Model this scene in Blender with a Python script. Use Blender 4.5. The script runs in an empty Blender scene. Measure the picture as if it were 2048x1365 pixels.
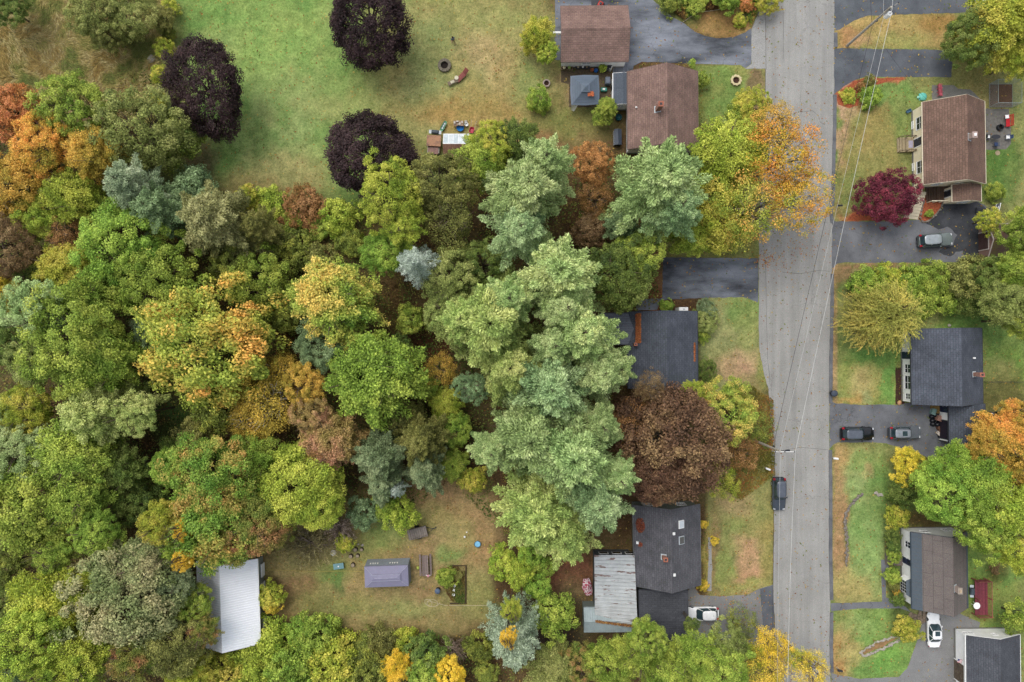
import bpy, bmesh, math, random
import numpy as np
from mathutils import Vector, Matrix
random.seed(7)
R = math.radians
H = 95.0; FPX = 1365.33
scn = bpy.context.scene
COL = scn.collection

def g(px, py, h=0.0):
    k = (H - h) / FPX
    return ((px - 1024) * k, (682.5 - py) * k)
def G3(px, py, h=0.0):
    x, y = g(px, py, h); return Vector((x, y, h))
def lin(c):
    if isinstance(c, str):
        c = tuple(int(c[i:i + 2], 16) for i in (0, 2, 4))
    return tuple((v / 255 / 12.92) if v / 255 < .04045 else (((v / 255) + .055) / 1.055) ** 2.4 for v in c)

# ------------------------------------------------------------ noise
def vnoise(x, y, seed=0):
    rs = np.random.RandomState(seed); N = 256
    L = rs.rand(N, N)
    xi = np.floor(x).astype(int); yi = np.floor(y).astype(int)
    fx = x - xi; fy = y - yi
    fx = fx * fx * (3 - 2 * fx); fy = fy * fy * (3 - 2 * fy)
    a = L[xi % N, yi % N]; b = L[(xi + 1) % N, yi % N]; c = L[xi % N, (yi + 1) % N]; d = L[(xi + 1) % N, (yi + 1) % N]
    return (a * (1 - fx) + b * fx) * (1 - fy) + (c * (1 - fx) + d * fx) * fy
def fbm(x, y, seed=0, o=3):
    s = 0; a = .5; t = 0
    for i in range(o):
        s = s + a * vnoise(x * 2 ** i + 17 * i, y * 2 ** i, seed + i); t += a; a *= .55
    return s / t

# ------------------------------------------------------------ materials
class NT:
    def __init__(s, name):
        s.m = bpy.data.materials.new(name); s.m.use_nodes = True
        s.t = s.m.node_tree; s.t.nodes.clear()
        s.out = s.n('ShaderNodeOutputMaterial')
    def n(s, typ, ins=None, **kw):
        nd = s.t.nodes.new(typ)
        for k, v in kw.items(): setattr(nd, k, v)
        if ins:
            for k, v in ins.items(): s.set(nd, k, v)
        return nd
    def set(s, nd, k, v):
        if isinstance(v, bpy.types.NodeSocket): s.t.links.new(v, nd.inputs[k])
        else: nd.inputs[k].default_value = v
    def math(s, op, a, b=0.0, clamp=False):
        nd = s.n('ShaderNodeMath', {0: a, 1: b}, operation=op); nd.use_clamp = clamp
        return nd.outputs[0]
    def mix(s, f, a, b, mode='MIX'):
        nd = s.n('ShaderNodeMix', data_type='RGBA', blend_type=mode)
        s.set(nd, 0, f); s.set(nd, 6, a); s.set(nd, 7, b)
        return nd.outputs[2]
    def noise(s, vec, scale, detail=2, rough=.5):
        return s.n('ShaderNodeTexNoise', {'Vector': vec, 'Scale': scale, 'Detail': detail, 'Roughness': rough}).outputs[0]
    def ramp(s, f, stops):
        nd = s.n('ShaderNodeValToRGB', {0: f}); el = nd.color_ramp.elements
        while len(el) < len(stops): el.new(.5)
        for e, (p, c) in zip(el, stops):
            e.position = p; e.color = tuple(c[:3]) + (1,) if not isinstance(c, (int, float)) else (c, c, c, 1)
        return nd.outputs[0]
    def coord(s): return s.n('ShaderNodeTexCoord').outputs['Object']
    def finish(s, col, rough=.8, metal=0, bump=None, bstr=.3, bdist=.02, spec=.3, emit=None):
        p = s.n('ShaderNodeBsdfPrincipled', {'Base Color': col, 'Roughness': rough, 'Metallic': metal, 'Specular IOR Level': spec})
        if bump is not None:
            b = s.n('ShaderNodeBump', {'Height': bump, 'Strength': bstr, 'Distance': bdist})
            s.t.links.new(b.outputs[0], p.inputs['Normal'])
        s.t.links.new(p.outputs[0], s.out.inputs[0])
        return s.m
def rgba(c): return tuple(c) + (1,)

KF = 0.77     # seen colour -> albedo
def A(c, f=None):
    f = KF if f is None else f
    return tuple(v * f for v in lin(c))

_mc = {}
def plain(name, c, rough=.6, metal=0, var=.15, scale=3.0, f=None, spec=.3, grime=.0):
    if name in _mc: return _mc[name]
    t = NT(name); co = t.coord(); a = A(c, f)
    n1 = t.noise(co, scale, 4, .6); n2 = t.noise(co, scale * 9, 2)
    v = t.math('ADD', t.math('MULTIPLY', n1, .7), t.math('MULTIPLY', n2, .3))
    lo = tuple(x * (1 - var * 1.6) for x in a); hi = tuple(min(1, x * (1 + var)) for x in a)
    col = t.ramp(v, [(.3, lo), (.7, hi)])
    if grime:
        gm = t.ramp(t.noise(co, scale * .6, 5, .7), [(.45, 0), (.75, grime)])
        col = t.mix(gm, col, rgba(tuple(x * .4 for x in a)))
    _mc[name] = t.finish(col, rough, metal, n2, .15, .01, spec); return _mc[name]
def shingle(name, c, row=.24, tab=.5, var=.13, blotch=.2, streak=0):
    if name in _mc: return _mc[name]
    t = NT(name); co = t.coord(); a = A(c)
    sx = t.n('ShaderNodeSeparateXYZ', {0: co})
    ve = t.n('ShaderNodeCombineXYZ', {0: sx.outputs[1], 1: sx.outputs[0], 2: 0.0}).outputs[0]
    br = t.n('ShaderNodeTexBrick', {'Vector': ve, 'Scale': 1.0, 'Mortar Size': .03, 'Mortar Smooth': .6, 'Brick Width': tab, 'Row Height': row,
        'Color1': rgba(tuple(x * (1 - var) for x in a)), 'Color2': rgba(tuple(x * (1 + var) for x in a)), 'Mortar': rgba(tuple(x * .62 for x in a)), 'Bias': 0.0})
    n2 = t.noise(co, 11, 3, .8); n3 = t.noise(co, .5, 3, .6)
    m = t.ramp(n2, [(.25, .60), (.75, 1.75)]); col = t.mix(1.0, br.outputs[0], m, 'MULTIPLY')
    m3 = t.ramp(n3, [(.3, 1 - blotch), (.7, 1 + blotch)]); col = t.mix(1.0, col, m3, 'MULTIPLY')
    _mc[name] = t.finish(col, .85, 0, br.outputs['Fac'], .5, -.02, .25); return _mc[name]
def siding(name, c, sp=.18, axis=2, var=.06, dark=.75, width=.12, f=None):
    if name in _mc: return _mc[name]
    t = NT(name); co = t.coord(); a = A(c, f)
    sx = t.n('ShaderNodeSeparateXYZ', {0: co})
    fr = t.math('FRACT', t.math('DIVIDE', sx.outputs[axis], sp))
    ln = t.ramp(fr, [(0, dark), (width, 1.0), (.97, 1.0), (1.0, dark)])
    n1 = t.noise(co, .9, 4, .65)
    v = t.ramp(n1, [(.3, 1 - var * 2), (.7, 1 + var)])
    col = t.mix(1.0, t.mix(1.0, rgba(a), ln, 'MULTIPLY'), v, 'MULTIPLY')
    _mc[name] = t.finish(col, .55, 0, fr, .4, .015, .3); return _mc[name]
def asphalt(name, c1, c2, scale=.25, grain=.35, crack=.5, wet=0, streak=0, rough=.85, leaf=0.0, lanes=0):
    if name in _mc: return _mc[name]
    t = NT(name); co = t.coord(); a = A(c1); b = A(c2)
    sv = t.n('ShaderNodeMapping', {'Vector': co, 'Scale': (1 if not streak else .35, 1, 1)}).outputs[0]
    n1 = t.noise(sv, scale, 6, .62); col = t.ramp(n1, [(.34, a), (.66, b)])
    gr = t.noise(co, 9, 3, .8); col = t.mix(1.0, col, t.ramp(gr, [(.25, 1 - grain), (.75, 1 + grain)]), 'MULTIPLY')
    g2 = t.noise(co, 30, 2, .8); col = t.mix(1.0, col, t.ramp(g2, [(.3, 1 - grain * .8), (.7, 1 + grain * .8)]), 'MULTIPLY')
    if lanes:
        lv = t.n('ShaderNodeMapping', {'Vector': co, 'Scale': (.75, .035, 1)}).outputs[0]
        col = t.mix(1.0, col, t.ramp(t.noise(lv, 1.0, 5, .7), [(.35, 1 - lanes), (.62, 1 + lanes * .6)]), 'MULTIPLY')
    if crack:
        wp = t.n('ShaderNodeTexNoise', {'Vector': co, 'Scale': .35, 'Detail': 5.0, 'Roughness': .65}).outputs['Color']
        wv = t.n('ShaderNodeVectorMath', {0: co, 1: t.n('ShaderNodeVectorMath', {0: wp, 'Scale': 3.2}, operation='SCALE').outputs[0]}, operation='ADD').outputs[0]
        vo = t.n('ShaderNodeTexVoronoi', {'Vector': wv, 'Scale': .16}, feature='DISTANCE_TO_EDGE').outputs[0]
        cr = t.ramp(vo, [(.0, crack), (.009, 0)])
        mk = t.ramp(t.noise(co, .12, 2), [(.45, 0), (.6, 1.0)])
        col = t.mix(t.math('MULTIPLY', cr, mk), col, rgba(tuple(x * .3 for x in a)))
    if leaf:
        lf = t.ramp(t.noise(co, 5.5, 2, .5), [(.70, 0), (.74, leaf)])
        col = t.mix(lf, col, rgba(A('A0703C')))
    _mc[name] = t.finish(col, rough, 0, g2, .25, .01, .3); return _mc[name]
def glassy(name, c=(40, 48, 60), rough=.12):
    if name in _mc: return _mc[name]
    t = NT(name); co = t.coord()
    col = t.ramp(t.noise(co, 1.5, 2), [(.3, A(c, .6)), (.7, A(c, 1.1))])
    _mc[name] = t.finish(col, rough, 0, None, spec=.6); return _mc[name]
def paintmat(name, c, rough=.3, metal=.0, f=None):
    if name in _mc: return _mc[name]
    t = NT(name); co = t.coord(); a = A(c, f)
    col = t.ramp(t.noise(co, 2.5, 4, .6), [(.3, tuple(x * .9 for x in a)), (.7, tuple(min(1, x * 1.06) for x in a))])
    p = t.n('ShaderNodeBsdfPrincipled', {'Base Color': col, 'Roughness': rough, 'Metallic': metal, 'Specular IOR Level': .5, 'Coat Weight': .4, 'Coat Roughness': .15})
    t.t.links.new(p.outputs[0], t.out.inputs[0]); _mc[name] = t.m; return t.m
def planks(name, c, sp=.14, axis=0, var=.2):
    if name in _mc: return _mc[name]
    t = NT(name); co = t.coord(); a = A(c)
    sx = t.n('ShaderNodeSeparateXYZ', {0: co}); q = t.math('DIVIDE', sx.outputs[axis], sp)
    fr = t.math('FRACT', q); fl = t.math('FLOOR', q)
    wn = t.n('ShaderNodeTexWhiteNoise', {'W': fl}, noise_dimensions='1D').outputs[0]
    col = t.mix(1.0, rgba(a), t.ramp(fr, [(0, .35), (.12, 1.0), (.9, 1.0), (1, .4)]), 'MULTIPLY')
    col = t.mix(1.0, col, t.ramp(wn, [(0, 1 - var), (1, 1 + var)]), 'MULTIPLY')
    col = t.mix(1.0, col, t.ramp(t.noise(co, 4, 4, .7), [(.3, .75), (.7, 1.2)]), 'MULTIPLY')
    _mc[name] = t.finish(col, .8); return _mc[name]
def rusty(name, c, rc, amt=.5, scale=1.2, lo=.56, hi=.62, stretch=(1, 1, 1), sp=0, axis=1, groove_shade=.62, f=None, lo_=.78):
    if name in _mc: return _mc[name]
    t = NT(name); co = t.coord(); a = A(c, f)
    mp = t.n('ShaderNodeMapping', {'Vector': co, 'Scale': stretch}).outputs[0]
    base = t.ramp(t.noise(co, .8, 5, .65), [(.3, tuple(x * lo_ for x in a)), (.7, tuple(min(1, x * (1.02 if lo_ > .9 else 1.1)) for x in a))])
    if sp:
        sx = t.n('ShaderNodeSeparateXYZ', {0: co}); fr = t.math('FRACT', t.math('DIVIDE', sx.outputs[axis], sp))
        base = t.mix(1.0, base, t.ramp(fr, [(0, groove_shade), (.2, .97), (.5, 1.03), (1, .97)]), 'MULTIPLY')  # repeating dark lines put the shade of the rib gaps into the colour
    f = t.ramp(t.noise(mp, scale, 6, .7), [(lo, 0), (hi, amt)])
    col = t.mix(f, base, rgba(A(rc)))
    _mc[name] = t.finish(col, .5, .0, None, spec=.4); return _mc[name]
def brickmat(name, c):
    if name in _mc: return _mc[name]
    t = NT(name); co = t.coord(); a = A(c)
    sx = t.n('ShaderNodeSeparateXYZ', {0: co})
    ve = t.n('ShaderNodeCombineXYZ', {0: t.math('ADD', sx.outputs[0], sx.outputs[1]), 1: sx.outputs[2], 2: 0.0}).outputs[0]
    br = t.n('ShaderNodeTexBrick', {'Vector': ve, 'Scale': 1.0, 'Mortar Size': .015, 'Brick Width': .22, 'Row Height': .075,
        'Color1': rgba(tuple(x * .8 for x in a)), 'Color2': rgba(tuple(x * 1.15 for x in a)), 'Mortar': rgba(A('A89C90'))})
    _mc[name] = t.finish(br.outputs[0], .85); return _mc[name]

# leaf material: three-colour palette mixed by branch clump, by leaf and by a slow variation through the crown
def leafmat(name, c, f=1.0, trans=.25):
    key = 'leaf_' + name
    if key in _mc: return _mc[key]
    t = NT(key)
    at = t.n('ShaderNodeAttribute', attribute_name='leaf'); sp = t.n('ShaderNodeSeparateColor', {0: at.outputs[0]})
    oi = t.n('ShaderNodeObjectInfo').outputs['Random']
    off = t.n('ShaderNodeCombineXYZ', {0: t.math('MULTIPLY', oi, 37.0), 1: t.math('MULTIPLY', oi, 11.0), 2: 0.0}).outputs[0]
    ve = t.n('ShaderNodeVectorMath', {0: t.coord(), 1: off}, operation='ADD').outputs[0]
    ns = t.ramp(t.noise(ve, 1.25, 2, .5), [(.36, 0.0), (.64, 1.0)])
    v = t.math('ADD', t.math('MULTIPLY', ns, .50), t.math('ADD', t.math('MULTIPLY', sp.outputs[0], .32), t.math('MULTIPLY', sp.outputs[1], .20)))
    cols = [A(x, f) for x in c]
    st = [(.14, cols[0]), (.5, cols[1]), (.86, cols[2])]
    col = t.ramp(v, st)
    br = t.ramp(sp.outputs[1], [(0, .55), (1, 1.5)])
    col = t.mix(1.0, col, br, 'MULTIPLY')
    hv = t.n('ShaderNodeHueSaturation', {'Hue': t.math('ADD', t.math('MULTIPLY', oi, .016), .482), 'Saturation': .99, 'Value': t.math('ADD', t.math('MULTIPLY', oi, .14), .93), 'Color': col}).outputs[0]
    d = t.n('ShaderNodeBsdfPrincipled', {'Base Color': hv, 'Roughness': .55, 'Specular IOR Level': .18}); tr = t.n('ShaderNodeBsdfTranslucent', {0: hv})
    mx = t.n('ShaderNodeMixShader', {0: trans, 1: d.outputs[0], 2: tr.outputs[0]})
    t.t.links.new(mx.outputs[0], t.out.inputs[0]); _mc[key] = t.m; return t.m
def attrmat(name, trans=0.0, rough=.9):
    if name in _mc: return _mc[name]
    t = NT(name); at = t.n('ShaderNodeAttribute', attribute_name='tint').outputs[0]
    _mc[name] = t.finish(at, rough, spec=.15); return _mc[name]

# ------------------------------------------------------------ mesh builder
class MB:
    def __init__(s, T=None): s.v = []; s.f = []; s.T = T or Matrix()
    def add(s, vs, fs, T=None):
        M = s.T @ T if T is not None else s.T
        b = len(s.v)
        s.v += [tuple(M @ Vector(v)) for v in vs]; s.f += [tuple(i + b for i in f) for f in fs]; return s
    def box(s, x0, x1, y0, y1, z0, z1, T=None, bev=0):
        if bev:
            b = min(bev, (x1 - x0) / 3, (y1 - y0) / 3, (z1 - z0) / 3)
            vs = []
            for z, i in ((z0, b), (z0 + b, 0), (z1 - b, 0), (z1, b)):
                X0, X1, Y0, Y1 = x0 + i, x1 - i, y0 + i, y1 - i; c = b * .6
                vs += [(X0 + c, Y0, z), (X1 - c, Y0, z), (X1, Y0 + c, z), (X1, Y1 - c, z), (X1 - c, Y1, z), (X0 + c, Y1, z), (X0, Y1 - c, z), (X0, Y0 + c, z)]
            fs = [tuple(range(7, -1, -1)), tuple(range(24, 32))]
            for k in range(3):
                for i in range(8): fs.append((k * 8 + i, k * 8 + (i + 1) % 8, k * 8 + 8 + (i + 1) % 8, k * 8 + 8 + i))
            return s.add(vs, fs, T)
        vs = [(x0, y0, z0), (x1, y0, z0), (x1, y1, z0), (x0, y1, z0), (x0, y0, z1), (x1, y0, z1), (x1, y1, z1), (x0, y1, z1)]
        return s.add(vs, [(3, 2, 1, 0), (4, 5, 6, 7), (0, 1, 5, 4), (1, 2, 6, 5), (2, 3, 7, 6), (3, 0, 4, 7)], T)
    def tube(s, pts, r, n=8, cap=True, T=None):
        pts = [Vector(p) for p in pts]; rs = r if isinstance(r, (list, tuple)) else [r] * len(pts)
        vs = []; fs = []
        for i, p in enumerate(pts):
            d = (pts[min(i + 1, len(pts) - 1)] - pts[max(i - 1, 0)])
            d = d.normalized() if d.length > 1e-9 else Vector((0, 0, 1))
            u = d.cross(Vector((0, 0, 1)) if abs(d.z) < .9 else Vector((1, 0, 0))).normalized(); w = d.cross(u)
            for k in range(n):
                a = 2 * math.pi * k / n; vs.append(tuple(p + (u * math.cos(a) + w * math.sin(a)) * rs[i]))
        for i in range(len(pts) - 1):
            for k in range(n): fs.append((i * n + k, i * n + (k + 1) % n, (i + 1) * n + (k + 1) % n, (i + 1) * n + k))
        if cap: fs += [tuple(range(n - 1, -1, -1)), tuple(range((len(pts) - 1) * n, len(pts) * n))]
        return s.add(vs, fs, T)
    def lathe(s, prof, n=20, T=None, c=(0, 0, 0)):
        vs = []; fs = []
        for r, z in prof:
            for k in range(n):
                a = 2 * math.pi * k / n; vs.append((c[0] + r * math.cos(a), c[1] + r * math.sin(a), c[2] + z))
        for i in range(len(prof) - 1):
            for k in range(n): fs.append((i * n + k, i * n + (k + 1) % n, (i + 1) * n + (k + 1) % n, (i + 1) * n + k))
        if prof[0][0] > 1e-4: fs.append(tuple(range(n - 1, -1, -1)))
        if prof[-1][0] > 1e-4: fs.append(tuple(range((len(prof) - 1) * n, len(prof) * n)))
        return s.add(vs, fs, T)
    def build(s, name, mat, parent=None, smooth=False, loc=None):
        me = bpy.data.meshes.new(name); me.from_pydata(s.v, [], s.f); me.update()
        if smooth:
            me.polygons.foreach_set('use_smooth', [True] * len(me.polygons))
        o = bpy.data.objects.new(name, me); COL.objects.link(o)
        if mat: me.materials.append(mat)
        if parent: o.parent = parent
        if loc is not None: o.location = loc
        return o
def thing(name, label, cat, x, y, z=0, rot=0, group=None):
    o = bpy.data.objects.new(name, None); COL.objects.link(o); o.empty_display_size = .3
    o.location = (x, y, z); o.rotation_euler = (0, 0, rot); tag(o, label, cat, group); return o
def tag(o, label, cat, group=None, kind=None):
    o['label'] = label; o['category'] = cat
    if group: o['group'] = group
    if kind: o['kind'] = kind
    return o
def struct(o, label=None):
    o['kind'] = 'structure'
    if label: o['label'] = label
    return o
def copy_thing(root, label=None):
    r = root.copy(); COL.objects.link(r)
    for ch in root.children:
        c = ch.copy(); COL.objects.link(c); c.parent = r
        for g2 in ch.children:
            d = g2.copy(); COL.objects.link(d); d.parent = c
    if label: r['label'] = label
    return r

# ------------------------------------------------------------ ground
def blob(X, Y, cx, cy, rx, ry, rot=0, p=2, soft=.25):
    a = R(rot); dx = X - cx; dy = Y - cy
    u = (dx * math.cos(a) + dy * math.sin(a)) / rx; v = (-dx * math.sin(a) + dy * math.cos(a)) / ry
    d = (np.abs(u) ** p + np.abs(v) ** p) ** (1 / p)
    return np.clip((1 + soft - d) / (2 * soft), 0, 1)
LG = '86984A'; LB = '6F9A42'; LY = '9A924E'; DRY = 'AC8656'; BRN = '7E6038'; FOR = '4A3C22'; MEA = 'AC9A66'; DG = '3E5020'; RED = '8A5636'; TAN = 'B8946A'
blobs = [
 # px,py,rx,ry,rot,p,col,alpha,soft
 (1860,690,210,900,0,8,'7C8440',1,.05),(1470,690,62,900,0,8,'848848',1,.05),(1230,700,240,900,0,8,'5A4428',.9,.1),
 (190,110,200,120,0,3,MEA,1,.2),(130,60,70,70,20,2,'A89458',.6,.5),(110,120,90,40,-30,2,'B8A470',.8,.4),(240,130,90,30,-20,2,'A88C58',.8,.4),(255,160,60,34,0,2,'9A8048',.5,.4),(20,110,50,90,0,2,'5C6430',.9,.4),(190,90,70,30,10,2,'7A7C40',.6,.5),
 (640,150,310,250,0,4,'789640',1,.22),(490,250,130,140,0,2,'749640',.9,.4),(560,90,110,110,0,2,'82A044',.8,.5),(400,30,70,60,0,2,'6A9038',.8,.4),(700,230,60,50,0,2,'8E9A4C',.6,.5),(620,180,50,60,0,2,'94A052',.5,.5),(480,370,60,30,0,2,'8C8A48',.6,.5),(350,60,30,90,0,2,'7A8A3C',.6,.5),(420,100,50,40,0,2,'8A9A50',.6,.5),(560,250,80,100,0,2,'8A9C54',.7,.5),(570,350,90,50,0,2,'9C9454',.8,.4),(520,385,100,30,0,2,'82743E',.7,.4),(400,320,34,40,0,2,'6E6440',.9,.4),
 (930,150,190,170,0,3,'96904C',1,.25),(1000,60,100,60,0,2,'8A9048',.7,.5),(970,110,60,40,30,2,'A89460',.6,.5),(850,90,60,60,0,2,'7A8848',.7,.5),(860,200,50,60,0,2,'889C58',.5,.5),(1050,130,60,60,0,2,'9C8E50',.8,.5),(950,225,130,40,0,2,'9C8440',.7,.5),(1110,290,90,50,0,2,'8A683C',.7,.4),(1150,235,80,40,0,2,'7A8038',.8,.4),(1130,100,30,50,0,2,'6C7E38',.8,.5),(1140,180,18,40,0,2,'A08458',.8,.4),(1060,170,35,50,0,2,'7E9044',.7,.5),(920,230,90,22,0,2,'A4843C',.7,.5),(790,330,60,60,0,2,'847C40',.6,.4),
 (620,470,130,50,0,2,'6E6030',.9,.4),(560,520,60,60,0,2,'5A5428',.6,.5),
 (745,1130,215,140,0,4,'98874C',1,.12),(880,1060,120,110,0,3,'9E8250',1,.2),(790,1060,60,40,0,2,'748A38',.9,.35),(730,1090,70,45,0,2,'8A8444',.6,.4),(850,1110,60,60,0,2,'8E7A4C',.6,.4),(655,1150,40,35,0,2,'7C8A3C',.9,.4),(675,1185,9,38,0,2,'567030',.9,.4),(750,1210,100,50,0,2,'8C7C48',.8,.4),(760,1106,32,8,0,2,'AC7E56',.9,.4),(575,1165,30,50,0,2,'9A7C54',.8,.4),(600,1200,40,60,0,2,'86683E',.7,.4),(707,1230,16,10,0,2,'BC906A',.9,.5),(830,1240,150,30,0,2,'8C8046',.8,.5),(900,1110,26,22,0,2,'749040',.8,.5),(950,1160,34,50,0,2,'8A8A48',.7,.5),(960,1090,40,40,0,2,'A0804C',.7,.5),(930,1230,50,40,0,2,'8E8048',.7,.5),(840,1180,34,60,0,2,'8C7648',.7,.5),(545,1200,14,60,0,2,'504028',.8,.4),(900,1000,50,40,0,2,'A48452',.7,.4),(905,1175,30,40,0,3,'6A6834',.6,.4),
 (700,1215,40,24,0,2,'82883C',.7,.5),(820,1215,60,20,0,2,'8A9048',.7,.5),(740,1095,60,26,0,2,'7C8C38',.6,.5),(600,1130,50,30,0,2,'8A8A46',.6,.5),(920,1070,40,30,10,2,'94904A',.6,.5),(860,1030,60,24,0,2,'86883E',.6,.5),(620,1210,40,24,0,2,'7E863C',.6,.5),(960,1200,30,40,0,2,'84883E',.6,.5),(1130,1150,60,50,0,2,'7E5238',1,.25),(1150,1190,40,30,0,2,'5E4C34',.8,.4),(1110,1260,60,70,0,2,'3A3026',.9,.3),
 (1440,45,62,30,10,2,'927038',1,.2),(1330,15,60,24,25,2,'6A7030',.9,.3),(1440,190,58,60,0,8,'7C8838',1,.06),(1512,160,17,26,0,3,'6E5C40',1,.2),(1508,205,16,30,0,2,'6E5438',.8,.3),
 (1420,480,100,40,0,4,'7E8434',1,.2),(1300,500,20,60,0,2,'85522E',1,.3),(1310,585,20,25,0,2,'7C4A2C',1,.3),(1300,560,90,14,0,2,'6A4428',.5,.3),
 (1460,700,62,108,0,8,'8C8E50',1,.06),(1480,620,50,30,0,2,'8A9A48',.8,.5),(1490,730,36,30,-20,2,'B48E68',.9,.5),(1450,735,22,20,0,2,'AE9064',.7,.5),(1500,660,20,60,0,2,'8E9448',.7,.4),(1525,770,12,60,0,2,'848E3C',.8,.4),(1440,650,25,50,0,2,'96985A',.7,.5),(1500,830,46,70,0,3,'8A7C44',.9,.2),(1450,900,80,90,0,3,'80743C',.8,.2),
 (1480,1060,66,150,0,8,'8C8C48',1,.05),(1500,1120,28,70,0,2,'B48C60',.95,.5),(1470,1010,30,30,0,2,'B09462',.7,.5),(1480,1050,40,20,0,2,'7C9038',.7,.5),(1450,1140,18,50,0,2,'7A8A3A',.8,.5),(1535,1100,12,90,0,2,'92863E',.8,.5),(1425,1110,10,80,0,3,'8A6C44',.8,.3),(1435,1110,3,80,0,3,'5E5A38',.6,.3),(1410,1120,10,50,0,2,'9A8C38',.9,.4),(1480,1170,50,12,0,2,'8C9440',.8,.4),
 (1800,62,130,34,0,5,'A08C48',1,.12),(1700,70,30,22,0,2,'A87C48',.8,.4),(1880,45,50,18,0,2,'94702E',.8,.4),(1810,84,50,14,0,2,'869040',.6,.5),(1720,80,20,12,0,2,'B08A60',.6,.5),
 (1700,190,34,30,0,2,'B05230',1,.15),(1778,161,32,8,4,2,'B05434',1,.2),
 (1690,250,14,90,0,3,'B4906C',1,.25),(1700,330,14,100,8,3,'A88450',.8,.4),(1690,420,26,18,0,3,'A88A50',.8,.3),(1745,300,56,90,0,4,'88843E',1,.25),(1740,255,20,60,0,2,'A08A44',.6,.5),(1790,190,60,16,0,2,'6E9038',.9,.4),(1810,240,24,60,0,2,'708A38',.8,.4),(1705,380,26,50,0,2,'6A8034',.8,.4),(1712,432,30,10,-20,2,'A8582E',.95,.25),(1860,418,24,26,0,3,'B45A30',1,.12),
 (1990,350,50,90,0,2,'527628',1,.2),(1960,150,50,80,0,2,'7E7A38',1,.4),(1975,190,36,40,0,2,'8C7C44',.6,.5),(1990,430,30,20,0,2,'7A7048',.6,.4),
 (1740,532,80,6,0,3,'94704A',1,.5),(1690,555,26,22,0,2,'8A7048',.9,.3),(1668,620,5,100,0,6,'A08050',1,.3),(1668,760,6,60,0,6,'A08454',1,.3),(1730,580,60,26,0,2,'56602A',.6,.4),
 (1740,760,60,60,0,3,'8E9440',1,.15),(1725,770,26,36,0,2,'A89C58',.9,.5),(1740,710,50,18,0,2,'5E9034',.9,.5),(1778,765,12,50,0,2,'569430',.95,.3),(1700,799,30,7,0,3,'A8883E',.8,.3),(1735,795,12,10,0,2,'8CA060',.6,.4),
 (1950,650,70,50,0,4,'5C7A28',1,.2),(2010,720,40,70,0,3,'6C8E2C',1,.3),(2000,745,30,30,0,2,'8A7C48',.6,.4),(2000,800,60,50,0,2,'5E5A2A',.9,.3),(1935,700,8,60,0,2,'5C7A28',.6,.3),
 (1682,1040,16,150,0,6,'A08050',1,.15),(1700,920,40,26,0,2,'A8904C',.8,.4),(1730,1040,34,120,0,3,'86A050',1,.2),(1720,960,22,50,0,2,'90A85C',.8,.5),(1740,930,30,20,0,2,'94A04C',.8,.5),(1748,950,8,20,0,2,'5A8838',.8,.4),(1735,945,8,14,0,2,'A08854',.7,.5),(1770,960,20,40,0,2,'6A9036',.9,.4),(1710,1170,50,30,0,3,'A49850',.8,.4),(1745,1150,20,40,0,2,'84A050',.7,.5),(1800,1010,50,50,0,2,'5A6428',.8,.4),(1850,1040,40,20,0,2,'5A4826',.9,.4),(1790,1100,20,60,0,6,'40522A',.8,.2),
 (1750,1285,84,70,0,3,'78963C',1,.15),(1690,1290,24,60,0,2,'A48A4C',.9,.4),(1675,1320,12,40,0,3,'A88040',.9,.3),(1720,1250,40,26,0,2,'7E9A48',.8,.5),(1710,1310,30,20,0,2,'A0984E',.7,.4),(1780,1320,34,22,-30,2,'689A30',.9,.4),(1830,1240,18,26,0,2,'8A8E4C',.8,.4),(1800,1200,26,60,0,3,'4E5A26',.8,.3),
 (1990,1150,60,110,0,3,'7E9634',1,.15),(1993,1137,18,22,30,2,'4E4020',.7,.5),(1960,1080,40,40,0,2,'8EA03A',.8,.5),(2000,1240,50,14,0,2,'6E6A2C',.7,.4),(1900,1250,40,14,0,3,'5E5A3A',.6,.4),
 (350,850,50,60,0,2,'3E4C20',.9,.3),(595,690,30,50,20,2,'4A3618',1,.3),(780,610,34,60,0,2,'6E5A2C',.8,.4),(870,690,40,60,0,2,'5A3820',.8,.4),(650,1090,80,40,0,2,'847C44',.8,.4),(230,1000,60,60,0,2,'38461E',.7,.4),
]
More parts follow.
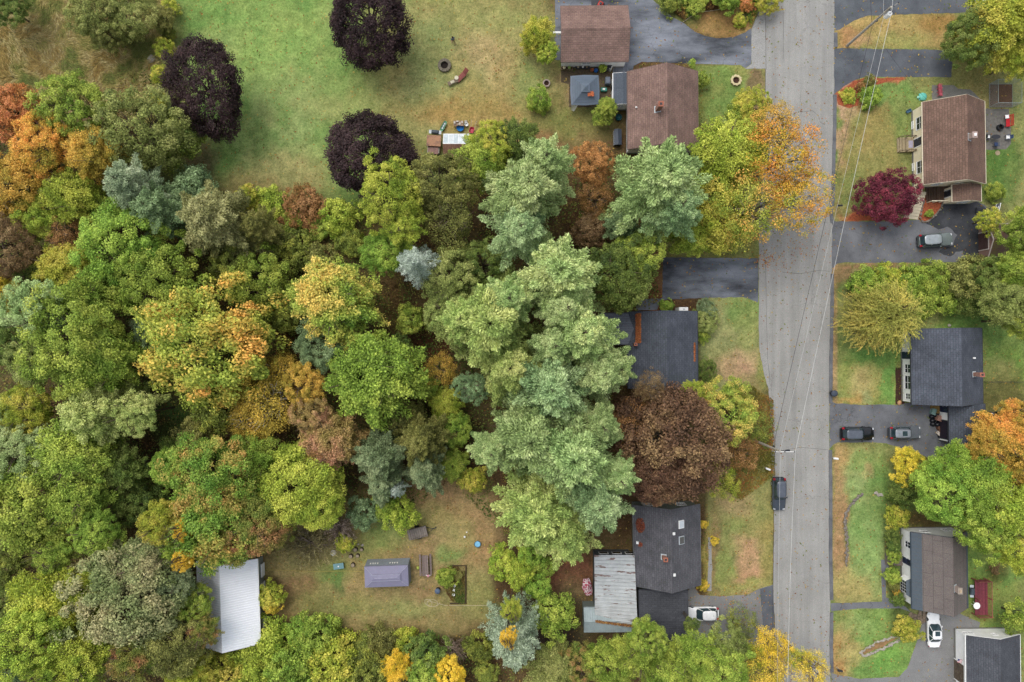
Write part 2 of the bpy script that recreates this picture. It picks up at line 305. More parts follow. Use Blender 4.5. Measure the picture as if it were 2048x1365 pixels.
def make_ground():
    xs = np.arange(-80, 80.01, .34); ys = np.arange(-56, 56.01, .34)
    far = np.array([90, 110, 150, 220, 400, 900, 3000.])
    xs = np.concatenate([-far[::-1], xs, far]); ys = np.concatenate([-far[::-1] , ys, far])
    X, Y = np.meshgrid(xs, ys); nx, ny = len(xs), len(ys)
    PX = X * FPX / H + 1024; PY = 682.5 - Y * FPX / H
    wx = (fbm(X / 1.6, Y / 1.6, 3, 4) - .5); wy = (fbm(X / 1.6 + 50, Y / 1.6, 9, 4) - .5)
    QX = PX + wx * 42; QY = PY + wy * 42
    C = np.zeros(X.shape + (3,)); C[:] = A(FOR)
    for (cx, cy, rx, ry, rot, p, col, al, soft) in blobs:
        tight = p >= 5
        m = blob(PX + wx * 6 if tight else QX, PY + wy * 6 if tight else QY, cx, cy, rx, ry, rot, p, soft) * al
        m = m[..., None]; C = C * (1 - m) + np.array(A(col)) * m
    n = fbm(X / 2.2, Y / 2.2, 21, 4); n2 = fbm(X / .7, Y / .7, 31, 2); n4 = np.clip((fbm(X / 5, Y / 5, 41, 4) - .42) * 3.0, 0, 1)[..., None]
    C = C * (1 - n4 * .26) + np.array(A('989050')) * n4 * .26
    gm = np.clip((C[..., 1] / C[..., 0] - .98) * 5, 0, 1) * np.clip((fbm(X / 3.2 + 9, Y / 3.2, 61, 4) - .47) * 5, 0, 1); gm = gm[..., None] * .5
    C = C * (1 - gm) + np.array(A('5C8834')) * gm
    warm = np.clip((n - .5) * 2.4, -1, 1)[..., None]
    lum = (C * np.array([.3, .55, .15])).sum(-1, keepdims=True); C = (C * .84 + lum * .16) * 1.14
    C = C * (1 + warm * np.array([.10, .0, .03]) + (n2[..., None] - .5) * .55)
    C = np.clip(C, 0.003, 1)
    Z = (fbm(X / 6, Y / 6, 5, 3) - .5) * .0
    V = np.stack([X, Y, Z], -1).reshape(-1, 3)
    i = np.arange(nx * ny).reshape(ny, nx)
    F = np.stack([i[:-1, :-1], i[:-1, 1:], i[1:, 1:], i[1:, :-1]], -1).reshape(-1, 4)
    o = fastmesh('ground', V, F, C.reshape(-1, 3), 'tint')
    t = NT('ground_cover'); at = t.n('ShaderNodeAttribute', attribute_name='tint').outputs[0]; co = t.coord()
    a = t.noise(co, .8, 5, .7); b = t.noise(co, 3.0, 4, .75); c = t.noise(co, 9, 3, .8)
    col = t.mix(1.0, at, t.ramp(a, [(.3, (.80, .84, .8)), (.7, (1.22, 1.16, 1.2))]), 'MULTIPLY')
    col = t.mix(1.0, col, t.ramp(b, [(.30, (.58, .64, .60)), (.70, (1.46, 1.36, 1.40))]), 'MULTIPLY')
    col = t.mix(1.0, col, t.ramp(c, [(.25, .55), (.75, 1.45)]), 'MULTIPLY')
    sp = t.ramp(t.noise(co, 7.5, 1, .4), [(.71, 0), (.75, .55)]); col = t.mix(sp, col, rgba(A('B89858')))
    m = t.finish(col, .95, 0, t.math('ADD', b, c), .6, .06, .1)
    o.data.materials.append(m); struct(o, 'lawns, dry meadow and leaf-covered forest floor')
def fastmesh(name, V, F, C=None, attr='leaf', link=True):
    me = bpy.data.meshes.new(name); V = np.ascontiguousarray(V, dtype=np.float32); F = np.ascontiguousarray(F, dtype=np.int32)
    k = F.shape[1]
    me.vertices.add(len(V)); me.vertices.foreach_set('co', V.ravel())
    me.loops.add(F.size); me.loops.foreach_set('vertex_index', F.ravel())
    me.polygons.add(len(F)); me.polygons.foreach_set('loop_start', np.arange(0, F.size, k, dtype=np.int32))
    me.update(calc_edges=True)
    if C is not None:
        at = me.color_attributes.new(attr, 'FLOAT_COLOR', 'POINT')
        CC = np.ones((len(V), 4), dtype=np.float32); CC[:, :3] = C; at.data.foreach_set('color', CC.ravel())
    if not link: return me
    o = bpy.data.objects.new(name, me); COL.objects.link(o); return o

def sheet(name, pts, z, mat, label=None, jit=.07, thick=0.0, step=.4, parent=None):
    P = [Vector((*g(*p), 0)) for p in pts]; Q = []
    for i, a in enumerate(P):
        b = P[(i + 1) % len(P)]; n = max(1, int((b - a).length / step))
        for k in range(n):
            q = a.lerp(b, k / n)
            if k or True:
                nn = (b - a).normalized().cross(Vector((0, 0, 1)))
                j = (vnoise(np.array([q.x * 1.7]), np.array([q.y * 1.7]), 4)[0] - .5) * 2 + (random.random() - .5) * .5
                q = q + nn * jit * j
            Q.append(q)
    bm = bmesh.new(); vs = [bm.verts.new((q.x, q.y, z)) for q in Q]; f = bm.faces.new(vs); bm.normal_update()
    if f.normal.z < 0: f.normal_flip()
    if thick:
        r = bmesh.ops.extrude_face_region(bm, geom=[f])
        for e in r['geom']:
            if isinstance(e, bmesh.types.BMVert): e.co.z += thick
    bmesh.ops.triangulate(bm, faces=[x for x in bm.faces if len(x.verts) > 4], ngon_method='EAR_CLIP')
    bmesh.ops.recalc_face_normals(bm, faces=bm.faces)
    if not thick:
        for x in bm.faces:
            if x.normal.z < 0: x.normal_flip()
    me = bpy.data.meshes.new(name); bm.to_mesh(me); bm.free(); me.materials.append(mat)
    o = bpy.data.objects.new(name, me); COL.objects.link(o)
    if parent is None: struct(o, label)
    return o
def strip(pts, w):   # pixel polyline -> polygon of width w px
    P = [Vector(p) for p in pts]; L = []; Rr = []
    for i, p in enumerate(P):
        d = (P[min(i + 1, len(P) - 1)] - P[max(i - 1, 0)]).normalized(); n = Vector((-d.y, d.x)) * w / 2
        L.append(tuple(p + n)); Rr.append(tuple(p - n))
    return L + Rr[::-1]
SUN_E = 1.0; SKY_E = 0.15; EXPO = 0.52
make_ground()
m_road = asphalt('road_asphalt', '9A9894', 'A5A39F', .3, .24, .5, lanes=.14)
m_seam = asphalt('shoulder_asphalt', '9A9996', 'A6A5A2', .4, .4, .5)
m_dnew = asphalt('driveway_asphalt_dark', '4E5258', '6A6E74', .35, .2, .3)
m_dwet = asphalt('driveway_asphalt_stained', '383B41', '8E939C', .34, .2, .5, streak=1, leaf=.3)
m_dmid = asphalt('driveway_asphalt_mid', '5E6064', '7E8084', .3, .22, .6, leaf=.4)
m_dgry = asphalt('driveway_asphalt_grey', '7C7B7A', '908F8E', .3, .3, .4, leaf=.3)
m_berm = asphalt('berm_asphalt', '5E6064', '7A7B7D', .8, .3, 0)
m_conc = plain('concrete', 'A8A498', .85, var=.12, scale=1.5)
m_stone = plain('patio_stone', '7C7A76', .9, var=.2, scale=2)

road_l = [(1530,-120),(1531,140),(1528,300),(1518,440),(1517.5,600),(1517.5,655),(1519,704),(1528,749),(1537,779),(1541,838),(1543,914),(1547,990),(1548,1060),(1546,1170),(1549,1240),(1550,1480)]
road_r = [(1661,1480),(1660,1200),(1659,1000),(1658,850),(1660,700),(1663,560),(1665,400),(1668,200),(1669,-120)]
sheet('road', road_l + road_r, .024, m_road, 'grey asphalt street running top to bottom', jit=.05)
sheet('road_shoulder', [(1503,57),(1519,22),(1531,22),(1531,138),(1490,138),(1503,128)], .018, m_seam, 'grey asphalt apron between dark driveway and street')
# dark berm strips along the east side of the road
for seg in ([(1664,446),(1661,420),(1666,400),(1667,330),(1669,250),(1669.5,190)], [(1661,806),(1662,700),(1664,600),(1664,548)], [(1663,1200),(1661,1120),(1661,1010),(1660.5,900)], [(1663.5,1345),(1662,1290),(1663,1225)], [(1671,95),(1671,66)]):
    sheet('kerb', strip(seg, 6.5), .0, m_berm, 'low rolled asphalt kerb at the lawn edge', jit=.03, thick=.11)
D = [
 ([(1668,-60),(1668,62),(1679,60),(1693,50.5),(1714,39),(1735,32),(1786,30),(1903,27),(1953,24),(1960,18),(1960,-60)], m_dnew, 'dark asphalt driveway at the top right corner'),
 ([(1668,96),(1674,96.6),(1906.5,101),(1904.5,128),(1902.6,154.5),(1727.7,154.5),(1708,161),(1689,172),(1670,188.5),(1668,188)], m_dnew, 'short dark driveway north of the cream house'),
 ([(1663,440),(1673,443),(1728,443.7),(1800,443),(1838,440),(1844,446),(1852,447),(1869,432),(1885,404),(1905,398),(1949,402),(1970,411),(1994,439),(1985,500),(1960,520),(1953,525),(1750,526),(1690,525),(1675,528),(1666,537),(1661,550)], m_dmid, 'long asphalt driveway south of the cream house'),
 ([(1659,800),(1668,806),(1704,810),(1804,810),(1812,806),(1898,806),(1900,900),(1880,925),(1870,918),(1840,910),(1795,894),(1773,887),(1738,884.4),(1676,885.5),(1667,890),(1659,898)], m_dmid, 'cracked driveway with two parked cars'),
 ([(1840,1226),(1915,1226),(1960,1245),(1925,1400),(1664,1420),(1662,1345),(1676,1350),(1721,1358),(1797,1354),(1814,1338),(1826,1307),(1840,1266),(1845,1232)], m_dgry, 'worn driveway under the white sedan'),
 ([(1256,-60),(1295,-10),(1322,14.6),(1344,34),(1366,46),(1390,63.5),(1412,73),(1434,77),(1468,74),(1490,65),(1503,57),(1503,129),(1490,137),(1481,130.6),(1385,128),(1283,124.5),(1268,132),(1266,141),(1255,146),(1226,146),(1226,120),(1110,120),(1110,-60)], m_dwet, 'blotchy dark driveway beside the brown garage'),
 ([(1325.7,515),(1517.4,517.4),(1516,604.5),(1504,599.5),(1486,594.5),(1397,597),(1334,599.5),(1319.5,604.5),(1314.5,619.4),(1272,622),(1272,599.5),(1324.5,596)], m_dwet, 'short stained driveway beside the black-roofed house'),
 ([(1545.4,1170),(1519.7,1177.4),(1494,1190),(1437.7,1193),(1400,1190),(1385,1170),(1373,1185),(1350,1300),(1380,1360),(1470,1310),(1549,1300),(1548,1200)], m_dgry, 'grey driveway under the white hatchback'),
]
for i, (p, m, l) in enumerate(D): sheet('driveway', p, .008 + .0, m, l)
sheet('driveway', [(1545.4,1171),(1520,1178),(1523,1215),(1527,1262),(1549,1262),(1548,1200)], .014, m_dnew, 'darker asphalt patch where the grey driveway meets the street')
sheet('driveway', [(1852,449),(1870,433),(1886,407),(1905,400),(1948,404),(1968,413),(1990,440),(1982,500),(1958,519),(1935,520),(1925,500),(1900,512),(1870,505),(1905,490),(1915,470),(1900,455),(1870,458)], .0135, asphalt('driveway_asphalt_fresh', '34363A', '4E5054', .5, .2, .4), 'blackened asphalt in front of the small pinkish garage', jit=.25)
m_path = asphalt('path_asphalt', '6A6C70', '7C7E82', .6, .25, .9)
sheet('path', [(1661,1207),(1764,1203.5),(1763,1160),(1762,1120),(1777,1120),(1777,1140),(1771,1142),(1772,1195),(1790,1204),(1812,1215),(1824,1226),(1812,1221),(1800,1217),(1721,1217),(1671,1222),(1662,1224)], .010, m_path, 'asphalt footpath to the white house steps', jit=.03)
sheet('path', [(1416,1075),(1422,1075),(1424,1120),(1423,1182),(1414,1182),(1417,1120)], .006, m_seam, 'narrow concrete walk along the grey house')
sheet('patio', [(1864,171),(1908,171),(1916,178),(1940,180),(1962,200),(1962,225),(1864,225)], .008, m_stone, 'stone patio north of the cream house')
sheet('patio', [(1970,218),(2018,219),(2022,260),(2021,288),(2012,299),(1975,300),(1966,299),(1966,218)], .008, plain('patio_dark','76726C',.9,var=.25,scale=2.5), 'grey paved patio east of the cream house')
sheet('patio', [(1227,128),(1257,128),(1257,146),(1227,146)], .016, planks('deck_grey','787C84',.2,0), 'grey boards between garage and lean-to')
sheet('patio', [(1122,132),(1226,132),(1226,215),(1138,215),(1138,170),(1122,165)], .005, plain('gravel_brown','6A5C48',.95,var=.35,scale=3), 'packed earth around the gazebo')
m_mulch = plain('red_mulch', 'AE5E3E', .95, var=.45, scale=5)
m_dmulch = plain('dark_mulch', '4A3228', .95, var=.4, scale=6)
sheet('mulch_bed', [(1671,193),(1690,176),(1709,164),(1728,157),(1762,156),(1807,156.5),(1806,160),(1780,162),(1765,168),(1755,170),(1735,168),(1722,178),(1719,200),(1716,211),(1699,216),(1675,210)], .007, m_mulch, 'curved bed of red mulch by the driveway', jit=.15)
sheet('mulch_bed', [(1846,402),(1884,402),(1879,418),(1868,430),(1857,441),(1846,444),(1838,438),(1838,420)], .0, m_mulch, 'raised red mulch island beside the cream house steps', jit=.05, thick=.14)
sheet('mulch_bed', [(1692,441),(1705,428),(1725,421),(1760,430),(1762,441)], .007, m_mulch, 'red mulch around the dark red maple', jit=.15)
sheet('mulch_bed', [(1791,735),(1809,735),(1810,809),(1791,809)], .007, m_dmulch, 'dark mulch strip along the white wall', jit=.06)
sheet('paved_strip', strip([(1519,24),(1569,19.5)], 2.6), .032, plain('yellow_paint','C8B868',.7), 'pale yellow painted line across the street edge', jit=.01)
for pl, w in (([(1532,140),(1531,60),(1532,10)], .7), ([(1566,120),(1567,60),(1566,20)], .5), ([(1531,140),(1530,260)], .6), ([(1531,520),(1533,640),(1535,720),(1540,760)], .5), ([(1600,225),(1625,222),(1637,232),(1640,245),(1650,250)], .5), ([(1565,545),(1600,548),(1640,541),(1660,543)], .5), ([(1544,905),(1600,895),(1655,900)], .5)):
    sheet('road_crack', strip(pl, w), .0285, plain('crack_tar', '4A4A4A', .8), 'thin dark crack across the asphalt', jit=.006)

# ------------------------------------------------------------ buildings
m_white = siding('white_siding', 'F0F0EE', .2, dark=.82, f=.96)
m_cream = siding('cream_siding', 'F2E6C8', .2, dark=.82, f=.96)
m_trim = plain('white_trim', 'F0F0EE', .5, var=.04, f=.92)
m_cream_trim = plain('cream_trim', 'F0E4C8', .5, var=.05)
m_glass = glassy('window_glass')
m_brick = brickmat('chimney_brick', 'A86048')
m_dark = plain('dark_grey_paint', '34363C', .5, var=.1)
m_found = plain('foundation', '8C8A84', .9)
m_flash = plain('flashing', 'C8D0D4', .4, var=.08)
r_brown = shingle('shingle_brown', '80685F', .26, .55)
r_choc = shingle('shingle_chocolate', '745C50', .26, .55)
r_black = shingle('shingle_black', '4C5058', .26, .55)
r_slate = shingle('shingle_slate', '50555E', .26, .55)
r_grey = shingle('shingle_grey', '5A5A5E', .26, .55)
r_umber = shingle('shingle_umber', '6C6460', .9, 3.0, .05, .12)
r_lean = shingle('rolled_roofing', '515861', 1.0, 6, .04, .08)

class House:
    def __init__(s, name, label, cat, cx, cy, W, L, he, hr, rot, wall, roof, trim=None, over=.3, rake=.25, ribs=0, ro=0.0, found=True, th=.14, group=None):
        s.e = thing(name, label, cat, cx, cy, 0, R(rot), group); s.W, s.L, s.he, s.hr, s.over, s.rake = W, L, he, hr, over, rake
        s.rot = R(rot); s.cx, s.cy = cx, cy; s.ro = ro; trim = trim or m_trim; s.trim = trim
        w = W / 2; l = L / 2; wx = w - over; wy = l - rake; s.wx, s.wy = wx, wy
        def zr(x): return hr - abs(x - ro) * (hr - he) / (w - ro if x > ro else w + ro)
        s.zr = zr
        m = MB(); zb = .0
        pr = [(-wx, zb), (wx, zb), (wx, zr(wx) - th - .01), (ro, hr - th - .01), (-wx, zr(-wx) - th - .01)]
        vs = [(x, -wy, z) for x, z in pr] + [(x, wy, z) for x, z in pr]
        m.add(vs, [(0, 1, 2, 3, 4), (9, 8, 7, 6, 5), (1, 0, 5, 6), (2, 1, 6, 7), (3, 2, 7, 8), (4, 3, 8, 9), (0, 4, 9, 5)])
        m.build('wall', wall, s.e)
        if found:
            f = MB(); f.box(-wx - .03, wx + .03, -wy - .03, wy + .03, 0, .35); f.build('foundation', m_found, s.e)
        m = MB()
        for a, b in ((-w, ro), (ro, w)):
            za, zb2 = (he, hr) if b == ro else (hr, he)
            vs = [(a, -l, za), (b, -l, zb2), (b, l, zb2), (a, l, za), (a, -l, za - th), (b, -l, zb2 - th), (b, l, zb2 - th), (a, l, za - th)]
            fs = [(0, 1, 2, 3), (7, 6, 5, 4), (0, 4, 5, 1), (3, 2, 6, 7)] + ([(0, 3, 7, 4)] if b == ro else [(1, 5, 6, 2)])
            m.add(vs, fs)
            if ribs:
                y = -l + ribs / 2
                while y < l:
                    c = .035; hh = .035
                    m.add([(a, y - c, za + .003), (b, y - c, zb2 + .003), (b, y, zb2 + hh), (a, y, za + hh), (b, y + c, zb2 + .003), (a, y + c, za + .003)], [(0, 1, 2, 3), (3, 2, 4, 5)])
                    y += ribs
        # ridge cap
        m.add([(ro - .14, -l - .01, zr(ro - .14) + .02), (ro, -l - .01, hr + .03), (ro + .14, -l - .01, zr(ro + .14) + .02), (ro - .14, l + .01, zr(ro - .14) + .02), (ro, l + .01, hr + .03), (ro + .14, l + .01, zr(ro + .14) + .02)], [(0, 1, 4, 3), (1, 2, 5, 4)])
        s.roof = m.build('roof', roof, s.e)
        f = MB()
        for sx in (-1, 1):
            x = sx * w; f.box(min(x, x + sx * .09), max(x, x + sx * .09), -l, l, he - th - .04, he - .03)
        for sy in (-1, 1):
            y0 = sy * l
            for a, b in ((-w, ro), (ro, w)):
                za, zb2 = (he, hr) if b == ro else (hr, he)
                y1 = y0 + sy * .04
                vs = [(a, y0 + sy * .003, za - th - .08), (b, y0 + sy * .003, zb2 - th - .08), (b, y0 + sy * .003, zb2 - .02), (a, y0 + sy * .003, za - .02), (a, y1, za - th - .08), (b, y1, zb2 - th - .08), (b, y1, zb2 - .02), (a, y1, za - .02)]
                f.add(vs, [(0, 1, 2, 3), (4, 5, 6, 7), (0, 1, 5, 4), (3, 2, 6, 7), (0, 3, 7, 4), (1, 2, 6, 5)])
        f.build('fascia', trim, s.e)
    def side(s, side, u, z):    # local matrix with x along wall, y outward, z up
        if side == 'W': return Matrix.Translation((-s.wx, u, z)) @ Matrix.Rotation(R(90), 4, 'Z')
        if side == 'E': return Matrix.Translation((s.wx, u, z)) @ Matrix.Rotation(R(-90), 4, 'Z')
        if side == 'N': return Matrix.Translation((u, s.wy, z))
        return Matrix.Translation((u, -s.wy, z)) @ Matrix.Rotation(R(180), 4, 'Z')
    def window(s, side, u, z, w=.9, h=1.2, shutters=None, trim=None):
        T = s.side(side, u, z); m = MB(T); t = .08
        m.box(-w/2 - t, w/2 + t, .002, .06, h/2, h/2 + t); m.box(-w/2 - t, w/2 + t, .002, .10, -h/2 - t, -h/2)
        m.box(-w/2 - t, -w/2, .002, .06, -h/2, h/2); m.box(w/2, w/2 + t, .002, .06, -h/2, h/2)
        m.box(-w/2, w/2, .02, .045, -.03, .03); m.box(-.02, .02, .02, .044, -h/2, -.03); m.box(-.02, .02, .02, .044, .03, h/2)
        o = m.build('window', trim or m_trim, s.e)
        p = MB(T); p.box(-w/2 + .003, w/2 - .003, .004, .018, -h/2 + .003, h/2 - .003); p.build('pane', m_glass, o)
        if shutters:
            q = MB(T)
            for a in (-1, 1): x = a * (w/2 + t + .17); q.box(x - .15, x + .15, .002, .05, -h/2 - .05, h/2 + .05)
            q.build('shutter', shutters, s.e)
        return o
    def door(s, side, u, w=.95, h=2.05, z0=.35, mat=None, trim=None):
        T = s.side(side, u, z0); m = MB(T); m.box(-w/2, w/2, .003, .04, 0, h)
        m.box(-w*.32, w*.32, .04, .05, h*.12, h*.42)
        d = m.build('door', mat or m_dark, s.e)
        q = MB(T); q.box(-w/2 - .1, -w/2, .003, .07, 0, h + .1); q.box(w/2, w/2 + .1, .003, .07, 0, h + .1); q.box(-w/2, w/2, .003, .07, h, h + .1)
        q.build('frame', trim or m_trim, d)
        p = MB(T); p.box(-w*.25, w*.25, .042, .055, h*.55, h*.9); p.build('pane', m_glass, d)
        k = MB(T); k.box(w*.36, w*.42, .04, .1, h*.45, h*.5); k.build('handle', m_flash, d)
    def garage(s, side, u, w=2.6, h=2.1, mat=None, rows=4):
        T = s.side(side, u, .02); m = MB(T)
        for i in range(rows):
            m.box(-w/2, w/2, .003, .05, i*h/rows, (i + 1)*h/rows - .02)
            for k in range(4): x = -w/2 + (k + .5)*w/4; m.box(x - w*.09, x + w*.09, .05, .06, i*h/rows + .1, (i + 1)*h/rows - .12)
        d = m.build('garage_door', mat or m_trim, s.e)
        q = MB(T); q.box(-w/2 - .12, -w/2, .003, .08, 0, h + .12); q.box(w/2, w/2 + .12, .003, .08, 0, h + .12); q.box(-w/2, w/2, .003, .08, h, h + .12); q.build('frame', s.trim, d)
    def chimney(s, x, y, top, sx=.6, sy=.6, mat=None, cap=None, flash=True):
        z = s.zr(x) - .5; m = MB(); m.box(x - sx/2, x + sx/2, y - sy/2, y + sy/2, z, top - .1); m.box(x - sx/2 - .05, x + sx/2 + .05, y - sy/2 - .05, y + sy/2 + .05, top - .1, top)
        c = m.build('chimney', mat or m_brick, s.e)
        k = MB(); k.box(x - sx/4, x + sx/4, y - sy/4, y + sy/4, top + .003, top + (.02 if cap is None else .12)); k.build('flue' if cap is None else 'chimney_cap', cap or m_dark, c)
        if flash:
            f = MB(); z2 = s.zr(x)
            sl = math.atan2(s.hr - s.he, s.W/2) * (-1 if x < s.ro else 1)
            f.box(-sx/2 - .14, sx/2 + .14, -sy/2 - .14, sy/2 + .14, .0, .04, T=Matrix.Translation((x, y, z2 + .01)) @ Matrix.Rotation(sl, 4, 'Y')); f.build('flashing', m_flash, c)
    def onroof(s, x, y, sx, sy, h, name, mat, frame=None):
        sl = math.atan2(s.hr - s.he, s.W/2) * (-1 if x < s.ro else 1)
        T = Matrix.Translation((x, y, s.zr(x) + .004)) @ Matrix.Rotation(sl, 4, 'Y')
        if frame:
            q = MB(T); q.box(-sx/2 - .08, sx/2 + .08, -sy/2 - .08, sy/2 + .08, 0, h); o = q.build(name, frame, s.e)
            m = MB(T); m.box(-sx/2, sx/2, -sy/2, sy/2, h + .003, h + .03); m.build('pane', mat, o); return o
        m = MB(T); m.box(-sx/2, sx/2, -sy/2, sy/2, 0, h, bev=.03); return m.build(name, mat, s.e)
    def loc(s, X, Y):
        dx, dy = X - s.cx, Y - s.cy; c, n = math.cos(-s.rot), math.sin(-s.rot); return dx*c - dy*n, dx*n + dy*c
    def zw(s, X, Y): return s.zr(s.loc(X, Y)[0])
    def deckbox(s, name, mat, x0, x1, y0, y1, z0, z1, bev=0):
        m = MB(); m.box(x0, x1, y0, y1, z0, z1, bev=bev); return m.build(name, mat, s.e)

# cream house
Hc = House('house', 'cream house with brown roof, front stoop and stone patio', 'house', 59.55, 26.7, 8.4, 11.1, 3.05, 5.8, .8, m_cream, r_choc, m_cream_trim, over=.3)
for u in (3.1, -2.9): Hc.window('W', u, 1.95, 1.6, 1.5, trim=m_trim)
for u in (3.3, -2.5): Hc.window('W', u, .32, .9, .28)
Hc.door('W', .6, 1.1, 2.1, .55)
for u in (-1.8, 1.0): Hc.window('S', u, 2.1, .8, 1.0)
Hc.window('N', -1, 1.9); Hc.window('E', 2, 1.9); Hc.window('E', -3, 1.9)
Hc.chimney(.35, 0.0, 6.7, .55, .7, brickmat('pale_brick', 'B8A098'), m_trim)
# front stoop
st = MB()
m_wood = planks('stoop_wood', 'A89878', .15, 0)
st.box(-Hc.wx - 1.15, -Hc.wx - .01, -.4, 1.6, .0, .52)
for i in range(3): st.box(-Hc.wx - 1.15 - .32*(i + 1), -Hc.wx - 1.153 - .32*i, -.4, 1.6, 0, .39 - .13*i)
so = st.build('stoop', m_wood, Hc.e)
for y in (-.38, 1.58):
    rl = MB()
    for x in (-Hc.wx - .1, -Hc.wx - 1.1, -Hc.wx - 2.0): rl.box(x - .04, x + .04, y - .04, y + .04, 0, 1.35 if x > -Hc.wx - 1.5 else .95)
    rl.tube([(-Hc.wx - .1, y, 1.38), (-Hc.wx - 1.1, y, 1.38), (-Hc.wx - 2.0, y, .98)], .05, 6)
    rl.build('railing', planks('railing_wood', '7C6A54', .1, 0), so)
mt = MB(); mt.box(-Hc.wx - .75, -Hc.wx - .15, .1, 1.1, .524, .54); mt.build('doormat', plain('mat_lilac', 'B8B0C0'), so)
# side entry wing
We = House('house_wing', 'small brown-roofed entry wing south of the cream house', 'porch', 61.6, 20.05, 3.9, 2.3, 2.55, 3.5, 1, m_cream, r_choc, m_cream_trim, over=.15, rake=.15)
We.door('W', .2, .9, 2.0, .3); We.window('S', .2, 1.5, 1.2, .9)
dk = thing('deck', 'dark brown wooden deck with steps beside the cream house', 'deck', *g(1871, 390), 0, R(1))
m_dkw = planks('deck_dark', '5E4A3C', .3, 0)
m = MB(); m.box(-.2, 1.35, -1.05, 1.25, .5, .6)
for i in range(4): m.box(-.2 - .3*(i + 1), -.203 - .3*i, -1.05, 1.25, .0, .48 - .11*i)
m.build('floor', m_dkw, dk)
m = MB(); 
for x in (-1.3, -.5, .4, 1.3): m.box(x - .05, x + .05, -1.16, -1.06, 0, 1.35)
m.box(-1.35, 1.35, -1.17, -1.05, 1.36, 1.42); m.build('railing', m_cream_trim, dk)
# long flight of concrete garden steps
stp = thing('steps', 'wide cream concrete steps from driveway to the cream house', 'steps', *g(1824, 412), 0, R(-6))
m = MB()
for i in range(9): m.box(-1.0 + i*.09, 1.0 + i*.05, -1.85 + i*.42, -1.853 + (i + 1)*.42, 0, .07 + i*.07)
m.build('treads', plain('cream_concrete', 'D8CCB0', .85, var=.1), stp)
m = MB(); m.box(-.2, .9, 1.95, 3.4, 0, .68); m.build('landing', plain('cream_concrete', 'D8CCB0'), stp)

# brown garage
m_bt = plain('brown_trim', '74605A', .6)
Ga = House('garage', 'white garage with brown shingle roof beside dark driveway', 'garage', 11.15, 41.55, 7.5, 9.15, 2.75, 4.3, 90.5, m_white, r_brown, m_bt, over=.25)
Ga.window('W', 1.0, 1.5, 1.1, .5); Ga.garage('S', -1.6, 2.6); Ga.garage('S', 1.6, 2.6); Ga.window('N', .2, 2.0, .8, .9)
m = MB(); m.tube([(0, Ga.wy + .02, 3.1), (0, Ga.wy + 1.3, 3.1)], .16, 10); m.build('vent_pipe', m_trim, Ga.e)
# brown house
Hb = House('house', 'large house with plum-brown shingle roof and brick chimney', 'house', 20.3, 31.1, 9.45, 10.5, 3.05, 5.9, 0.3, m_white, r_brown, m_bt)
Hb.chimney(-1.15, -.6, 7.3, .6, .6)
Hb.onroof(-3.6, .1, .18, .18, .35, 'vent_pipe', m_trim)
for u in (-3.4, 0, 3): Hb.window('E', u, 1.7, 1.2, 1.2)
Hb.window('W', -3, 1.7); Hb.window('W', -1, 1.7); Hb.window('N', -2, 1.8); Hb.window('N', 2, 1.8); Hb.door('E', -1.4)
Hb.deckbox('stoop', m_conc, 4.5, 5.5, -2.2, -.8, 0, .4)
Ln = House('lean_to', 'flat dark-grey roofed addition between garage and brown house', 'shed', 15.05, 34.1, 2.75, 4.2, 2.75, 3.0, 0, m_white, r_lean, m_trim, over=.12, rake=.1)
Ln.window('S', -.2, 1.8, .5, .5); Ln.door('W', .8, .9, 2, .05)
# black-roofed house (centre)
Hk = House('house', 'black-roofed house beside the short driveway and pines', 'house', 20.3, -1.2, 9.4, 10.35, 3.05, 5.9, 0.5, siding('grey_siding', '5C6470', .2), r_slate, m_dark)
for u in (-3, 0, 3): Hk.window('E', u, 1.7, 1.3, 1.1)
Hk.window('S', 2.2, 1.9, 1.0, 1.0); Hk.door('N', -2.5); Hk.chimney(-3.9, 0.8, 4.6, .35, .35, flash=False)
Wk = House('house_wing', 'low black-roofed wing edged with orange pine needles', 'porch', 14.6, 1.65, 4.2, 5.4, 3.1, 3.5, 90, siding('grey_siding', '5C6470', .2), shingle('shingle_pewter', '666A72', .34, 3, .06), m_dark, over=.15, rake=.1)
Wk.window('W', 0, 1.6)
# grey house
Hg = House('house', 'grey-roofed house with two skylights beside the rusty metal roof', 'house', 20.9, -27.5, 8.9, 10.9, 3.05, 5.8, .8, siding('sage_siding', '8A948C', .2), r_grey, plain('grey_trim', '6A6A6C'))
Hg.chimney(-.95, -.9, 6.4, .5, .5)
Hg.onroof(1.45, 3.3, .75, .9, .12, 'skylight', plain('skylight_white', 'D8E0E6', .3, var=.08), m_trim)
Hg.onroof(1.45, 1.2, .75, .9, .12, 'skylight', plain('skylight_screen', '5C5C58', .3), m_flash)
for x, y in ((.25, 2.3), (.25, -3.1), (-4.0, .5)): Hg.onroof(x, y, .32, .36, .22, 'roof_vent', m_trim)
Hg.window('N', -2.4, 1.9, 1.2, 1.1); Hg.window('N', 2.2, 1.9, 1.2, 1.1); Hg.window('S', -2.2, 1.9, .9, .7)
for u in (-3.5, 3.5): Hg.window('E', u, 1.7, 1.2, 1.1)
Hg.door('E', 1.2); Hg.window('W', 3, 1.7)
m = MB()
for i in range(4): m.box(Hg.wx + .05 + i*.3, Hg.wx + .347 + i*.3, .3, 2.3, 0, .4 - i*.09)
q = m.build('steps', planks('grey_wood', '8C8880', .14, 0), Hg.e)
for y in (.3, 2.3): m = MB(); m.tube([(Hg.wx + .1, y, .9), (Hg.wx + 1.2, y, .75), (Hg.wx + 1.2, y, 0)], .03, 6); m.build('railing', m_dark, q)
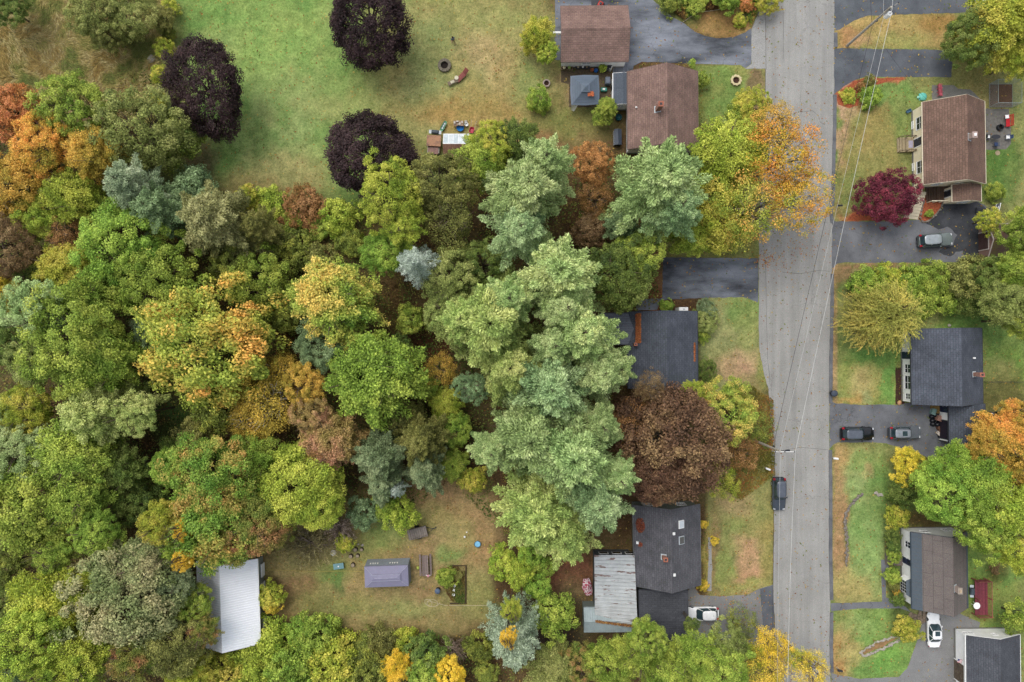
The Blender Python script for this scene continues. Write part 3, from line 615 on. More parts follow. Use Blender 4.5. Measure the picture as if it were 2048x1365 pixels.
# metal-roofed porch (sloping sheet, drained west)
pc = thing('porch', 'porch roofed with streaked rusty corrugated metal sheets', 'porch', *g(1232, 1180, 3), 0, 0)
def P3(px, py, h, o): v = G3(px, py, h); return (v.x - o.location.x, v.y - o.location.y, h)
def slab(m, c4, th=.06):
    c4 = [Vector(c) for c in c4]; lo = [c - Vector((0, 0, th)) for c in c4]
    m.add([tuple(c) for c in c4 + lo], [(0, 1, 2, 3), (7, 6, 5, 4), (0, 4, 5, 1), (1, 5, 6, 2), (2, 6, 7, 3), (3, 7, 4, 0)])
def ribbed(m, c4, n, hh=.05, th=.05):
    slab(m, c4, th); c4 = [Vector(c) for c in c4]      # ribs run from edge 0-3 to edge 1-2
    up = Vector((0, 0, 1))
    for i in range(n):
        t = (i + .5) / n; d = .11 / n * 1.2
        f = lambda a, b, s: a.lerp(b, min(1, max(0, s)))
        a0, a1, a2 = f(c4[0], c4[3], t - d), f(c4[0], c4[3], t), f(c4[0], c4[3], t + d); b0, b1, b2 = f(c4[1], c4[2], t - d), f(c4[1], c4[2], t), f(c4[1], c4[2], t + d)
        e = up*.003
        m.add([tuple(v) for v in (a0 + e, b0 + e, b1 + up*hh, a1 + up*hh, b2 + e, a2 + e)], [(0, 1, 2, 3), (3, 2, 4, 5)])
m_rust = rusty('rusty_sheet_metal', 'C8CCCC', '6E4434', .85, .75, .57, .61, (.6, 2.4, 1), .49, 1, .74)
m = MB(); ribbed(m, [P3(1188.5, 1110.8, 2.8, pc), P3(1269, 1111, 3.3, pc), P3(1275, 1250, 3.3, pc), P3(1190, 1240, 2.8, pc)], 19); m.build('roof', m_rust, pc)
m = MB(); a = P3(1190, 1112, 0, pc); x0 = P3(1189, 1112, 2.8, pc)[0] + .12; x1 = P3(1269, 1112, 3.3, pc)[0] - .3; y1 = P3(1230, 1111, 3, pc)[1] - .12; y0 = P3(1230, 1240, 3, pc)[1] + .3
m.box(x0, x1, y0, y1, 0, 2.7); pw = m.build('wall', siding('slate_siding', '58626A', .2), pc)
for i in range(3):
    x = x0 + .6 + i*1.8; m = MB(); m.box(x, x + 1.3, y1 + .003, y1 + .05, 1.2, 2.1); wq = m.build('window', m_trim, pc)
    m = MB(); m.box(x + .08, x + 1.22, y1 + .051, y1 + .06, 1.28, 2.02); m.build('pane', m_glass, wq)
# corrugated shed south of the porch
Hs = House('shed', 'long shed of ribbed grey-green sheet metal behind porch', 'shed', 13.2, -37.75, 3.3, 6.9, 2.5, 3.1, 90.6, siding('metal_wall', '8A9690', .25, 1), rusty('grey_sheet_metal', 'A8B6B8', '7C6A5C', .3, 1.0, .6, .75), plain('metal_trim', '98A4A4'), ribs=.33, over=.05, rake=.05, found=False)
# black garage south of the grey house
Hq = House('garage', 'garage with flat black roof by the white hatchback', 'garage', 20.4, -37.6, 8.0, 6.6, 2.9, 3.35, 90, siding('sage_siding', '8A948C', .2), shingle('black_roofing', '47494E', .26, .8, .1), m_dark, over=.15)
Hq.garage('S', 0, 2.8, mat=m_trim)
# black roofed house on the right
Hr = House('house', 'white house with black roof facing the street, small brick chimney', 'house', 58.65, -3.4, 9.6, 10.2, 2.95, 6.0, .8, m_white, r_slate, m_dark)
Hr.chimney(2.75, -1.05, 5.9, .55, .5); Hr.onroof(2.6, 1.1, .2, .2, .3, 'vent_pipe', m_trim)
Hr.door('W', 1.5, 1.0, 2.0, .3, plain('navy_door', '28344E', .4)); Hr.window('W', -.3, 1.6, 1.1, 1.2); Hr.window('W', -2.2, 1.6, 1.8, 1.3); Hr.window('W', -4.1, 1.6, .7, 1.0); Hr.window('N', 0, 2.0); Hr.window('E', 2, 1.8)
Hw = House('house_wing', 'black-roofed side wing with open carport on the driveway', 'garage', 61.42, -11.2, 4.9, 5.4, 2.9, 4.3, .8, m_white, r_slate, m_dark, over=.3)
Hw.door('W', 1.9, .9, 2.0, .3, plain('navy_door', '28344E', .4)); Hw.garage('W', -.9, 2.4, 2.1, plain('garage_inside', '2A2230', .9))  # near-black door panels: shade inside the open bay put into their colour
m = MB()
for i in range(3): m.box(-Hw.wx - .35 - i*.35, -Hw.wx - .003 - i*.35, 1.2, 2.5, 0, .5 - i*.15)
m.build('steps', planks('tan_wood', 'A08450', .12, 1), Hw.e)
cp = thing('canopy', 'low black canopy roof edged white behind the side wing', 'canopy', *g(1980, 850, 2.2), 0, 0)
m = MB(); m.box(-1.9, .75, -1.7, 1.5, 2.1, 2.2); m.build('roof', m_dark, cp)
for x in (-1.7, .6):
    for y in (-1.55, 1.35): m = MB(); m.box(x - .05, x + .05, y - .05, y + .05, 0, 2.09); m.build('post', m_trim, cp)
m = MB(); m.box(-1.9, .75, 1.502, 1.57, 2.02, 2.22); m.box(.752, .81, -1.7, 1.5, 2.02, 2.22); m.build('fascia', m_trim, cp)
# white house, umber roof
Hu = House('house', 'white house with umber roof, blue-grey metal eave and red deck', 'house', 57.5, -30.8, 7.5, 10.3, 3.2, 6.1, .8, m_white, r_umber, plain('slate_trim', '46525E', .5))
Hu.chimney(.35, -1.5, 6.9, .45, .7, brickmat('pale_brick', 'B8A098'), plain('cap_tan', 'C8B090'))
Hu.window('W', 3.1, 1.9, .8, 1.2); Hu.door('W', .7, .9, 2.0, .6, plain('navy_door', '28344E')); Hu.window('N', -1.3, 2.2, .9, .8); Hu.window('N', 1.9, 1.6, .7, .8); Hu.window('E', -3, 1.8)
# metal strip along west eave
w = Hu.W/2
for (xa, xb) in ((-w - .01, -w + .95), (w - .25, w + .01)):
    m = MB()
    for i in range(20):
        y0 = -Hu.L/2 + i*Hu.L/20; y1 = y0 + Hu.L/20 - .03
        za, zb = Hu.zr(max(xa, -w) if xa < 0 else xa), Hu.zr(min(xb, w) if xb > 0 else xb)
        m.add([(xa, y0, za + .03), (xb, y0, zb + .03), (xb, y1, zb + .03), (xa, y1, za + .03), (xa, y0, za + .004), (xb, y0, zb + .004), (xb, y1, zb + .004), (xa, y1, za + .004)], [(0, 1, 2, 3), (0, 4, 5, 1), (3, 2, 6, 7), (1, 5, 6, 2), (0, 3, 7, 4)])
    m.build('eave_flashing', plain('slate_metal', '566068', .4, var=.1), Hu.e)
# bay window
m = MB(Matrix.Translation((-Hu.wx, -2.6, 0))); m.add([(0, -1.3, .8), (-.55, -.85, .8), (-.55, .85, .8), (0, 1.3, .8), (0, -1.3, 2.4), (-.55, -.85, 2.4), (-.55, .85, 2.4), (0, 1.3, 2.4)], [(0, 1, 5, 4), (1, 2, 6, 5), (2, 3, 7, 6), (4, 5, 6, 7), (3, 2, 1, 0)])
bw = m.build('bay_window', m_trim, Hu.e)
m = MB(Matrix.Translation((-Hu.wx, -2.6, 0)))
for k in range(4):
    for j in range(3): y = -.78 + k*.4; m.box(-.56, -.552, y, y + .34, 1.0 + j*.44, 1.38 + j*.44)
m.build('pane', m_glass, bw)
m = MB(Matrix.Translation((-Hu.wx, -2.6, 0))); m.add([(0, -1.4, 2.75), (-.65, -.95, 2.42), (-.65, .95, 2.42), (0, 1.4, 2.75)], [(0, 1, 2, 3)]); m.build('bay_roof', plain('slate_metal', '566068'), bw)
# front steps
m = MB()
for i in range(4): m.box(-Hu.wx - 1.2 - i*.32, -Hu.wx - .883 - i*.32, -.2, 1.4, 0, .55 - i*.13)
m.box(-Hu.wx - .88, -Hu.wx - .003, -.2, 1.4, 0, .6); m.build('steps', plain('step_stone', '7A7068', .9), Hu.e)
# red deck
rd = thing('deck', 'dark red wooden deck with slatted railing behind the white house', 'deck', *g(1953, 1190), 0, R(.5))
m_rdw = planks('red_deck_wood', '84404A', .15, 0)
m = MB(); m.box(-.75, 1.0, -2.5, 2.35, .7, .8); m.build('floor', m_rdw, rd)
m = MB()
m.box(.95, 1.02, -2.5, 2.35, 1.68, 1.74); m.box(-.75, 1.0, 2.33, 2.4, 1.68, 1.74); m.box(-.75, 1.0, -2.56, -2.49, 1.68, 1.74)
for i in range(28): y = -2.45 + i*.174; m.box(.98, 1.01, y - .025, y + .025, .81, 1.68)
for i in range(11): x = -.7 + i*.16; m.box(x - .02, x + .02, 2.35, 2.38, .81, 1.68); m.box(x - .02, x + .02, -2.54, -2.51, .81, 1.68)
for x in (-.7, .98):
    for y in (-2.5, -.1, 2.33): m.box(x - .06, x + .06, y - .06, y + .06, 0, 1.8)
m.build('railing', planks('red_rail_wood', '9A5A50', .15, 0), rd)
tb = thing('patio_table', 'round white table standing on the red deck', 'table', *g(1953.5, 1212, 1.5), .8, 0)
m = MB(); m.lathe([(0, .68), (.42, .68), (.46, .71), (.46, .73), (0, .74)], 24); m.build('tabletop', m_trim, tb); m = MB()
for i in range(4): a = i*math.pi/2; m.tube([(.3*math.cos(a), .3*math.sin(a), 0), (.12*math.cos(a), .12*math.sin(a), .68)], .025, 6)
m.build('legs', m_trim, tb)
def grill(x, y, z, label):
    t = thing('barbecue_grill', label, 'grill', x, y, z, R(90))
    m = MB(); m.box(-.5, .5, -.28, .28, .55, .8, bev=.04); m.build('firebox', m_dark, t, True)
    m = MB(); prof = [(-.28, .8), (-.27, .98), (-.15, 1.1), (.05, 1.12), (.22, 1.02), (.28, .8)]
    vs = [(-.42, a, b) for a, b in prof] + [(.42, a, b) for a, b in prof]; n = 6
    m.add(vs, [(i, i + 1, n + i + 1, n + i) for i in range(5)] + [tuple(range(6)), tuple(range(11, 5, -1))]); m.build('lid', plain('lid_metal', '4A545C', .35), t)
    for sx in (-.4, .4):
        for sy in (-.2, .2): m = MB(); m.tube([(sx, sy, 0), (sx, sy, .55)], .025, 6); m.build('leg', m_dark, t)
    for a in (-.68, .68): m = MB(); m.box(a - .17, a + .17, -.25, .25, .74, .78); m.build('side_shelf', m_flash, t)
    return t
grill(*g(1944, 1183, 1.6), .8, 'dark barbecue grill on the red deck against the house')
# white building bottom right
Hz = House('house', 'white building with black roof and flag at the bottom right', 'house', 64.95, -45.5, 7.3, 11.7, 2.9, 4.35, .5, m_white, shingle('shingle_charcoal', '4E5056', .26, .5), m_trim, over=.25)
Hz.window('N', -2.6, 1.7, 1.3, .45); Hz.window('N', .7, 2.2, .6, .4); Hz.garage('W', .0, 2.7, 2.1, plain('garage_inside2', '6A5E50', .9, var=.4))
fl = thing('flag', 'small red and white striped flag with blue corner on white wall', 'flag', *g(1918, 1321, 2.2), 2.2, R(-20))
m = MB(); m.tube([(.35, 0, -.1), (-.75, 0, .35)], .02, 6); m.build('pole', m_trim, fl)
for i in range(7):
    m = MB(); a = -.62 + 0; m.box(-.72, .22, -.24 + i*.07, -.172 + i*.07, .28, .285, T=Matrix.Rotation(R(20), 4, 'Y')); m.build('stripe', plain('flag_red', 'B83A44') if i % 2 == 0 else m_trim, fl)
m = MB(); m.box(-.72, -.36, .0, .25, .288, .292, T=Matrix.Rotation(R(20), 4, 'Y')); m.build('canton', plain('flag_blue', '2C3C78'), fl)
# white barn
Hn = House('barn', 'barn with bright white ribbed metal roof in the lower left', 'barn', -38.35, -35.35, 8.2, 11.5, 2.7, 5.1, 2.0, siding('barn_wall', '8A9088', .25), rusty('white_sheet_metal', 'EEF0F4', 'A8A4A0', .4, .4, .6, .85, (1, 1, 1), .32, 1, .9, 1.0, .97), m_trim, ribs=.32, over=.2, found=False)
Hn.garage('N', 0, 2.6, 2.1, m_dark)
for y in (-3.9, 1.0, 3.6): m = MB(); m.box(Hn.wx + .06, Hn.wx + .2, y - .9, y + .9, .1, 1.2); m.build('leaning_sheet', m_trim, Hn.e)
# small garage right
Hy = House('garage', 'small pinkish-brown garage with mossy brown roof', 'garage', 67.6, 13.7, 4.4, 5.8, 2.4, 3.45, 91, siding('pink_brown_siding', '9A7C70', .25), rusty('mossy_shingle', '6A4A3C', '6E6A28', .9, .5, .42, .6), plain('pale_pink_trim', 'D8CCC4', .6), over=.18, found=False)
Hy.garage('N', .1, 2.3, 1.95, plain('brown_door', '5A4440', .7))
# ------------------------------------------------------------ cars
m_tyre = plain('tyre_rubber', '1C1C1E', .9); m_rim = plain('rim_metal', 'A8ACB0', .35, .4)
m_cglass = glassy('car_glass', (48, 66, 72), .08); m_hl = plain('headlamp', 'E0E4E8', .15); m_tl = plain('taillamp', 'B01C2C', .25)
def ring(x0, x1, w, z, n=28, p=4.5):
    out = []
    for k in range(n):
        a = 2*math.pi*k/n; c, s = math.cos(a), math.sin(a)
        out.append(((x0 + x1)/2 + (x1 - x0)/2*math.copysign(abs(c)**(2/p), c), w*math.copysign(abs(s)**(2/p), s), z))
    return out
def loft(m, rings, cap=True):
    n = len(rings[0]); vs = [v for r in rings for v in r]; fs = []
    for i in range(len(rings) - 1):
        for k in range(n): fs.append((i*n + k, i*n + (k + 1) % n, (i + 1)*n + (k + 1) % n, (i + 1)*n + k))
    if cap: fs += [tuple(range(n - 1, -1, -1)), tuple(range((len(rings) - 1)*n, len(rings)*n))]
    m.add(vs, fs)
def car(name, label, cat, px, py, rot, L, W, Ht, paint, roofp, style='suv', trunk=False, rails=False, sunroof=False, moon=False, plate=True):
    x, y = g(px, py, .9); t = thing(name, label, cat, x, y, .03, R(rot)); l = L/2; w = W/2
    # body: front is +x
    zb, zw = .22, Ht*.54
    hood_f = zw - .16; nst = 15; sts = []
    for i in range(nst):
        u = -1 + 2*i/(nst - 1); X = u*l
        ww = w*(1 - .16*max(0, abs(u) - .62)**1.6*2.6 - (.10 if abs(u) > .98 else 0))
        if u > .25: zt = zw - (u - .25)*.24 - (.14 if u > .97 else 0)
        elif u < -.75 and trunk: zt = zw - (-u - .75)*.2
        else: zt = zw - (.1 if u < -.97 else 0)
        zl = zb + (.14 if abs(u) > .95 else 0)
        sts.append([(X, -ww*.86, zl), (X, -ww*.97, zl + .12), (X, -ww, (zl + zt)/2), (X, -ww*.95, zt - .09), (X, -ww*.80, zt), (X, 0, zt + .045), (X, ww*.80, zt), (X, ww*.95, zt - .09), (X, ww, (zl + zt)/2), (X, ww*.97, zl + .12), (X, ww*.86, zl)])
    m = MB(); n = 11; vs = [v for s in sts for v in s]; fs = []
    for i in range(nst - 1):
        for k in range(n): fs.append((i*n + k, i*n + (k + 1) % n, (i + 1)*n + (k + 1) % n, (i + 1)*n + k))
    fs += [tuple(range(n)), tuple(range(nst*n - 1, (nst - 1)*n - 1, -1))]
    m.add(vs, fs); b = m.build('body', paint, t, True)
    md = b.modifiers.new('bevel', 'BEVEL'); md.width = .02; md.segments = 1
    # greenhouse
    if style == 'suv': r0, r1, a0, a1 = -l + .12, l*.36, -l + .38, l*.10
    elif style == 'hatch': r0, r1, a0, a1 = -l + .12, l*.42, -l + .55, l*.06
    else: r0, r1, a0, a1 = -l*.72, l*.40, -l*.42, l*.06
    wb, wt = w*.90, w*.68
    m = MB(); R0 = ring(r0, r1, wb, zw - .02); R1 = ring(a0 - .05, a1 + .06, wt + .04, Ht - .07); loft(m, [R0, R1], False); m.build('windows', m_cglass, t, True)
    m = MB(); rr = [ring(a0 - .06, a1 + .07, wt + .05, Ht - .08), ring(a0 - .02, a1 + .02, wt, Ht - .03), ring(a0 + .15, a1 - .15, wt*.8, Ht), ring(a0 + .4, a1 - .4, wt*.4, Ht + .012)]; loft(m, rr); rf = m.build('roof', roofp, t, True)
    if rails:
        for s in (-1, 1): q = MB(); q.tube([(a0 + .15, s*wt*.92, Ht), (a0 + .25, s*wt*.92, Ht + .06), (a1 - .25, s*wt*.92, Ht + .06), (a1 - .15, s*wt*.92, Ht)], .022, 6); q.build('roof_rail', m_dark, rf)
    if sunroof: q = MB(); q.box((a0 + a1)/2 - .1, (a0 + a1)/2 + .55, -wt*.55, wt*.55, Ht + .0, Ht + .02); q.build('sunroof', m_cglass, rf)
    q = MB(); q.tube([((a0 + a1)/2 - .5, 0, Ht), ((a0 + a1)/2 - .58, 0, Ht + .09)], [.035, .015], 6); q.build('antenna', m_dark, rf)
    for s in (-1, 1):      # pillars
        for (xa, xb) in ((r1 - .10, a1 - .0), (r0 + .12, a0 + .03), ((r0*.35 + r1*.65) - .55, (a0*.4 + a1*.6) - .45)):
            q = MB(); q.tube([(xa, s*(wb - .015), zw - .03), (xb, s*(wt + .04), Ht - .07)], .04, 5); q.build('pillar', paint, t)
        q = MB(); q.box(r1 - .5, r1 - .28, min(s*w*.98, s*w*1.14), max(s*w*.98, s*w*1.14), zw - .0, zw + .15, bev=.04); q.build('mirror', paint, t)
        q = MB(); q.box(l - .42, l - .10, min(s*w*.52, s*w*.84), max(s*w*.52, s*w*.84), zw - .30, zw - .19, bev=.03); q.build('headlight', m_hl, t)
        q = MB()
        if style == 'sedan': q.box(-l + .02, -l + .2, min(s*w*.5, s*w*.86), max(s*w*.5, s*w*.86), zw - .26, zw - .1, bev=.03)
        else: q.box(-l + .02, -l + .34, min(s*w*.66, s*w*.93), max(s*w*.66, s*w*.93), zw - .16, zw + .13, bev=.05)
        q.build('taillight', m_tl, t)
        for xx in (-l*.60, l*.62):
            q = MB(Matrix.Translation((xx, s*(w - .13), .33)) @ Matrix.Rotation(R(90), 4, 'X')); q.lathe([(0, -.12), (.30, -.12), (.34, -.08), (.34, .08), (.30, .12), (0, .12)], 20); o = q.build('wheel', m_tyre, t)
            q = MB(Matrix.Translation((xx, s*(w - .13), .33)) @ Matrix.Rotation(R(-90*s), 4, 'X')); q.lathe([(0, .123), (.2, .123), (.23, .125), (.23, .10)], 16); q.build('rim', m_rim, o)
    for X, dx in ((-l, -1), (l, 1)):
        q = MB(); q.box(min(X - dx*.05, X + dx*.05), max(X - dx*.05, X + dx*.05), -w*.72, w*.72, .30, .5, bev=.05); q.build('bumper', paint if trunk or style == 'sedan' else plain('bumper_plastic', '2A2C30', .6), t)
    q = MB(); q.tube([(r1 - .06, -.5, zw + .02), (r1 - .12, .15, zw + .06)], .012, 4); q.build('wiper', m_dark, t)
    return t
p_black = paintmat('paint_black', '17191E', .2); p_char = paintmat('paint_charcoal', '5C636E', .25); p_silv = paintmat('paint_silver', 'A8B0B4', .25, .2)
p_white = paintmat('paint_white', 'F4F5F6', .3, f=.85); p_navy = paintmat('paint_slate', '3C444E', .22)
car('parked_car', 'silver station wagon facing the small pinkish garage', 'car', 1873, 480, 4, 4.75, 1.85, 1.66, paintmat('paint_greyg', '7E8886', .25, .2), p_silv)
car('parked_car', 'black SUV parked near the street end of cracked driveway', 'car', 1717, 868, 0, 4.55, 1.88, 1.66, p_black, p_char, rails=True)
car('parked_car', 'grey SUV with roof rails parked nose to the open carport', 'car', 1812, 866, 1, 4.35, 1.78, 1.64, paintmat('paint_greyb', '686E74', .25), paintmat('paint_greyc', '8E959C', .25), rails=True, sunroof=True)
car('parked_car', 'dark minivan parked at the left edge of the street', 'car', 1559, 989, -90, 4.5, 1.85, 1.68, p_navy, p_char, rails=True)
car('parked_car', 'white hatchback by the black garage, half under branches', 'car', 1406, 1229, 181, 4.4, 1.8, 1.5, p_white, p_white, style='hatch')
car('parked_car', 'white sedan with sunroof beside the white umber-roofed house', 'car', 1870.5, 1262, 91, 4.65, 1.8, 1.42, p_white, p_white, style='sedan', trunk=True, sunroof=True)
# van partly in frame at top
vn = thing('parked_van', 'white box van cut off by the top edge', 'van', *g(1971, -14, 1), 0, R(80))
m = MB(); m.box(-2.2, 1.2, -1.0, 1.0, .45, 2.5, bev=.12); m.build('cargo_box', m_trim, vn)
m = MB(); m.add([(1.2, -.95, .45), (2.7, -.95, .45), (2.7, .95, .45), (1.2, .95, .45), (1.2, -.92, 2.0), (1.9, -.88, 1.95), (2.65, -.9, 1.1), (1.2, .92, 2.0), (1.9, .88, 1.95), (2.65, .9, 1.1)], [(0, 3, 2, 1), (4, 5, 8, 7), (5, 6, 9, 8), (6, 1, 2, 9), (0, 1, 6, 5, 4), (3, 7, 8, 9, 2)]); m.build('cab', paintmat('paint_blue', '3C5C9C', .3), vn)
for xx in (-1.4, 1.9):
    for s in (-1, 1): q = MB(Matrix.Translation((xx, s*.88, .36)) @ Matrix.Rotation(R(90), 4, 'X')); q.lathe([(0, -.12), (.36, -.12), (.36, .12), (0, .12)], 16); q.build('wheel', m_tyre, vn)

# ------------------------------------------------------------ poles and wires
m_pole = planks('weathered_pole', 'BCB4A6', .5, 2, .1); m_wire = plain('bare_wire', 'D8D8D4', .4); m_wdk = plain('black_cable', '2C2C2E', .6)
def pole(label, x, y, h, arm, trans):
    t = thing('utility_pole', label, 'utility pole', x, y)
    m = MB(); m.tube([(0, 0, 0), (0, 0, h*.5), (0, 0, h)], [.19, .16, .12], 10); m.build('pole', m_pole, t)
    ang, off, ln, mt = arm
    T = Matrix.Rotation(R(ang), 4, 'Z')
    m = MB(T); m.box(off - ln/2, off + ln/2, -.17, -.122, h - .45, h - .30); a = m.build('crossarm', mt, t)
    for u in (-.46, .0, .46):
        q = MB(T); q.lathe([(.0, .0), (.05, .0), (.07, .05), (.04, .09), (.06, .13), (.0, .17)], 10, c=(off + u*ln, -.145, h - .30)); q.build('insulator', m_dark, a)
    m = MB(T); m.box(0, .9, -.15, -.122, h*.56, h*.56 + .08); m.box(.8, .95, -.25, .05, h*.56 + .08, h*.56 + .3); m.build('cable_bracket', m_dark, t)
    if trans:
        q = MB(T); q.lathe([(0, h - 1.9), (.28, h - 1.9), (.3, h - 1.8), (.3, h - .95), (.22, h - .88), (0, h - .85)], 16, c=(.05, -.52, 0)); tr = q.build('transformer', m_trim, t)
        for s in (-.1, .12): q = MB(T); q.lathe([(.04, h - .86), (.06, h - .8), (.03, h - .7), (0, h - .62)], 8, c=(.05 + s, -.52, 0)); q.build('bushing', m_dark, tr)
    else:
        q = MB(T); q.tube([(0, -.1, h - 1.2), (.5, -.12, h - .95), (1.1, -.14, h - 1.0)], .035, 6); la = q.build('lamp_arm', m_dark, t)
        q = MB(T); q.box(1.05, 1.65, -.27, .0, h - 1.08, h - .93, bev=.04); q.build('lamp_head', m_dark, la)
    return t
p1 = g(1694, 92); p2 = (33.25, -13.65)
pole('utility pole with white transformer on the island by the short driveway', p1[0], p1[1], 11.1, (40, .45, 1.6, m_pole), True)
pole('utility pole with white crossarm leaning over the street edge', p2[0], p2[1], 10.3, (0, .7, 2.6, m_trim), False)
def wire(name, label, pts, r, mat, sag=.35):
    P = []
    for i in range(len(pts) - 1):
        a, b = Vector(pts[i]), Vector(pts[i + 1])
        for k in range(16):
            u = k/16; q = a.lerp(b, u); q.z -= sag*4*u*(1 - u); P.append(tuple(q))
    P.append(tuple(pts[-1]))
    m = MB(); m.tube(P, r, 5); o = m.build(name, mat); tag(o, label, 'power line', 'overhead wires along the street'); return o
A1 = G3(1785, 15, 11.0); B1 = G3(1591, 903, 10.1)
wire('power_line', 'bright bare wire running highest along the street', [(48.2, 78, 11), tuple(A1), tuple(B1), tuple(G3(1575, 1400, 10)), (33.6, -80, 10)], .022, m_wire)
A2 = G3(1767, 36, 9.9); B2 = G3(1561, 899, 9.7)
wire('power_line', 'thin pale wire just left of the brightest wire', [(47, 78, 10), tuple(A2), tuple(B2), (33.2, -60, 9.6)], .013, m_wire)
A3 = G3(1744, 54, 6.2); B3 = G3(1550, 878, 6.0)
wire('power_line', 'dark telephone cable hung lowest on the poles', [(45.5, 78, 6.2), tuple(A3), tuple(B3), (34.0, -60, 6)], .022, m_wdk)
wire('power_line', 'service cable sagging from transformer pole to the cream house', [tuple(A3), (56.0, 32.3, 3.1)], .013, m_wdk, .5)
wire('power_line', 'thin cable crossing from lamp pole toward the black-roofed house', [tuple(B3), (25.2, -5.6, 3.3)], .012, m_wdk, .6)
gy = G3(1718, 88, 0); m = MB(); m.tube([tuple(gy), tuple(G3(1731, 70, 2.4))], .035, 6); tag(m.build('guy_wire_guard', plain('guard_yellow', 'C8BC6C')), 'short yellow guy-wire sleeve slanting from the grass by the pole', 'cable guard')

# ------------------------------------------------------------ yard things
def simple(name, label, cat, px, py, h=0, rot=0, z=0): return thing(name, label, cat, *g(px, py, h), z, R(rot))
def part(o, name, mat, fn, smooth=False):
    m = MB(); fn(m); return m.build(name, mat, o, smooth)
# gazebo
gz = simple('gazebo', 'square gazebo with curved slate-grey roof and small cupola', 'gazebo', 1170.5, 178, 2.8, 1.5)
def hip(m, w, d, z0, z1, top=.0, flare=.55, n=7):
    rings = []
    for i in range(n):
        u = i/(n - 1); s = 1 - u*(1 - top); z = z0 + (z1 - z0)*(u**(1 + flare*.6)); bow = 1 + .05*(1 - u)
        r = []
        for a, b in ((-1, -1), (0, -bow), (1, -1), (bow, 0), (1, 1), (0, bow), (-1, 1), (-bow, 0)): r.append((a*w/2*s, b*d/2*s, z))
        rings.append(r)
    loft(m, rings, True)
m_gz = siding('gazebo_metal', '5E6A78', .28, 2, .05, .7, .3)
m_gz2 = siding('gazebo_roof', '64707E', .16, 2, .06, .7, .2)
part(gz, 'roof', m_gz2, lambda m: hip(m, 3.8, 3.95, 2.3, 3.15, .25))
part(gz, 'cupola', m_gz2, lambda m: hip(m, 1.15, 1.15, 3.22, 3.5, .05))
for sx in (-1, 1):
    for sy in (-1, 1): part(gz, 'post', m_dark, lambda m: m.box(sx*1.65 - .07, sx*1.65 + .07, sy*1.7 - .07, sy*1.7 + .07, 0, 2.35))
part(gz, 'curtain', m_trim, lambda m: m.add([(-1.8, -1.72, 2.25), (-.9, -1.78, 2.2), (-1.35, -2.2, .3), (-1.75, -1.95, .2)], [(3, 2, 1, 0)]))
# sheds / boxes near brown house
sb = simple('storage_shed', 'dark low storage shed with ridged lid beside white wall', 'shed', 1236, 274, 1, 1)
part(sb, 'walls', m_dark, lambda m: m.box(-.45, .45, -1.0, 1.0, 0, .95))
part(sb, 'lid', plain('lid_slate', '444C58', .5), lambda m: m.add([(-.52, -1.08, .92), (0, -1.08, 1.15), (.52, -1.08, .92), (-.52, 1.08, .92), (0, 1.08, 1.15), (.52, 1.08, .92)], [(0, 1, 4, 3), (1, 2, 5, 4), (0, 3, 5, 2), (0, 2, 1), (3, 4, 5)]))
part(sb, 'slats', m_flash, lambda m: [m.box(-.56, -.455, -1 + i*.25, -.9 + i*.25, .1, .8) for i in range(8)])
def bin_(label, px, py, r, h, mat, cat='bin', name='barrel', lid=None):
    o = simple(name, label, cat, px, py, h*.5); part(o, 'drum', mat, lambda m: m.lathe([(0, 0), (r*.85, 0), (r*.9, h*.1), (r, h*.95), (r*1.04, h), (r*.9, h), (r*.86, h*.6), (0, h*.6)] if not lid else [(0, 0), (r*.85, 0), (r, h*.9), (0, h*.92)], 18), True)
    if lid: part(o, 'lid', lid, lambda m: m.lathe([(r*1.06, h*.9), (r*1.06, h*.95), (r*.5, h*1.02), (0, h*1.05)], 18), True)
    return o
bin_('teal and black round tub beside the white wall', 1237, 236, .42, .6, plain('teal_tub', '1E5C64', .4))
bin_('blue pot between gazebo and garage wall', 1191.5, 142, .28, .4, plain('blue_plastic', '2C6CB8', .4), 'pot', 'plant_pot')
bin_('terracotta pot between gazebo and garage wall', 1184, 141, .26, .4, plain('terracotta', 'B06840', .8), 'pot', 'plant_pot')
bin_('black rubbish barrel between the gazebo and air conditioner', 1212, 139, .38, .85, m_dark, lid=plain('lid_black', '2E3036'))
bin_('dark barrel with blue-grey lid on the garden bed corner', 875.6, 1181, .36, .9, m_dark, lid=plain('lid_blue_grey', '5C6C84'))
bin_('black trash bin lying at the lawn corner by the street', 1666.5, 787, .42, .9, plain('bin_black', '34383E'), lid=plain('lid_dkblue', '4A5260'))
ac = simple('air_conditioner', 'beige outdoor air-conditioner unit at garage corner', 'air conditioner', 1219, 133, .8, -20)
part(ac, 'case', plain('case_beige', 'CCCCC4'), lambda m: m.box(-.42, .42, -.36, .36, 0, .8, bev=.04)); part(ac, 'fan_grille', m_dark, lambda m: m.box(-.26, .26, -.24, .24, .803, .83))
ac2 = simple('air_conditioner', 'white box unit against the north wall of black-roofed house', 'air conditioner', 1367.5, 619, 2.6, 0)
part(ac2, 'case', m_trim, lambda m: m.box(-.62, .62, -.3, .28, .3, 2.55, bev=.05)); part(ac2, 'panel', m_flash, lambda m: m.box(-.1, .2, -.1, .1, 2.553, 2.58))
gb = simple('garden_bin', 'teal recycling box on the paving beside the gazebo', 'box', 1208, 179, .4); part(gb, 'box', plain('teal_box', '2E8C7C', .4), lambda m: m.box(-.42, .42, -.26, .26, 0, .4, bev=.03)); part(gb, 'contents', m_trim, lambda m: m.box(-.2, .15, -.12, .14, .4, .46, bev=.02))
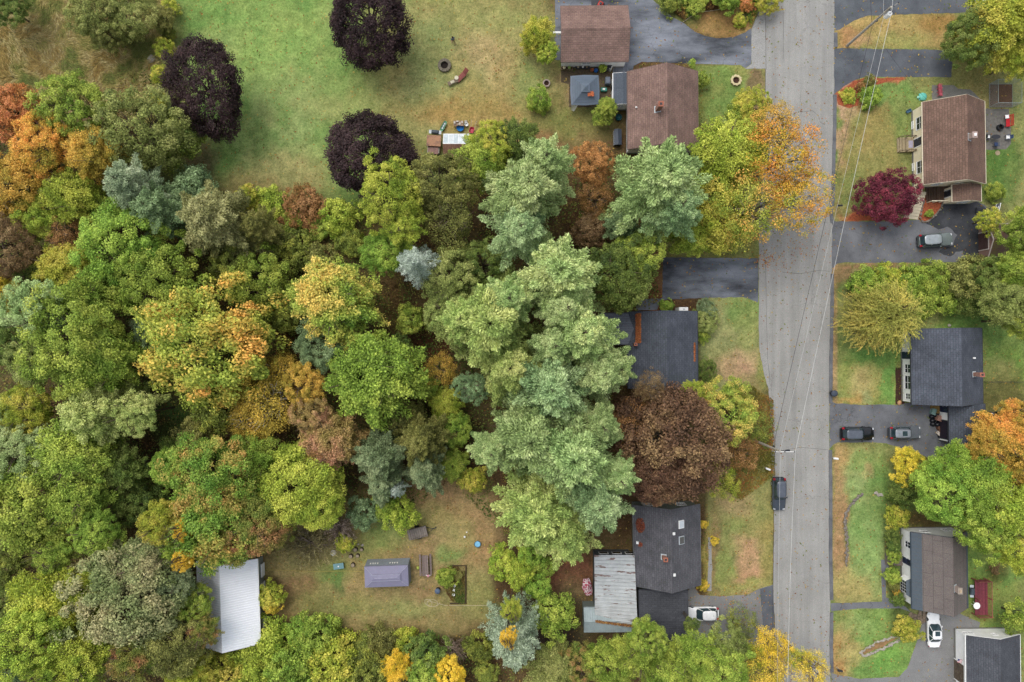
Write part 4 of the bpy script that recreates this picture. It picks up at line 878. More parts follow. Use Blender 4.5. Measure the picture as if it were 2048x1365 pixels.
gc = simple('grill_cover', 'covered grey grill between gazebo and lean-to', 'grill', 1216, 161, .9); part(gc, 'cover', plain('cover_grey', '6C7480'), lambda m: m.box(-.35, .35, -.5, .5, 0, 1.0, bev=.12))
pb = simple('planter_box', 'long wooden planter with pots under the garage wall', 'planter', 1134, 136.5, .5)
part(pb, 'box', planks('planter_wood', '8A7A5C', .12, 0), lambda m: m.box(-.85, .85, -.22, .22, 0, .5)); part(pb, 'soil', m_dmulch, lambda m: m.box(-.78, .78, -.16, .16, .5, .52))
for dx, c in ((-.4, 'E4D8B0'), (.3, '8AA050')): part(pb, 'potted_plant', plain('pot_' + c, c), lambda m: m.lathe([(0, .52), (.16, .52), (.22, .72), (.1, .8), (0, .8)], 12, c=(dx, 0, 0)))
pb2 = simple('plant_shelf', 'dark shelf of small pots on the garage wall', 'shelf', 1165, 135, .6)
part(pb2, 'shelf', m_dark, lambda m: m.box(-1.0, 1.0, -.18, .18, .5, .56))
for dx, c in ((-.6, 'B8A890'), (.05, 'E8E4DC'), (.6, '9C8468')): part(pb2, 'pot', plain('pot_' + c, c), lambda m: m.lathe([(0, .56), (.1, .56), (.14, .74), (0, .74)], 12, c=(dx, 0, 0)))
# fire pits and ring planters
def ringobj(name, label, cat, px, py, ro, ri, h, mat, inner, n=16, scallop=False):
    o = simple(name, label, cat, px, py, h*.6)
    def f(m):
        for i in range(n):
            a0 = 2*math.pi*i/n; a1 = 2*math.pi*(i + .9)/n
            vs = []
            for z in (0, h*(.9 + .2*random.random())):
                for r in (ri, ro*(1 + (.08 if scallop and i % 2 else 0))):
                    for a in (a0, a1): vs.append((r*math.cos(a), r*math.sin(a), z))
            m.add(vs, [(0, 1, 3, 2), (4, 6, 7, 5), (0, 4, 5, 1), (2, 3, 7, 6), (0, 2, 6, 4), (1, 5, 7, 3)])
    part(o, 'stone_ring', mat, f); part(o, 'soil' if inner is m_dmulch else 'ash', inner, lambda m: m.lathe([(0, .05), (ri*1.02, .05), (ri*1.02, .02), (0, .02)], 18)); return o
ringobj('fire_pit', 'round grey stone fire pit on the big lawn', 'fire pit', 889, 131, .92, .52, .4, plain('pit_stone', '807868', .9, var=.3), plain('ash_dark', '2C2420', .95))
ringobj('planter', 'round pale-pink ringed planter on lawn near the gazebo', 'planter', 1093, 167, .52, .36, .35, plain('ring_pink', 'C4B0A4'), m_dmulch)
ringobj('planter', 'round scalloped cream planter on the front lawn of brown house', 'planter', 1472, 161, .72, .46, .35, plain('ring_cream', 'DCCCA0'), m_dmulch, 20, True)
fp = ringobj('fire_pit', 'small black metal fire pit on the east patio', 'fire pit', 2000.5, 255, .42, .34, .45, m_dark, plain('ash_dark', '2C2420'))
# lounge chair and table
lc = simple('lounge_chair', 'faded red wooden deck chair on the big lawn', 'chair', 923, 153, .4, 45)
m_rw = planks('red_wood', '9A5850', .12, 1)
part(lc, 'seat', m_rw, lambda m: m.box(-.9, .55, -.32, .32, .34, .40)); part(lc, 'backrest', m_rw, lambda m: m.box(0, .85, -.32, .32, 0, .05, T=Matrix.Translation((.55, 0, .38)) @ Matrix.Rotation(R(-42), 4, 'Y')))
for a in (-.8, .5):
    for b in (-.28, .28): part(lc, 'leg', m_rw, lambda m: m.box(a - .04, a + .04, b - .04, b + .04, 0, .34))
bn = simple('bench', 'weathered low bench with pale cushion by the deck chair', 'bench', 906, 164, .4, 25)
part(bn, 'seat', planks('grey_plank', '8C7C68', .12, 1), lambda m: m.box(-.75, .75, -.28, .28, .36, .42)); part(bn, 'cushion', plain('cushion_pale', 'D0C8AC'), lambda m: m.box(-.35, .2, -.2, .2, .42, .5, bev=.04))
for a in (-.65, .65): part(bn, 'leg', m_pole, lambda m: m.box(a - .05, a + .05, -.25, .25, 0, .36))
st2 = simple('side_table', 'small round cream table beside the deck chair', 'table', 913, 156, .5); part(st2, 'tabletop', plain('top_cream', 'E0D8BC'), lambda m: m.lathe([(0, .5), (.28, .5), (.28, .54), (0, .54)], 18)); part(st2, 'leg', m_pole, lambda m: m.lathe([(.2, 0), (.05, .08), (.05, .5)], 8))
# greenhouse shed
gh = simple('greenhouse', 'small greenhouse shed, panelled white north roof and brown shingle south roof', 'greenhouse', 912, 290, 2, 0)
part(gh, 'wall', planks('shed_wood', '6E5648', .16, 0), lambda m: m.add([(-1.65, -1.2, 0), (1.65, -1.2, 0), (1.65, 1.35, 0), (-1.65, 1.35, 0), (-1.65, -1.2, 1.6), (1.65, -1.2, 1.6), (1.65, 1.35, 1.6), (-1.65, 1.35, 1.6), (-1.65, -.1, 2.3), (1.65, -.1, 2.3)], [(0, 1, 5, 4), (2, 3, 7, 6), (1, 2, 6, 9, 5), (3, 0, 4, 8, 7)]))
part(gh, 'roof', shingle('shed_shingle', '80604E', .3, .5, .2), lambda m: slab(m, [(-1.75, -1.6, 1.72), (1.75, -1.6, 1.72), (1.75, 0, 2.42), (-1.75, 0, 2.42)]))
gl = part(gh, 'glazed_roof', plain('glazing_bars', 'EEF0F0', .5), lambda m: slab(m, [(-1.75, .003, 2.42), (1.75, .003, 2.42), (1.75, 1.6, 1.70), (-1.75, 1.6, 1.70)]))
for i in range(5):
    q = MB(); xa = -1.68 + i*.68; zt = lambda y: 2.42 - (y)*.45 + .012
    q.add([(xa, .12, zt(.12)), (xa + .58, .12, zt(.12)), (xa + .58, 1.5, zt(1.5)), (xa, 1.5, zt(1.5)), (xa, .12, zt(.12) - .01), (xa + .58, .12, zt(.12) - .01), (xa + .58, 1.5, zt(1.5) - .01), (xa, 1.5, zt(1.5) - .01)], [(0, 1, 2, 3), (4, 5, 1, 0), (3, 2, 6, 7), (0, 3, 7, 4), (1, 5, 6, 2)])
    q.build('pane', plain('pane_frost%d' % (i % 2), ('C8D4D8', 'DCE4E6')[i % 2], .25), gl)
tp = simple('lumber_stack', 'rusty brown tarped lumber stack beside the greenhouse', 'lumber stack', 868, 286, 1, -3)
m_tarp = rusty('rusty_tarp', 'B07C54', '5C4034', .7, 2.2, .5, .62)
part(tp, 'upper_board', m_tarp, lambda m: m.box(-1.0, .95, -.5, 1.0, 1.05, 1.15)); part(tp, 'lower_board', rusty('rusty_tarp2', '94685C', '5C4034', .6, 2, .5, .62), lambda m: m.box(-.8, .6, -1.5, -.42, .75, .85))
part(tp, 'timber', m_pole, lambda m: [m.box(-.9 + i*.45, -.6 + i*.45, -1.35, .9, 0, .75) for i in range(4)])
gr2 = grill(*g(870, 264, .9), 0, 'black grill pushed against the lumber stack'); gr2.rotation_euler[2] = R(-5)
wh = simple('wheelbarrow', 'red wheelbarrow with two long handles beside the greenhouse', 'wheelbarrow', 943.5, 261, .4, 75)
part(wh, 'tray', plain('barrow_red', 'C03C50', .4), lambda m: loft(m, [ring(-.25, .25, .18, .28), ring(-.42, .42, .32, .58), ring(-.38, .38, .28, .57), ring(-.22, .22, .16, .32)], True))
for s in (-1, 1): part(wh, 'handle', m_pole, lambda m: m.tube([(-.4, s*.12, .25), (.4, s*.26, .42), (1.35, s*.34, .6)], .028, 6))
part(wh, 'wheel', m_tyre, lambda m: m.lathe([(0, -.05), (.2, -.05), (.2, .05), (0, .05)], 14, T=Matrix.Translation((-.5, 0, .2)) @ Matrix.Rotation(R(90), 4, 'X')))
tb2 = simple('work_table', 'wooden work table cluttered with boxes north of the greenhouse', 'table', 917, 247, .7)
part(tb2, 'tabletop', planks('table_wood', 'A88C74', .15, 0), lambda m: m.box(-.7, .7, -.35, .35, .68, .73))
for a in (-.62, .62):
    for b in (-.28, .28): part(tb2, 'leg', m_pole, lambda m: m.box(a - .04, a + .04, b - .04, b + .04, 0, .68))
part(tb2, 'clutter', plain('clutter_pale', 'C8C0B4'), lambda m: [m.box(*q, .73, .73 + random.uniform(.06, .2), bev=.01) for q in ((-.65, -.4, -.1, .2), (-.3, .0, .1, .3), (.1, .3, -.25, .1), (.4, .62, .0, .28), (-.1, .05, -.3, -.1))])
bb = bin_('bright blue basin between work table and greenhouse', 920.5, 256.5, .5, .35, plain('basin_blue', '1E7CC8', .35), 'basin', 'basin')
bg = simple('bucket', 'white bucket beside the cluttered work table', 'bucket', 933, 249.5, .3); part(bg, 'pail', m_trim, lambda m: m.lathe([(0, 0), (.2, 0), (.26, .4), (.23, .4), (.18, .1), (0, .1)], 16)); part(bg, 'sack', plain('sack_grey', 'B0ACA4'), lambda m: m.box(-.3, .1, .15, .6, 0, .3, bev=.1))
ld = simple('sled', 'green and grey garden cart leaning by the greenhouse corner', 'cart', 887, 253, .3, 62)
part(ld, 'tray', plain('cart_green', '6CA880'), lambda m: loft(m, [ring(-.6, .6, .18, .2), ring(-.75, .75, .26, .45), ring(-.7, .7, .22, .44), ring(-.55, .55, .15, .26)], True)); part(ld, 'insert', m_flash, lambda m: [m.box(-.45 + i*.35, -.2 + i*.35, -.1, .1, .27, .4) for i in range(3)])
for s in (-1, 1): part(ld, 'wheel', m_tyre, lambda m: m.lathe([(0, -.04), (.15, -.04), (.15, .04), (0, .04)], 12, T=Matrix.Translation((-.4, s*.24, .15)) @ Matrix.Rotation(R(90), 4, 'X')))
# top-left mower and mat
mw = simple('lawn_mower', 'red lawn mower on grey paving behind the brown garage', 'mower', 1201, 8, .4, 60)
part(mw, 'deck', plain('mower_red', 'B83830', .4), lambda m: loft(m, [ring(-.45, .45, .38, .12), ring(-.42, .42, .35, .32), ring(-.25, .3, .2, .42)], True), True); part(mw, 'engine', m_dark, lambda m: m.lathe([(0, .42), (.17, .42), (.17, .58), (0, .6)], 14))
for a in (-.35, .35):
    for s in (-1, 1): part(mw, 'wheel', m_tyre, lambda m: m.lathe([(0, -.04), (.13, -.04), (.13, .04), (0, .04)], 12, T=Matrix.Translation((a, s*.38, .13)) @ Matrix.Rotation(R(90), 4, 'X')))
part(mw, 'handle', m_dark, lambda m: m.tube([(-.4, -.25, .3), (-1.1, -.25, .95), (-1.1, .25, .95), (-.4, .25, .3)], .02, 6))
part(simple('rubber_mat', 'dark mat with pale box behind the brown garage', 'mat', 1189, 5), 'sheet', m_dark, lambda m: m.box(-.45, .45, -.75, .6, .02, .04))

# bottom yard
cn = simple('canopy_tent', 'lavender-grey canopy tent with windowed north side wall', 'canopy tent', 772.5, 1154, 2.3, 2)
m_cnv = plain('canopy_fabric', '8E8CA4', .7, var=.06, scale=1.5)
def tent(m):
    w, d = 5.95, 2.85
    P = [(-w/2, -d/2, 2.15), (w/2, -d/2, 2.15), (w/2, d/2, 2.15), (-w/2, d/2, 2.15), (-w*.32, -d*.16, 2.62), (w*.32, -d*.16, 2.62), (w*.32, d*.16, 2.62), (-w*.32, d*.16, 2.62)]
    m.add(P, [(0, 1, 5, 4), (1, 2, 6, 5), (2, 3, 7, 6), (3, 0, 4, 7), (4, 5, 6, 7)])
    Q = [(-w/2, -d/2, 2.15), (w/2, -d/2, 2.15), (w/2, d/2, 2.15), (-w/2, d/2, 2.15), (-w/2, -d/2, 1.9), (w/2, -d/2, 1.9), (w/2, d/2, 1.9), (-w/2, d/2, 1.9)]
    m.add(Q, [(0, 4, 5, 1), (1, 5, 6, 2), (2, 6, 7, 3), (3, 7, 4, 0)])
part(cn, 'roof', m_cnv, tent)
part(cn, 'vent_flap', m_cnv, lambda m: m.add([(-2.0, -.42, 2.72), (2.0, -.42, 2.72), (2.0, .42, 2.72), (-2.0, .42, 2.72), (-1.5, 0, 2.9), (1.5, 0, 2.9)], [(0, 1, 5, 4), (1, 2, 5), (2, 3, 4, 5), (3, 0, 4), (3, 2, 1, 0)]))
part(cn, 'seam', plain('seam_pale', 'B8B8C8'), lambda m: [m.tube(p, .022, 5) for p in (((-2.97, -1.42, 2.17), (-1.9, -.46, 2.64)), ((2.97, -1.42, 2.17), (1.9, -.46, 2.64)), ((2.97, 1.42, 2.17), (1.9, .46, 2.64)), ((-2.97, 1.42, 2.17), (-1.9, .46, 2.64)), ((-1.5, 0, 2.91), (1.5, 0, 2.91)), ((-2.0, -.42, 2.73), (2.0, -.42, 2.73)), ((-2.0, .42, 2.73), (2.0, .42, 2.73)))])
sw = part(cn, 'side_wall', plain('canopy_wall', '949CA6', .6), lambda m: m.add([(-2.95, 1.42, 1.95), (2.95, 1.42, 1.95), (2.95, 1.75, .05), (-2.95, 1.75, .05), (2.95, -1.42, 1.95), (2.99, -1.42, .05)], [(3, 2, 1, 0), (2, 5, 4, 1)]))
def tri(m):
    for i in range(8):
        x = -2.4 + i*.32 + (1.4 if i > 3 else 0)
        y = lambda z: 1.42 + (1.95 - z)/1.9*.33 + .012
        m.add([(x, y(1.1), 1.1), (x + .22, y(1.1), 1.1), (x + .11 + (i % 2)*.08, y(1.6), 1.6)], [(0, 1, 2)])
part(sw, 'window', m_trim, tri)
for sx in (-2.85, 2.85):
    for sy in (-1.35, 1.35): part(cn, 'leg', m_dark, lambda m: m.box(sx - .03, sx + .03, sy - .03, sy + .03, 0, 2.1))
pt = simple('picnic_table', 'weathered grey picnic table beside the canopy tent', 'picnic table', 850.5, 1131, .6, 2)
m_pt = planks('grey_picnic', '8A7A74', .145, 0, .25)
part(pt, 'tabletop', m_pt, lambda m: m.box(-.42, .42, -1.42, 1.42, .72, .76))
for s in (-1, 1): part(pt, 'bench', m_pt, lambda m: m.box(s*.72 - .13, s*.72 + .13, -1.48, 1.48, .42, .46))
for y in (-1.05, 1.05): part(pt, 'leg_frame', m_pt, lambda m: [m.box(-.72, .72, y - .04, y + .04, .34, .42), m.tube([(-.6, y, 0), (-.25, y, .72)], .04, 5), m.tube([(.6, y, 0), (.25, y, .72)], .04, 5)])
ty = simple('plush_toy', 'pink and white plush toy on the end of the picnic table', 'toy', 856.5, 1152, .8, 0, .76)
part(ty, 'body', plain('plush_pink', 'E0A0AC', .9), lambda m: m.lathe([(0, 0), (.15, .03), (.19, .12), (.12, .24), (0, .27)], 12), True); part(ty, 'arm', plain('plush_white', 'F0E4E4', .9), lambda m: m.tube([(-.3, .08, .06), (0, 0, .14), (.28, .1, .06)], .07, 8))
bl = simple('ball', 'lime green ball left of the picnic table', 'ball', 836, 1136, .2); part(bl, 'shell', plain('ball_lime', 'B8C45C', .5), lambda m: m.lathe([(0, 0)] + [(.24*math.sin(a*math.pi/10), .24 - .24*math.cos(a*math.pi/10)) for a in range(1, 10)] + [(0, .48)], 16), True)
tr = simple('trailer', 'grey wooden utility trailer parked on the yard grass', 'trailer', 837, 1066, .7, 14)
m_tr = planks('trailer_wood', '8A8078', .3, 0, .12)
part(tr, 'bed', m_tr, lambda m: m.box(-1.15, 1.15, -.65, .65, .5, .56))
part(tr, 'side_rail', m_tr, lambda m: [m.box(-1.2, 1.2, -.72, -.653, .5, .85), m.box(-1.2, 1.2, .653, .72, .5, .85), m.box(1.152, 1.2, -.652, .652, .5, .85)])
part(tr, 'tailgate', m_tr, lambda m: m.box(-1.55, -1.2, -.75, .6, .45, .5))
for s in (-1, 1): part(tr, 'wheel', m_tyre, lambda m: m.lathe([(0, -.09), (.3, -.09), (.3, .09), (0, .09)], 16, T=Matrix.Translation((-.1, s*.82, .3)) @ Matrix.Rotation(R(90), 4, 'X')))
part(tr, 'hitch', m_dark, lambda m: [m.tube([(1.2, -.4, .5), (2.1, 0, .45)], .04, 6), m.tube([(1.2, .4, .5), (2.1, 0, .45)], .04, 6), m.tube([(2.0, 0, .45), (2.5, 0, .45)], .05, 6), m.lathe([(0, 0), (.1, 0), (.1, .12), (0, .12)], 10, c=(2.4, 0, .0))])
for i, (a, b, rr, lb) in enumerate([(710.5, 1099.6, .30, 'widest stump with cracked reddish top, upper left of the five'), (723, 1099.6, .24, 'stump at the upper right of the five stumps'), (701.5, 1113, .28, 'pale-topped stump at the left of the five stumps'), (715, 1112, .25, 'small stump in the middle of the five stumps'), (705.7, 1130.5, .29, 'stump lowest of the five, beside the blue table')]):
    o = simple('tree_stump', lb, 'stump', a, b, .25); o['group'] = 'five cut stumps set as seats'
    part(o, 'log', plain('stump_bark', '4E4236', .95), lambda m: m.lathe([(0, 0), (rr*1.15, 0), (rr, .12), (rr*.98, .38), (rr*.9, .4)], 14)); part(o, 'cut_face', plain('stump_top', 'A89880', .9, var=.3, scale=6), lambda m: m.lathe([(0, .41), (rr*.86, .405), (rr*.86, .36)], 14))
def rockmesh(m, x, y, z, r, sd):
    rs = random.Random(sd); n = 7; rings = []
    for i in range(5):
        ph = -.5*math.pi*.3 + (math.pi*.65)*i/4; zz = math.sin(ph)*r*.6; rr = max(.02, math.cos(ph)*r)
        rings.append([(x + rr*(.8 + .4*rs.random())*math.cos(2*math.pi*k/n + sd), y + rr*(.7 + .4*rs.random())*math.sin(2*math.pi*k/n + sd), z + zz + r*.25 + rs.random()*.06*r) for k in range(n)])
    loft(m, rings)
m_rock = plain('pale_rock', 'B4ACA0', .9, var=.3, scale=3); m_rockd = plain('grey_rock', '8C847A', .95, var=.35, scale=3)
def rock(label, px, py, r, mat): m = MB(); rockmesh(m, 0, 0, 0, r, int(px)); o = m.build('rock', mat, None); o.location = (*g(px, py), 0); tag(o, label, 'rock')
rock('flat white boulder left of the five stumps', 667, 1105.7, .42, plain('white_rock', 'DCD8C8')); rock('small pale rock above the stumps, right one', 725, 1090.5, .2, m_rock); rock('small pale rock above the stumps, left one', 717, 1089, .15, m_rock)
rock('large pale boulder at the meadow edge', 305, 119, .6, m_rock); rock('pale boulder among yellow shrubs by the copper beech', 320, 178, .5, m_rock); rock('small pale stone north of the black-roofed house', 1898, 651, .25, m_rock); rock('tan rock at the bottom corner of lawn by driveway', 1798, 806, .35, plain('tan_rock', 'C89870'))
bt = simple('table', 'light blue low rectangular table by the stumps', 'table', 677, 1133, .4, 8)
part(bt, 'tabletop', plain('table_blue', '7CA4A8', .5), lambda m: m.box(-.72, .72, -.4, .4, .38, .44, bev=.02)); part(bt, 'cup', m_trim, lambda m: m.lathe([(0, .44), (.09, .44), (.1, .54), (0, .54)], 10)); 
for a in (-.65, .65):
    for b in (-.33, .33): part(bt, 'leg', m_dark, lambda m: m.box(a - .03, a + .03, b - .03, b + .03, 0, .38))
wp = simple('water_tub', 'round light-blue tub of water on the yard', 'tub', 955, 1088.6, .2)
part(wp, 'rim', plain('tub_rim', '3C6C80', .4), lambda m: m.lathe([(.0, 0), (.40, 0), (.46, .3), (.41, .3), (.38, .2)], 22), True); part(wp, 'water', plain('tub_blue', '8CCCF0', .1), lambda m: m.lathe([(0, .22), (.39, .22), (.38, .18)], 22))
for a, b, rr, lb in ((929.5, 1074, .15, 'white ball on the brown grass left of the blue tub'), (933.5, 1065, .1, 'tiny white ball above the larger white ball')):
    o = simple('ball', lb, 'ball', a, b, .1); part(o, 'shell', m_trim, lambda m: m.lathe([(0, 0)] + [(rr*math.sin(k*math.pi/8), rr - rr*math.cos(k*math.pi/8)) for k in range(1, 8)] + [(0, 2*rr)], 12), True)
for a, b, lb in ((908.6, 1172, 'white pot at the top of three in the garden bed'), (907.6, 1181, 'white pot in the middle of three in garden bed'), (907, 1190, 'white pot lowest of three in the garden bed')):
    o = simple('plant_pot', lb, 'pot', a, b, .3); o['group'] = 'three white-rimmed pots in a row'; part(o, 'pot', m_trim, lambda m: m.lathe([(0, 0), (.14, 0), (.2, .35), (.15, .35), (.13, .3)], 14)); part(o, 'soil', m_dmulch, lambda m: m.lathe([(0, .29), (.14, .29), (.13, .25)], 12))
be = [g(*p) for p in ((900, 1131.5), (932, 1131), (931.5, 1207), (900, 1207))]; m = MB(); m.tube([(x, y, .1) for x, y in be], .11, 6); tag(m.build('log_edging', plain('log_dark', '4E4030', .95)), 'dark log edging round the right side of the garden bed', 'edging')
hp = []
for i in range(46):
    a = i*.42; r = .75 - .1*math.sin(i*.5) + (.2 if i < 10 else 0); hp.append((*g(866 + 14*r*math.cos(a) + (-12*math.exp(-((i - 14)/5)**2)), 1206 + 9*r*math.sin(a)), .03 + .0005*i))
hp = hp[:40] + [(*g(890, 1211), .03), (*g(930, 1211.5), .03), (*g(992, 1211), .03)]
m = MB(); m.tube(hp, .028, 5); tag(m.build('garden_hose', plain('hose_cream', 'C8BC9C')), 'cream garden hose coiled on the brown grass', 'hose')
m = MB(); m.tube([(*g(536, 1137), .6), (*g(560, 1139), .4), (*g(640, 1142), .35), (*g(700, 1140), .5), (*g(727, 1138), 1.2)], .022, 5); tag(m.build('rope', plain('rope_yellow', 'C0A84C')), 'thin yellow rope strung from the barn to the tent', 'rope')
# patio umbrella
um = simple('patio_umbrella', 'collapsed pink and white patterned parasol beside metal porch', 'umbrella', 1175, 1174, 1.2, 10)
t = NT('umbrella_cloth'); co = t.coord(); col = t.ramp(t.noise(co, 3.5, 2, .4), [(.44, A('B8405C')), (.5, A('E8D8D8')), (.58, A('E8D8D8')), (.62, A('A0344C'))]); m_umb = t.finish(col, .8)
part(um, 'canopy', m_umb, lambda m: m.add([(0, .2, 2.0)] + [((.78 if k % 2 == 0 else .68)*math.cos(k*math.pi/6)*(1 if k not in (0,) else .8), 1.4*(.97 if k % 2 == 0 else .84)*math.sin(k*math.pi/6), 1.2 if k % 2 == 0 else 1.4) for k in range(12)], [(0, 1 + k, 1 + (k + 1) % 12) for k in range(12)])); part(um, 'pole', m_pole, lambda m: m.tube([(0, 0, 0), (0, .2, 2.1)], .03, 6))
# kennel cage
kn = simple('dog_run', 'chain-link dog run with bare brown earth floor', 'cage', 2001, 192, 0, 0)
part(kn, 'floor', plain('earth_brown', '6E5440', .95, var=.25), lambda m: m.box(-1.62, 1.62, -1.62, 1.62, .004, .03))
m_wg = plain('galvanised', 'A4B0AC', .5)
def frame(m):
    c = [(-1.6, -1.6), (1.6, -1.6), (1.6, 1.6), (-1.6, 1.6)]
    for i in range(4):
        a, b = c[i], c[(i + 1) % 4]; m.tube([(*a, 0), (*a, 1.85)], .03, 6); m.tube([(*a, 1.85), (*b, 1.85)], .03, 6); m.tube([(*a, .06), (*b, .06)], .02, 5)
part(kn, 'frame', m_wg, frame)
def meshw(m):
    r = .006
    for k in range(24):
        u = -1.6 + 3.2*k/23
        for q in ((u - r, u + r, -1.604, -1.596), (u - r, u + r, 1.596, 1.604)): m.box(*q, .08, 1.83)
        for q in ((-1.604, -1.596, u - r, u + r), (1.596, 1.604, u - r, u + r)): m.box(*q, .08, 1.83)
    for k in range(13):
        z = .12 + 1.7*k/12
        m.box(-1.6, 1.6, -1.61, -1.605, z - r, z + r); m.box(-1.6, 1.6, 1.605, 1.61, z - r, z + r); m.box(-1.61, -1.605, -1.6, 1.6, z - r, z + r); m.box(1.605, 1.61, -1.6, 1.6, z - r, z + r)
part(kn, 'wire_mesh', m_wg, meshw)
# patio furniture
def chair(label, px, py, rot, mat, seatm=None, grp=None, z=0):
    o = simple('garden_chair', label, 'chair', px, py, .4, rot, z)
    if grp: o['group'] = grp
    part(o, 'seat', seatm or mat, lambda m: m.box(-.25, .25, -.25, .25, .40, .45, bev=.02)); part(o, 'backrest', mat, lambda m: m.box(-.25, .25, 0, .05, 0, .5, T=Matrix.Translation((0, .25, .43)) @ Matrix.Rotation(R(-12), 4, 'X')))
    for a in (-.22, .22):
        for b in (-.2, .22): part(o, 'leg', mat, lambda m: m.box(a - .025, a + .025, b - .025, b + .025, 0, .41))
        part(o, 'armrest', mat, lambda m: m.box(a - .04 + (.05 if a > 0 else -.05), a + .04 + (.05 if a > 0 else -.05), -.22, .26, .6, .63))
    return o
m_pink = plain('chair_pink', 'D06474', .5)
for px, py, lb in ((1880, 173.5, 'top one of three pink garden chairs in a row'), (1880.5, 180.5, 'middle one of three pink garden chairs in a row'), (1881, 188, 'lowest one of three pink garden chairs in a row')): chair(lb, px, py, 88, m_pink, grp='pink chairs on the north patio')
chair('pale cushioned chair at the left of the dark oval table', 1976, 274, 90, m_dark, m_trim, 'chairs round the dark oval table'); chair('blue and white chair at the right of the oval table', 2016, 275, -90, plain('chair_blue', '3C5070'), m_trim, 'chairs round the dark oval table'); chair('navy chair below the dark oval table', 1992, 289, 180, plain('chair_navy', '34466A'), None, 'chairs round the dark oval table')
ot = simple('patio_table', 'dark oval table on the east patio', 'table', 1992, 274, .7); part(ot, 'tabletop', m_dark, lambda m: loft(m, [ring(-.62, .62, .3, .68, p=2), ring(-.62, .62, .3, .72, p=2)])); part(ot, 'leg', m_dark, lambda m: [m.tube([(a, 0, 0), (a*.6, 0, .68)], .04, 6) for a in (-.4, .4)])
rb = simple('bench', 'bright red garden bench on the east patio', 'bench', 2016, 242, .4, -88)
m_rb = plain('bench_red', 'D02C34', .4)
part(rb, 'seat', m_rb, lambda m: [m.box(-.8, .8, -.28 + i*.18, -.12 + i*.18, .4, .44) for i in range(3)]); part(rb, 'backrest', m_rb, lambda m: [m.box(-.8, .8, .3 + i*.05, .33 + i*.05, .5 + i*.16, .62 + i*.16) for i in range(3)])
for a in (-.72, .72): part(rb, 'leg', m_rb, lambda m: [m.box(a - .04, a + .04, -.25, .35, .34, .40), m.box(a - .04, a + .04, -.25, -.17, 0, .34), m.box(a - .04, a + .04, .27, .35, 0, .85)])
cs = simple('cushion', 'white cushion on the upper end of the red bench', 'cushion', 2014, 234, .5, 5, .445); part(cs, 'pad', m_trim, lambda m: m.box(-.25, .25, -.25, .25, 0, .16, bev=.06))
dd = simple('stepping_stone', 'round beige stepping stone below the east patio', 'stepping stone', 1995, 306.5); part(dd, 'slab', plain('beige_slab', 'A89878'), lambda m: m.lathe([(0, 0), (.34, 0), (.34, .05), (0, .06)], 16))
wt = simple('water_play_table', 'turquoise turtle-shaped sandbox on the grass', 'sandbox', 1847, 193, .3, 0)
part(wt, 'shell', plain('turquoise', '6CC8B8', .4), lambda m: m.lathe([(0, 0), (.5, 0), (.56, .12), (.5, .26), (.28, .34), (0, .36)], 20), True); part(wt, 'head', plain('turquoise_pale', 'A0DCC8', .4), lambda m: m.lathe([(0, .05), (.18, .08), (.2, .2), (0, .28)], 12, c=(-.62, -.1, 0)), True)
for a in range(4): part(wt, 'flipper', plain('turquoise', '6CC8B8'), lambda m: m.lathe([(0, .0), (.14, .02), (.12, .1), (0, .12)], 10, c=(.52*math.cos(.8 + a*1.57), .5*math.sin(.8 + a*1.57), 0)))
bo = simple('watering_can', 'small blue tub at the corner of the cream house', 'tub', 1817, 222.5, .2, 30); part(bo, 'tub', plain('tub_blue2', '4C7088', .5), lambda m: loft(m, [ring(-.3, .3, .15, 0), ring(-.4, .4, .22, .3), ring(-.36, .36, .18, .29), ring(-.28, .28, .13, .08)]))
# basketball hoop
hoop = simple('basketball_hoop', 'portable basketball hoop at the edge of the long driveway', 'basketball hoop', 1959, 422.5, .1, -12)
part(hoop, 'base', m_dark, lambda m: m.box(-.55, .45, -.42, .42, 0, .32, bev=.08)); part(hoop, 'pole', m_dark, lambda m: m.tube([(-.1, 0, .3), (.1, 0, 2.0), (.6, 0, 2.75)], .05, 8))
bk = part(hoop, 'backboard', plain('board_clear', '6A7078', .3), lambda m: m.box(.62, .66, -.62, .62, 2.4, 3.15, T=Matrix.Rotation(R(0), 4, 'Y')))
part(bk, 'frame', m_trim, lambda m: [m.tube([(.64, -.64, 2.38), (.64, .64, 2.38), (.64, .64, 3.17), (.64, -.64, 3.17), (.64, -.64, 2.38)], .045, 6), m.box(.55, .615, -.25, .25, 2.5, 2.55), m.box(.55, .615, -.25, .25, 2.9, 2.95)])
part(hoop, 'rim', plain('rim_orange', 'C05038', .4), lambda m: m.tube([(.32 + .23*math.cos(k*math.pi/8), .23*math.sin(k*math.pi/8), 2.5) for k in range(17)], .025, 5)); part(hoop, 'net', m_trim, lambda m: [m.tube([(.32 + .22*math.cos(k*math.pi/5), .22*math.sin(k*math.pi/5), 2.49), (.32 + .12*math.cos(k*math.pi/5 + .3), .12*math.sin(k*math.pi/5 + .3), 2.1)], .008, 4) for k in range(10)])
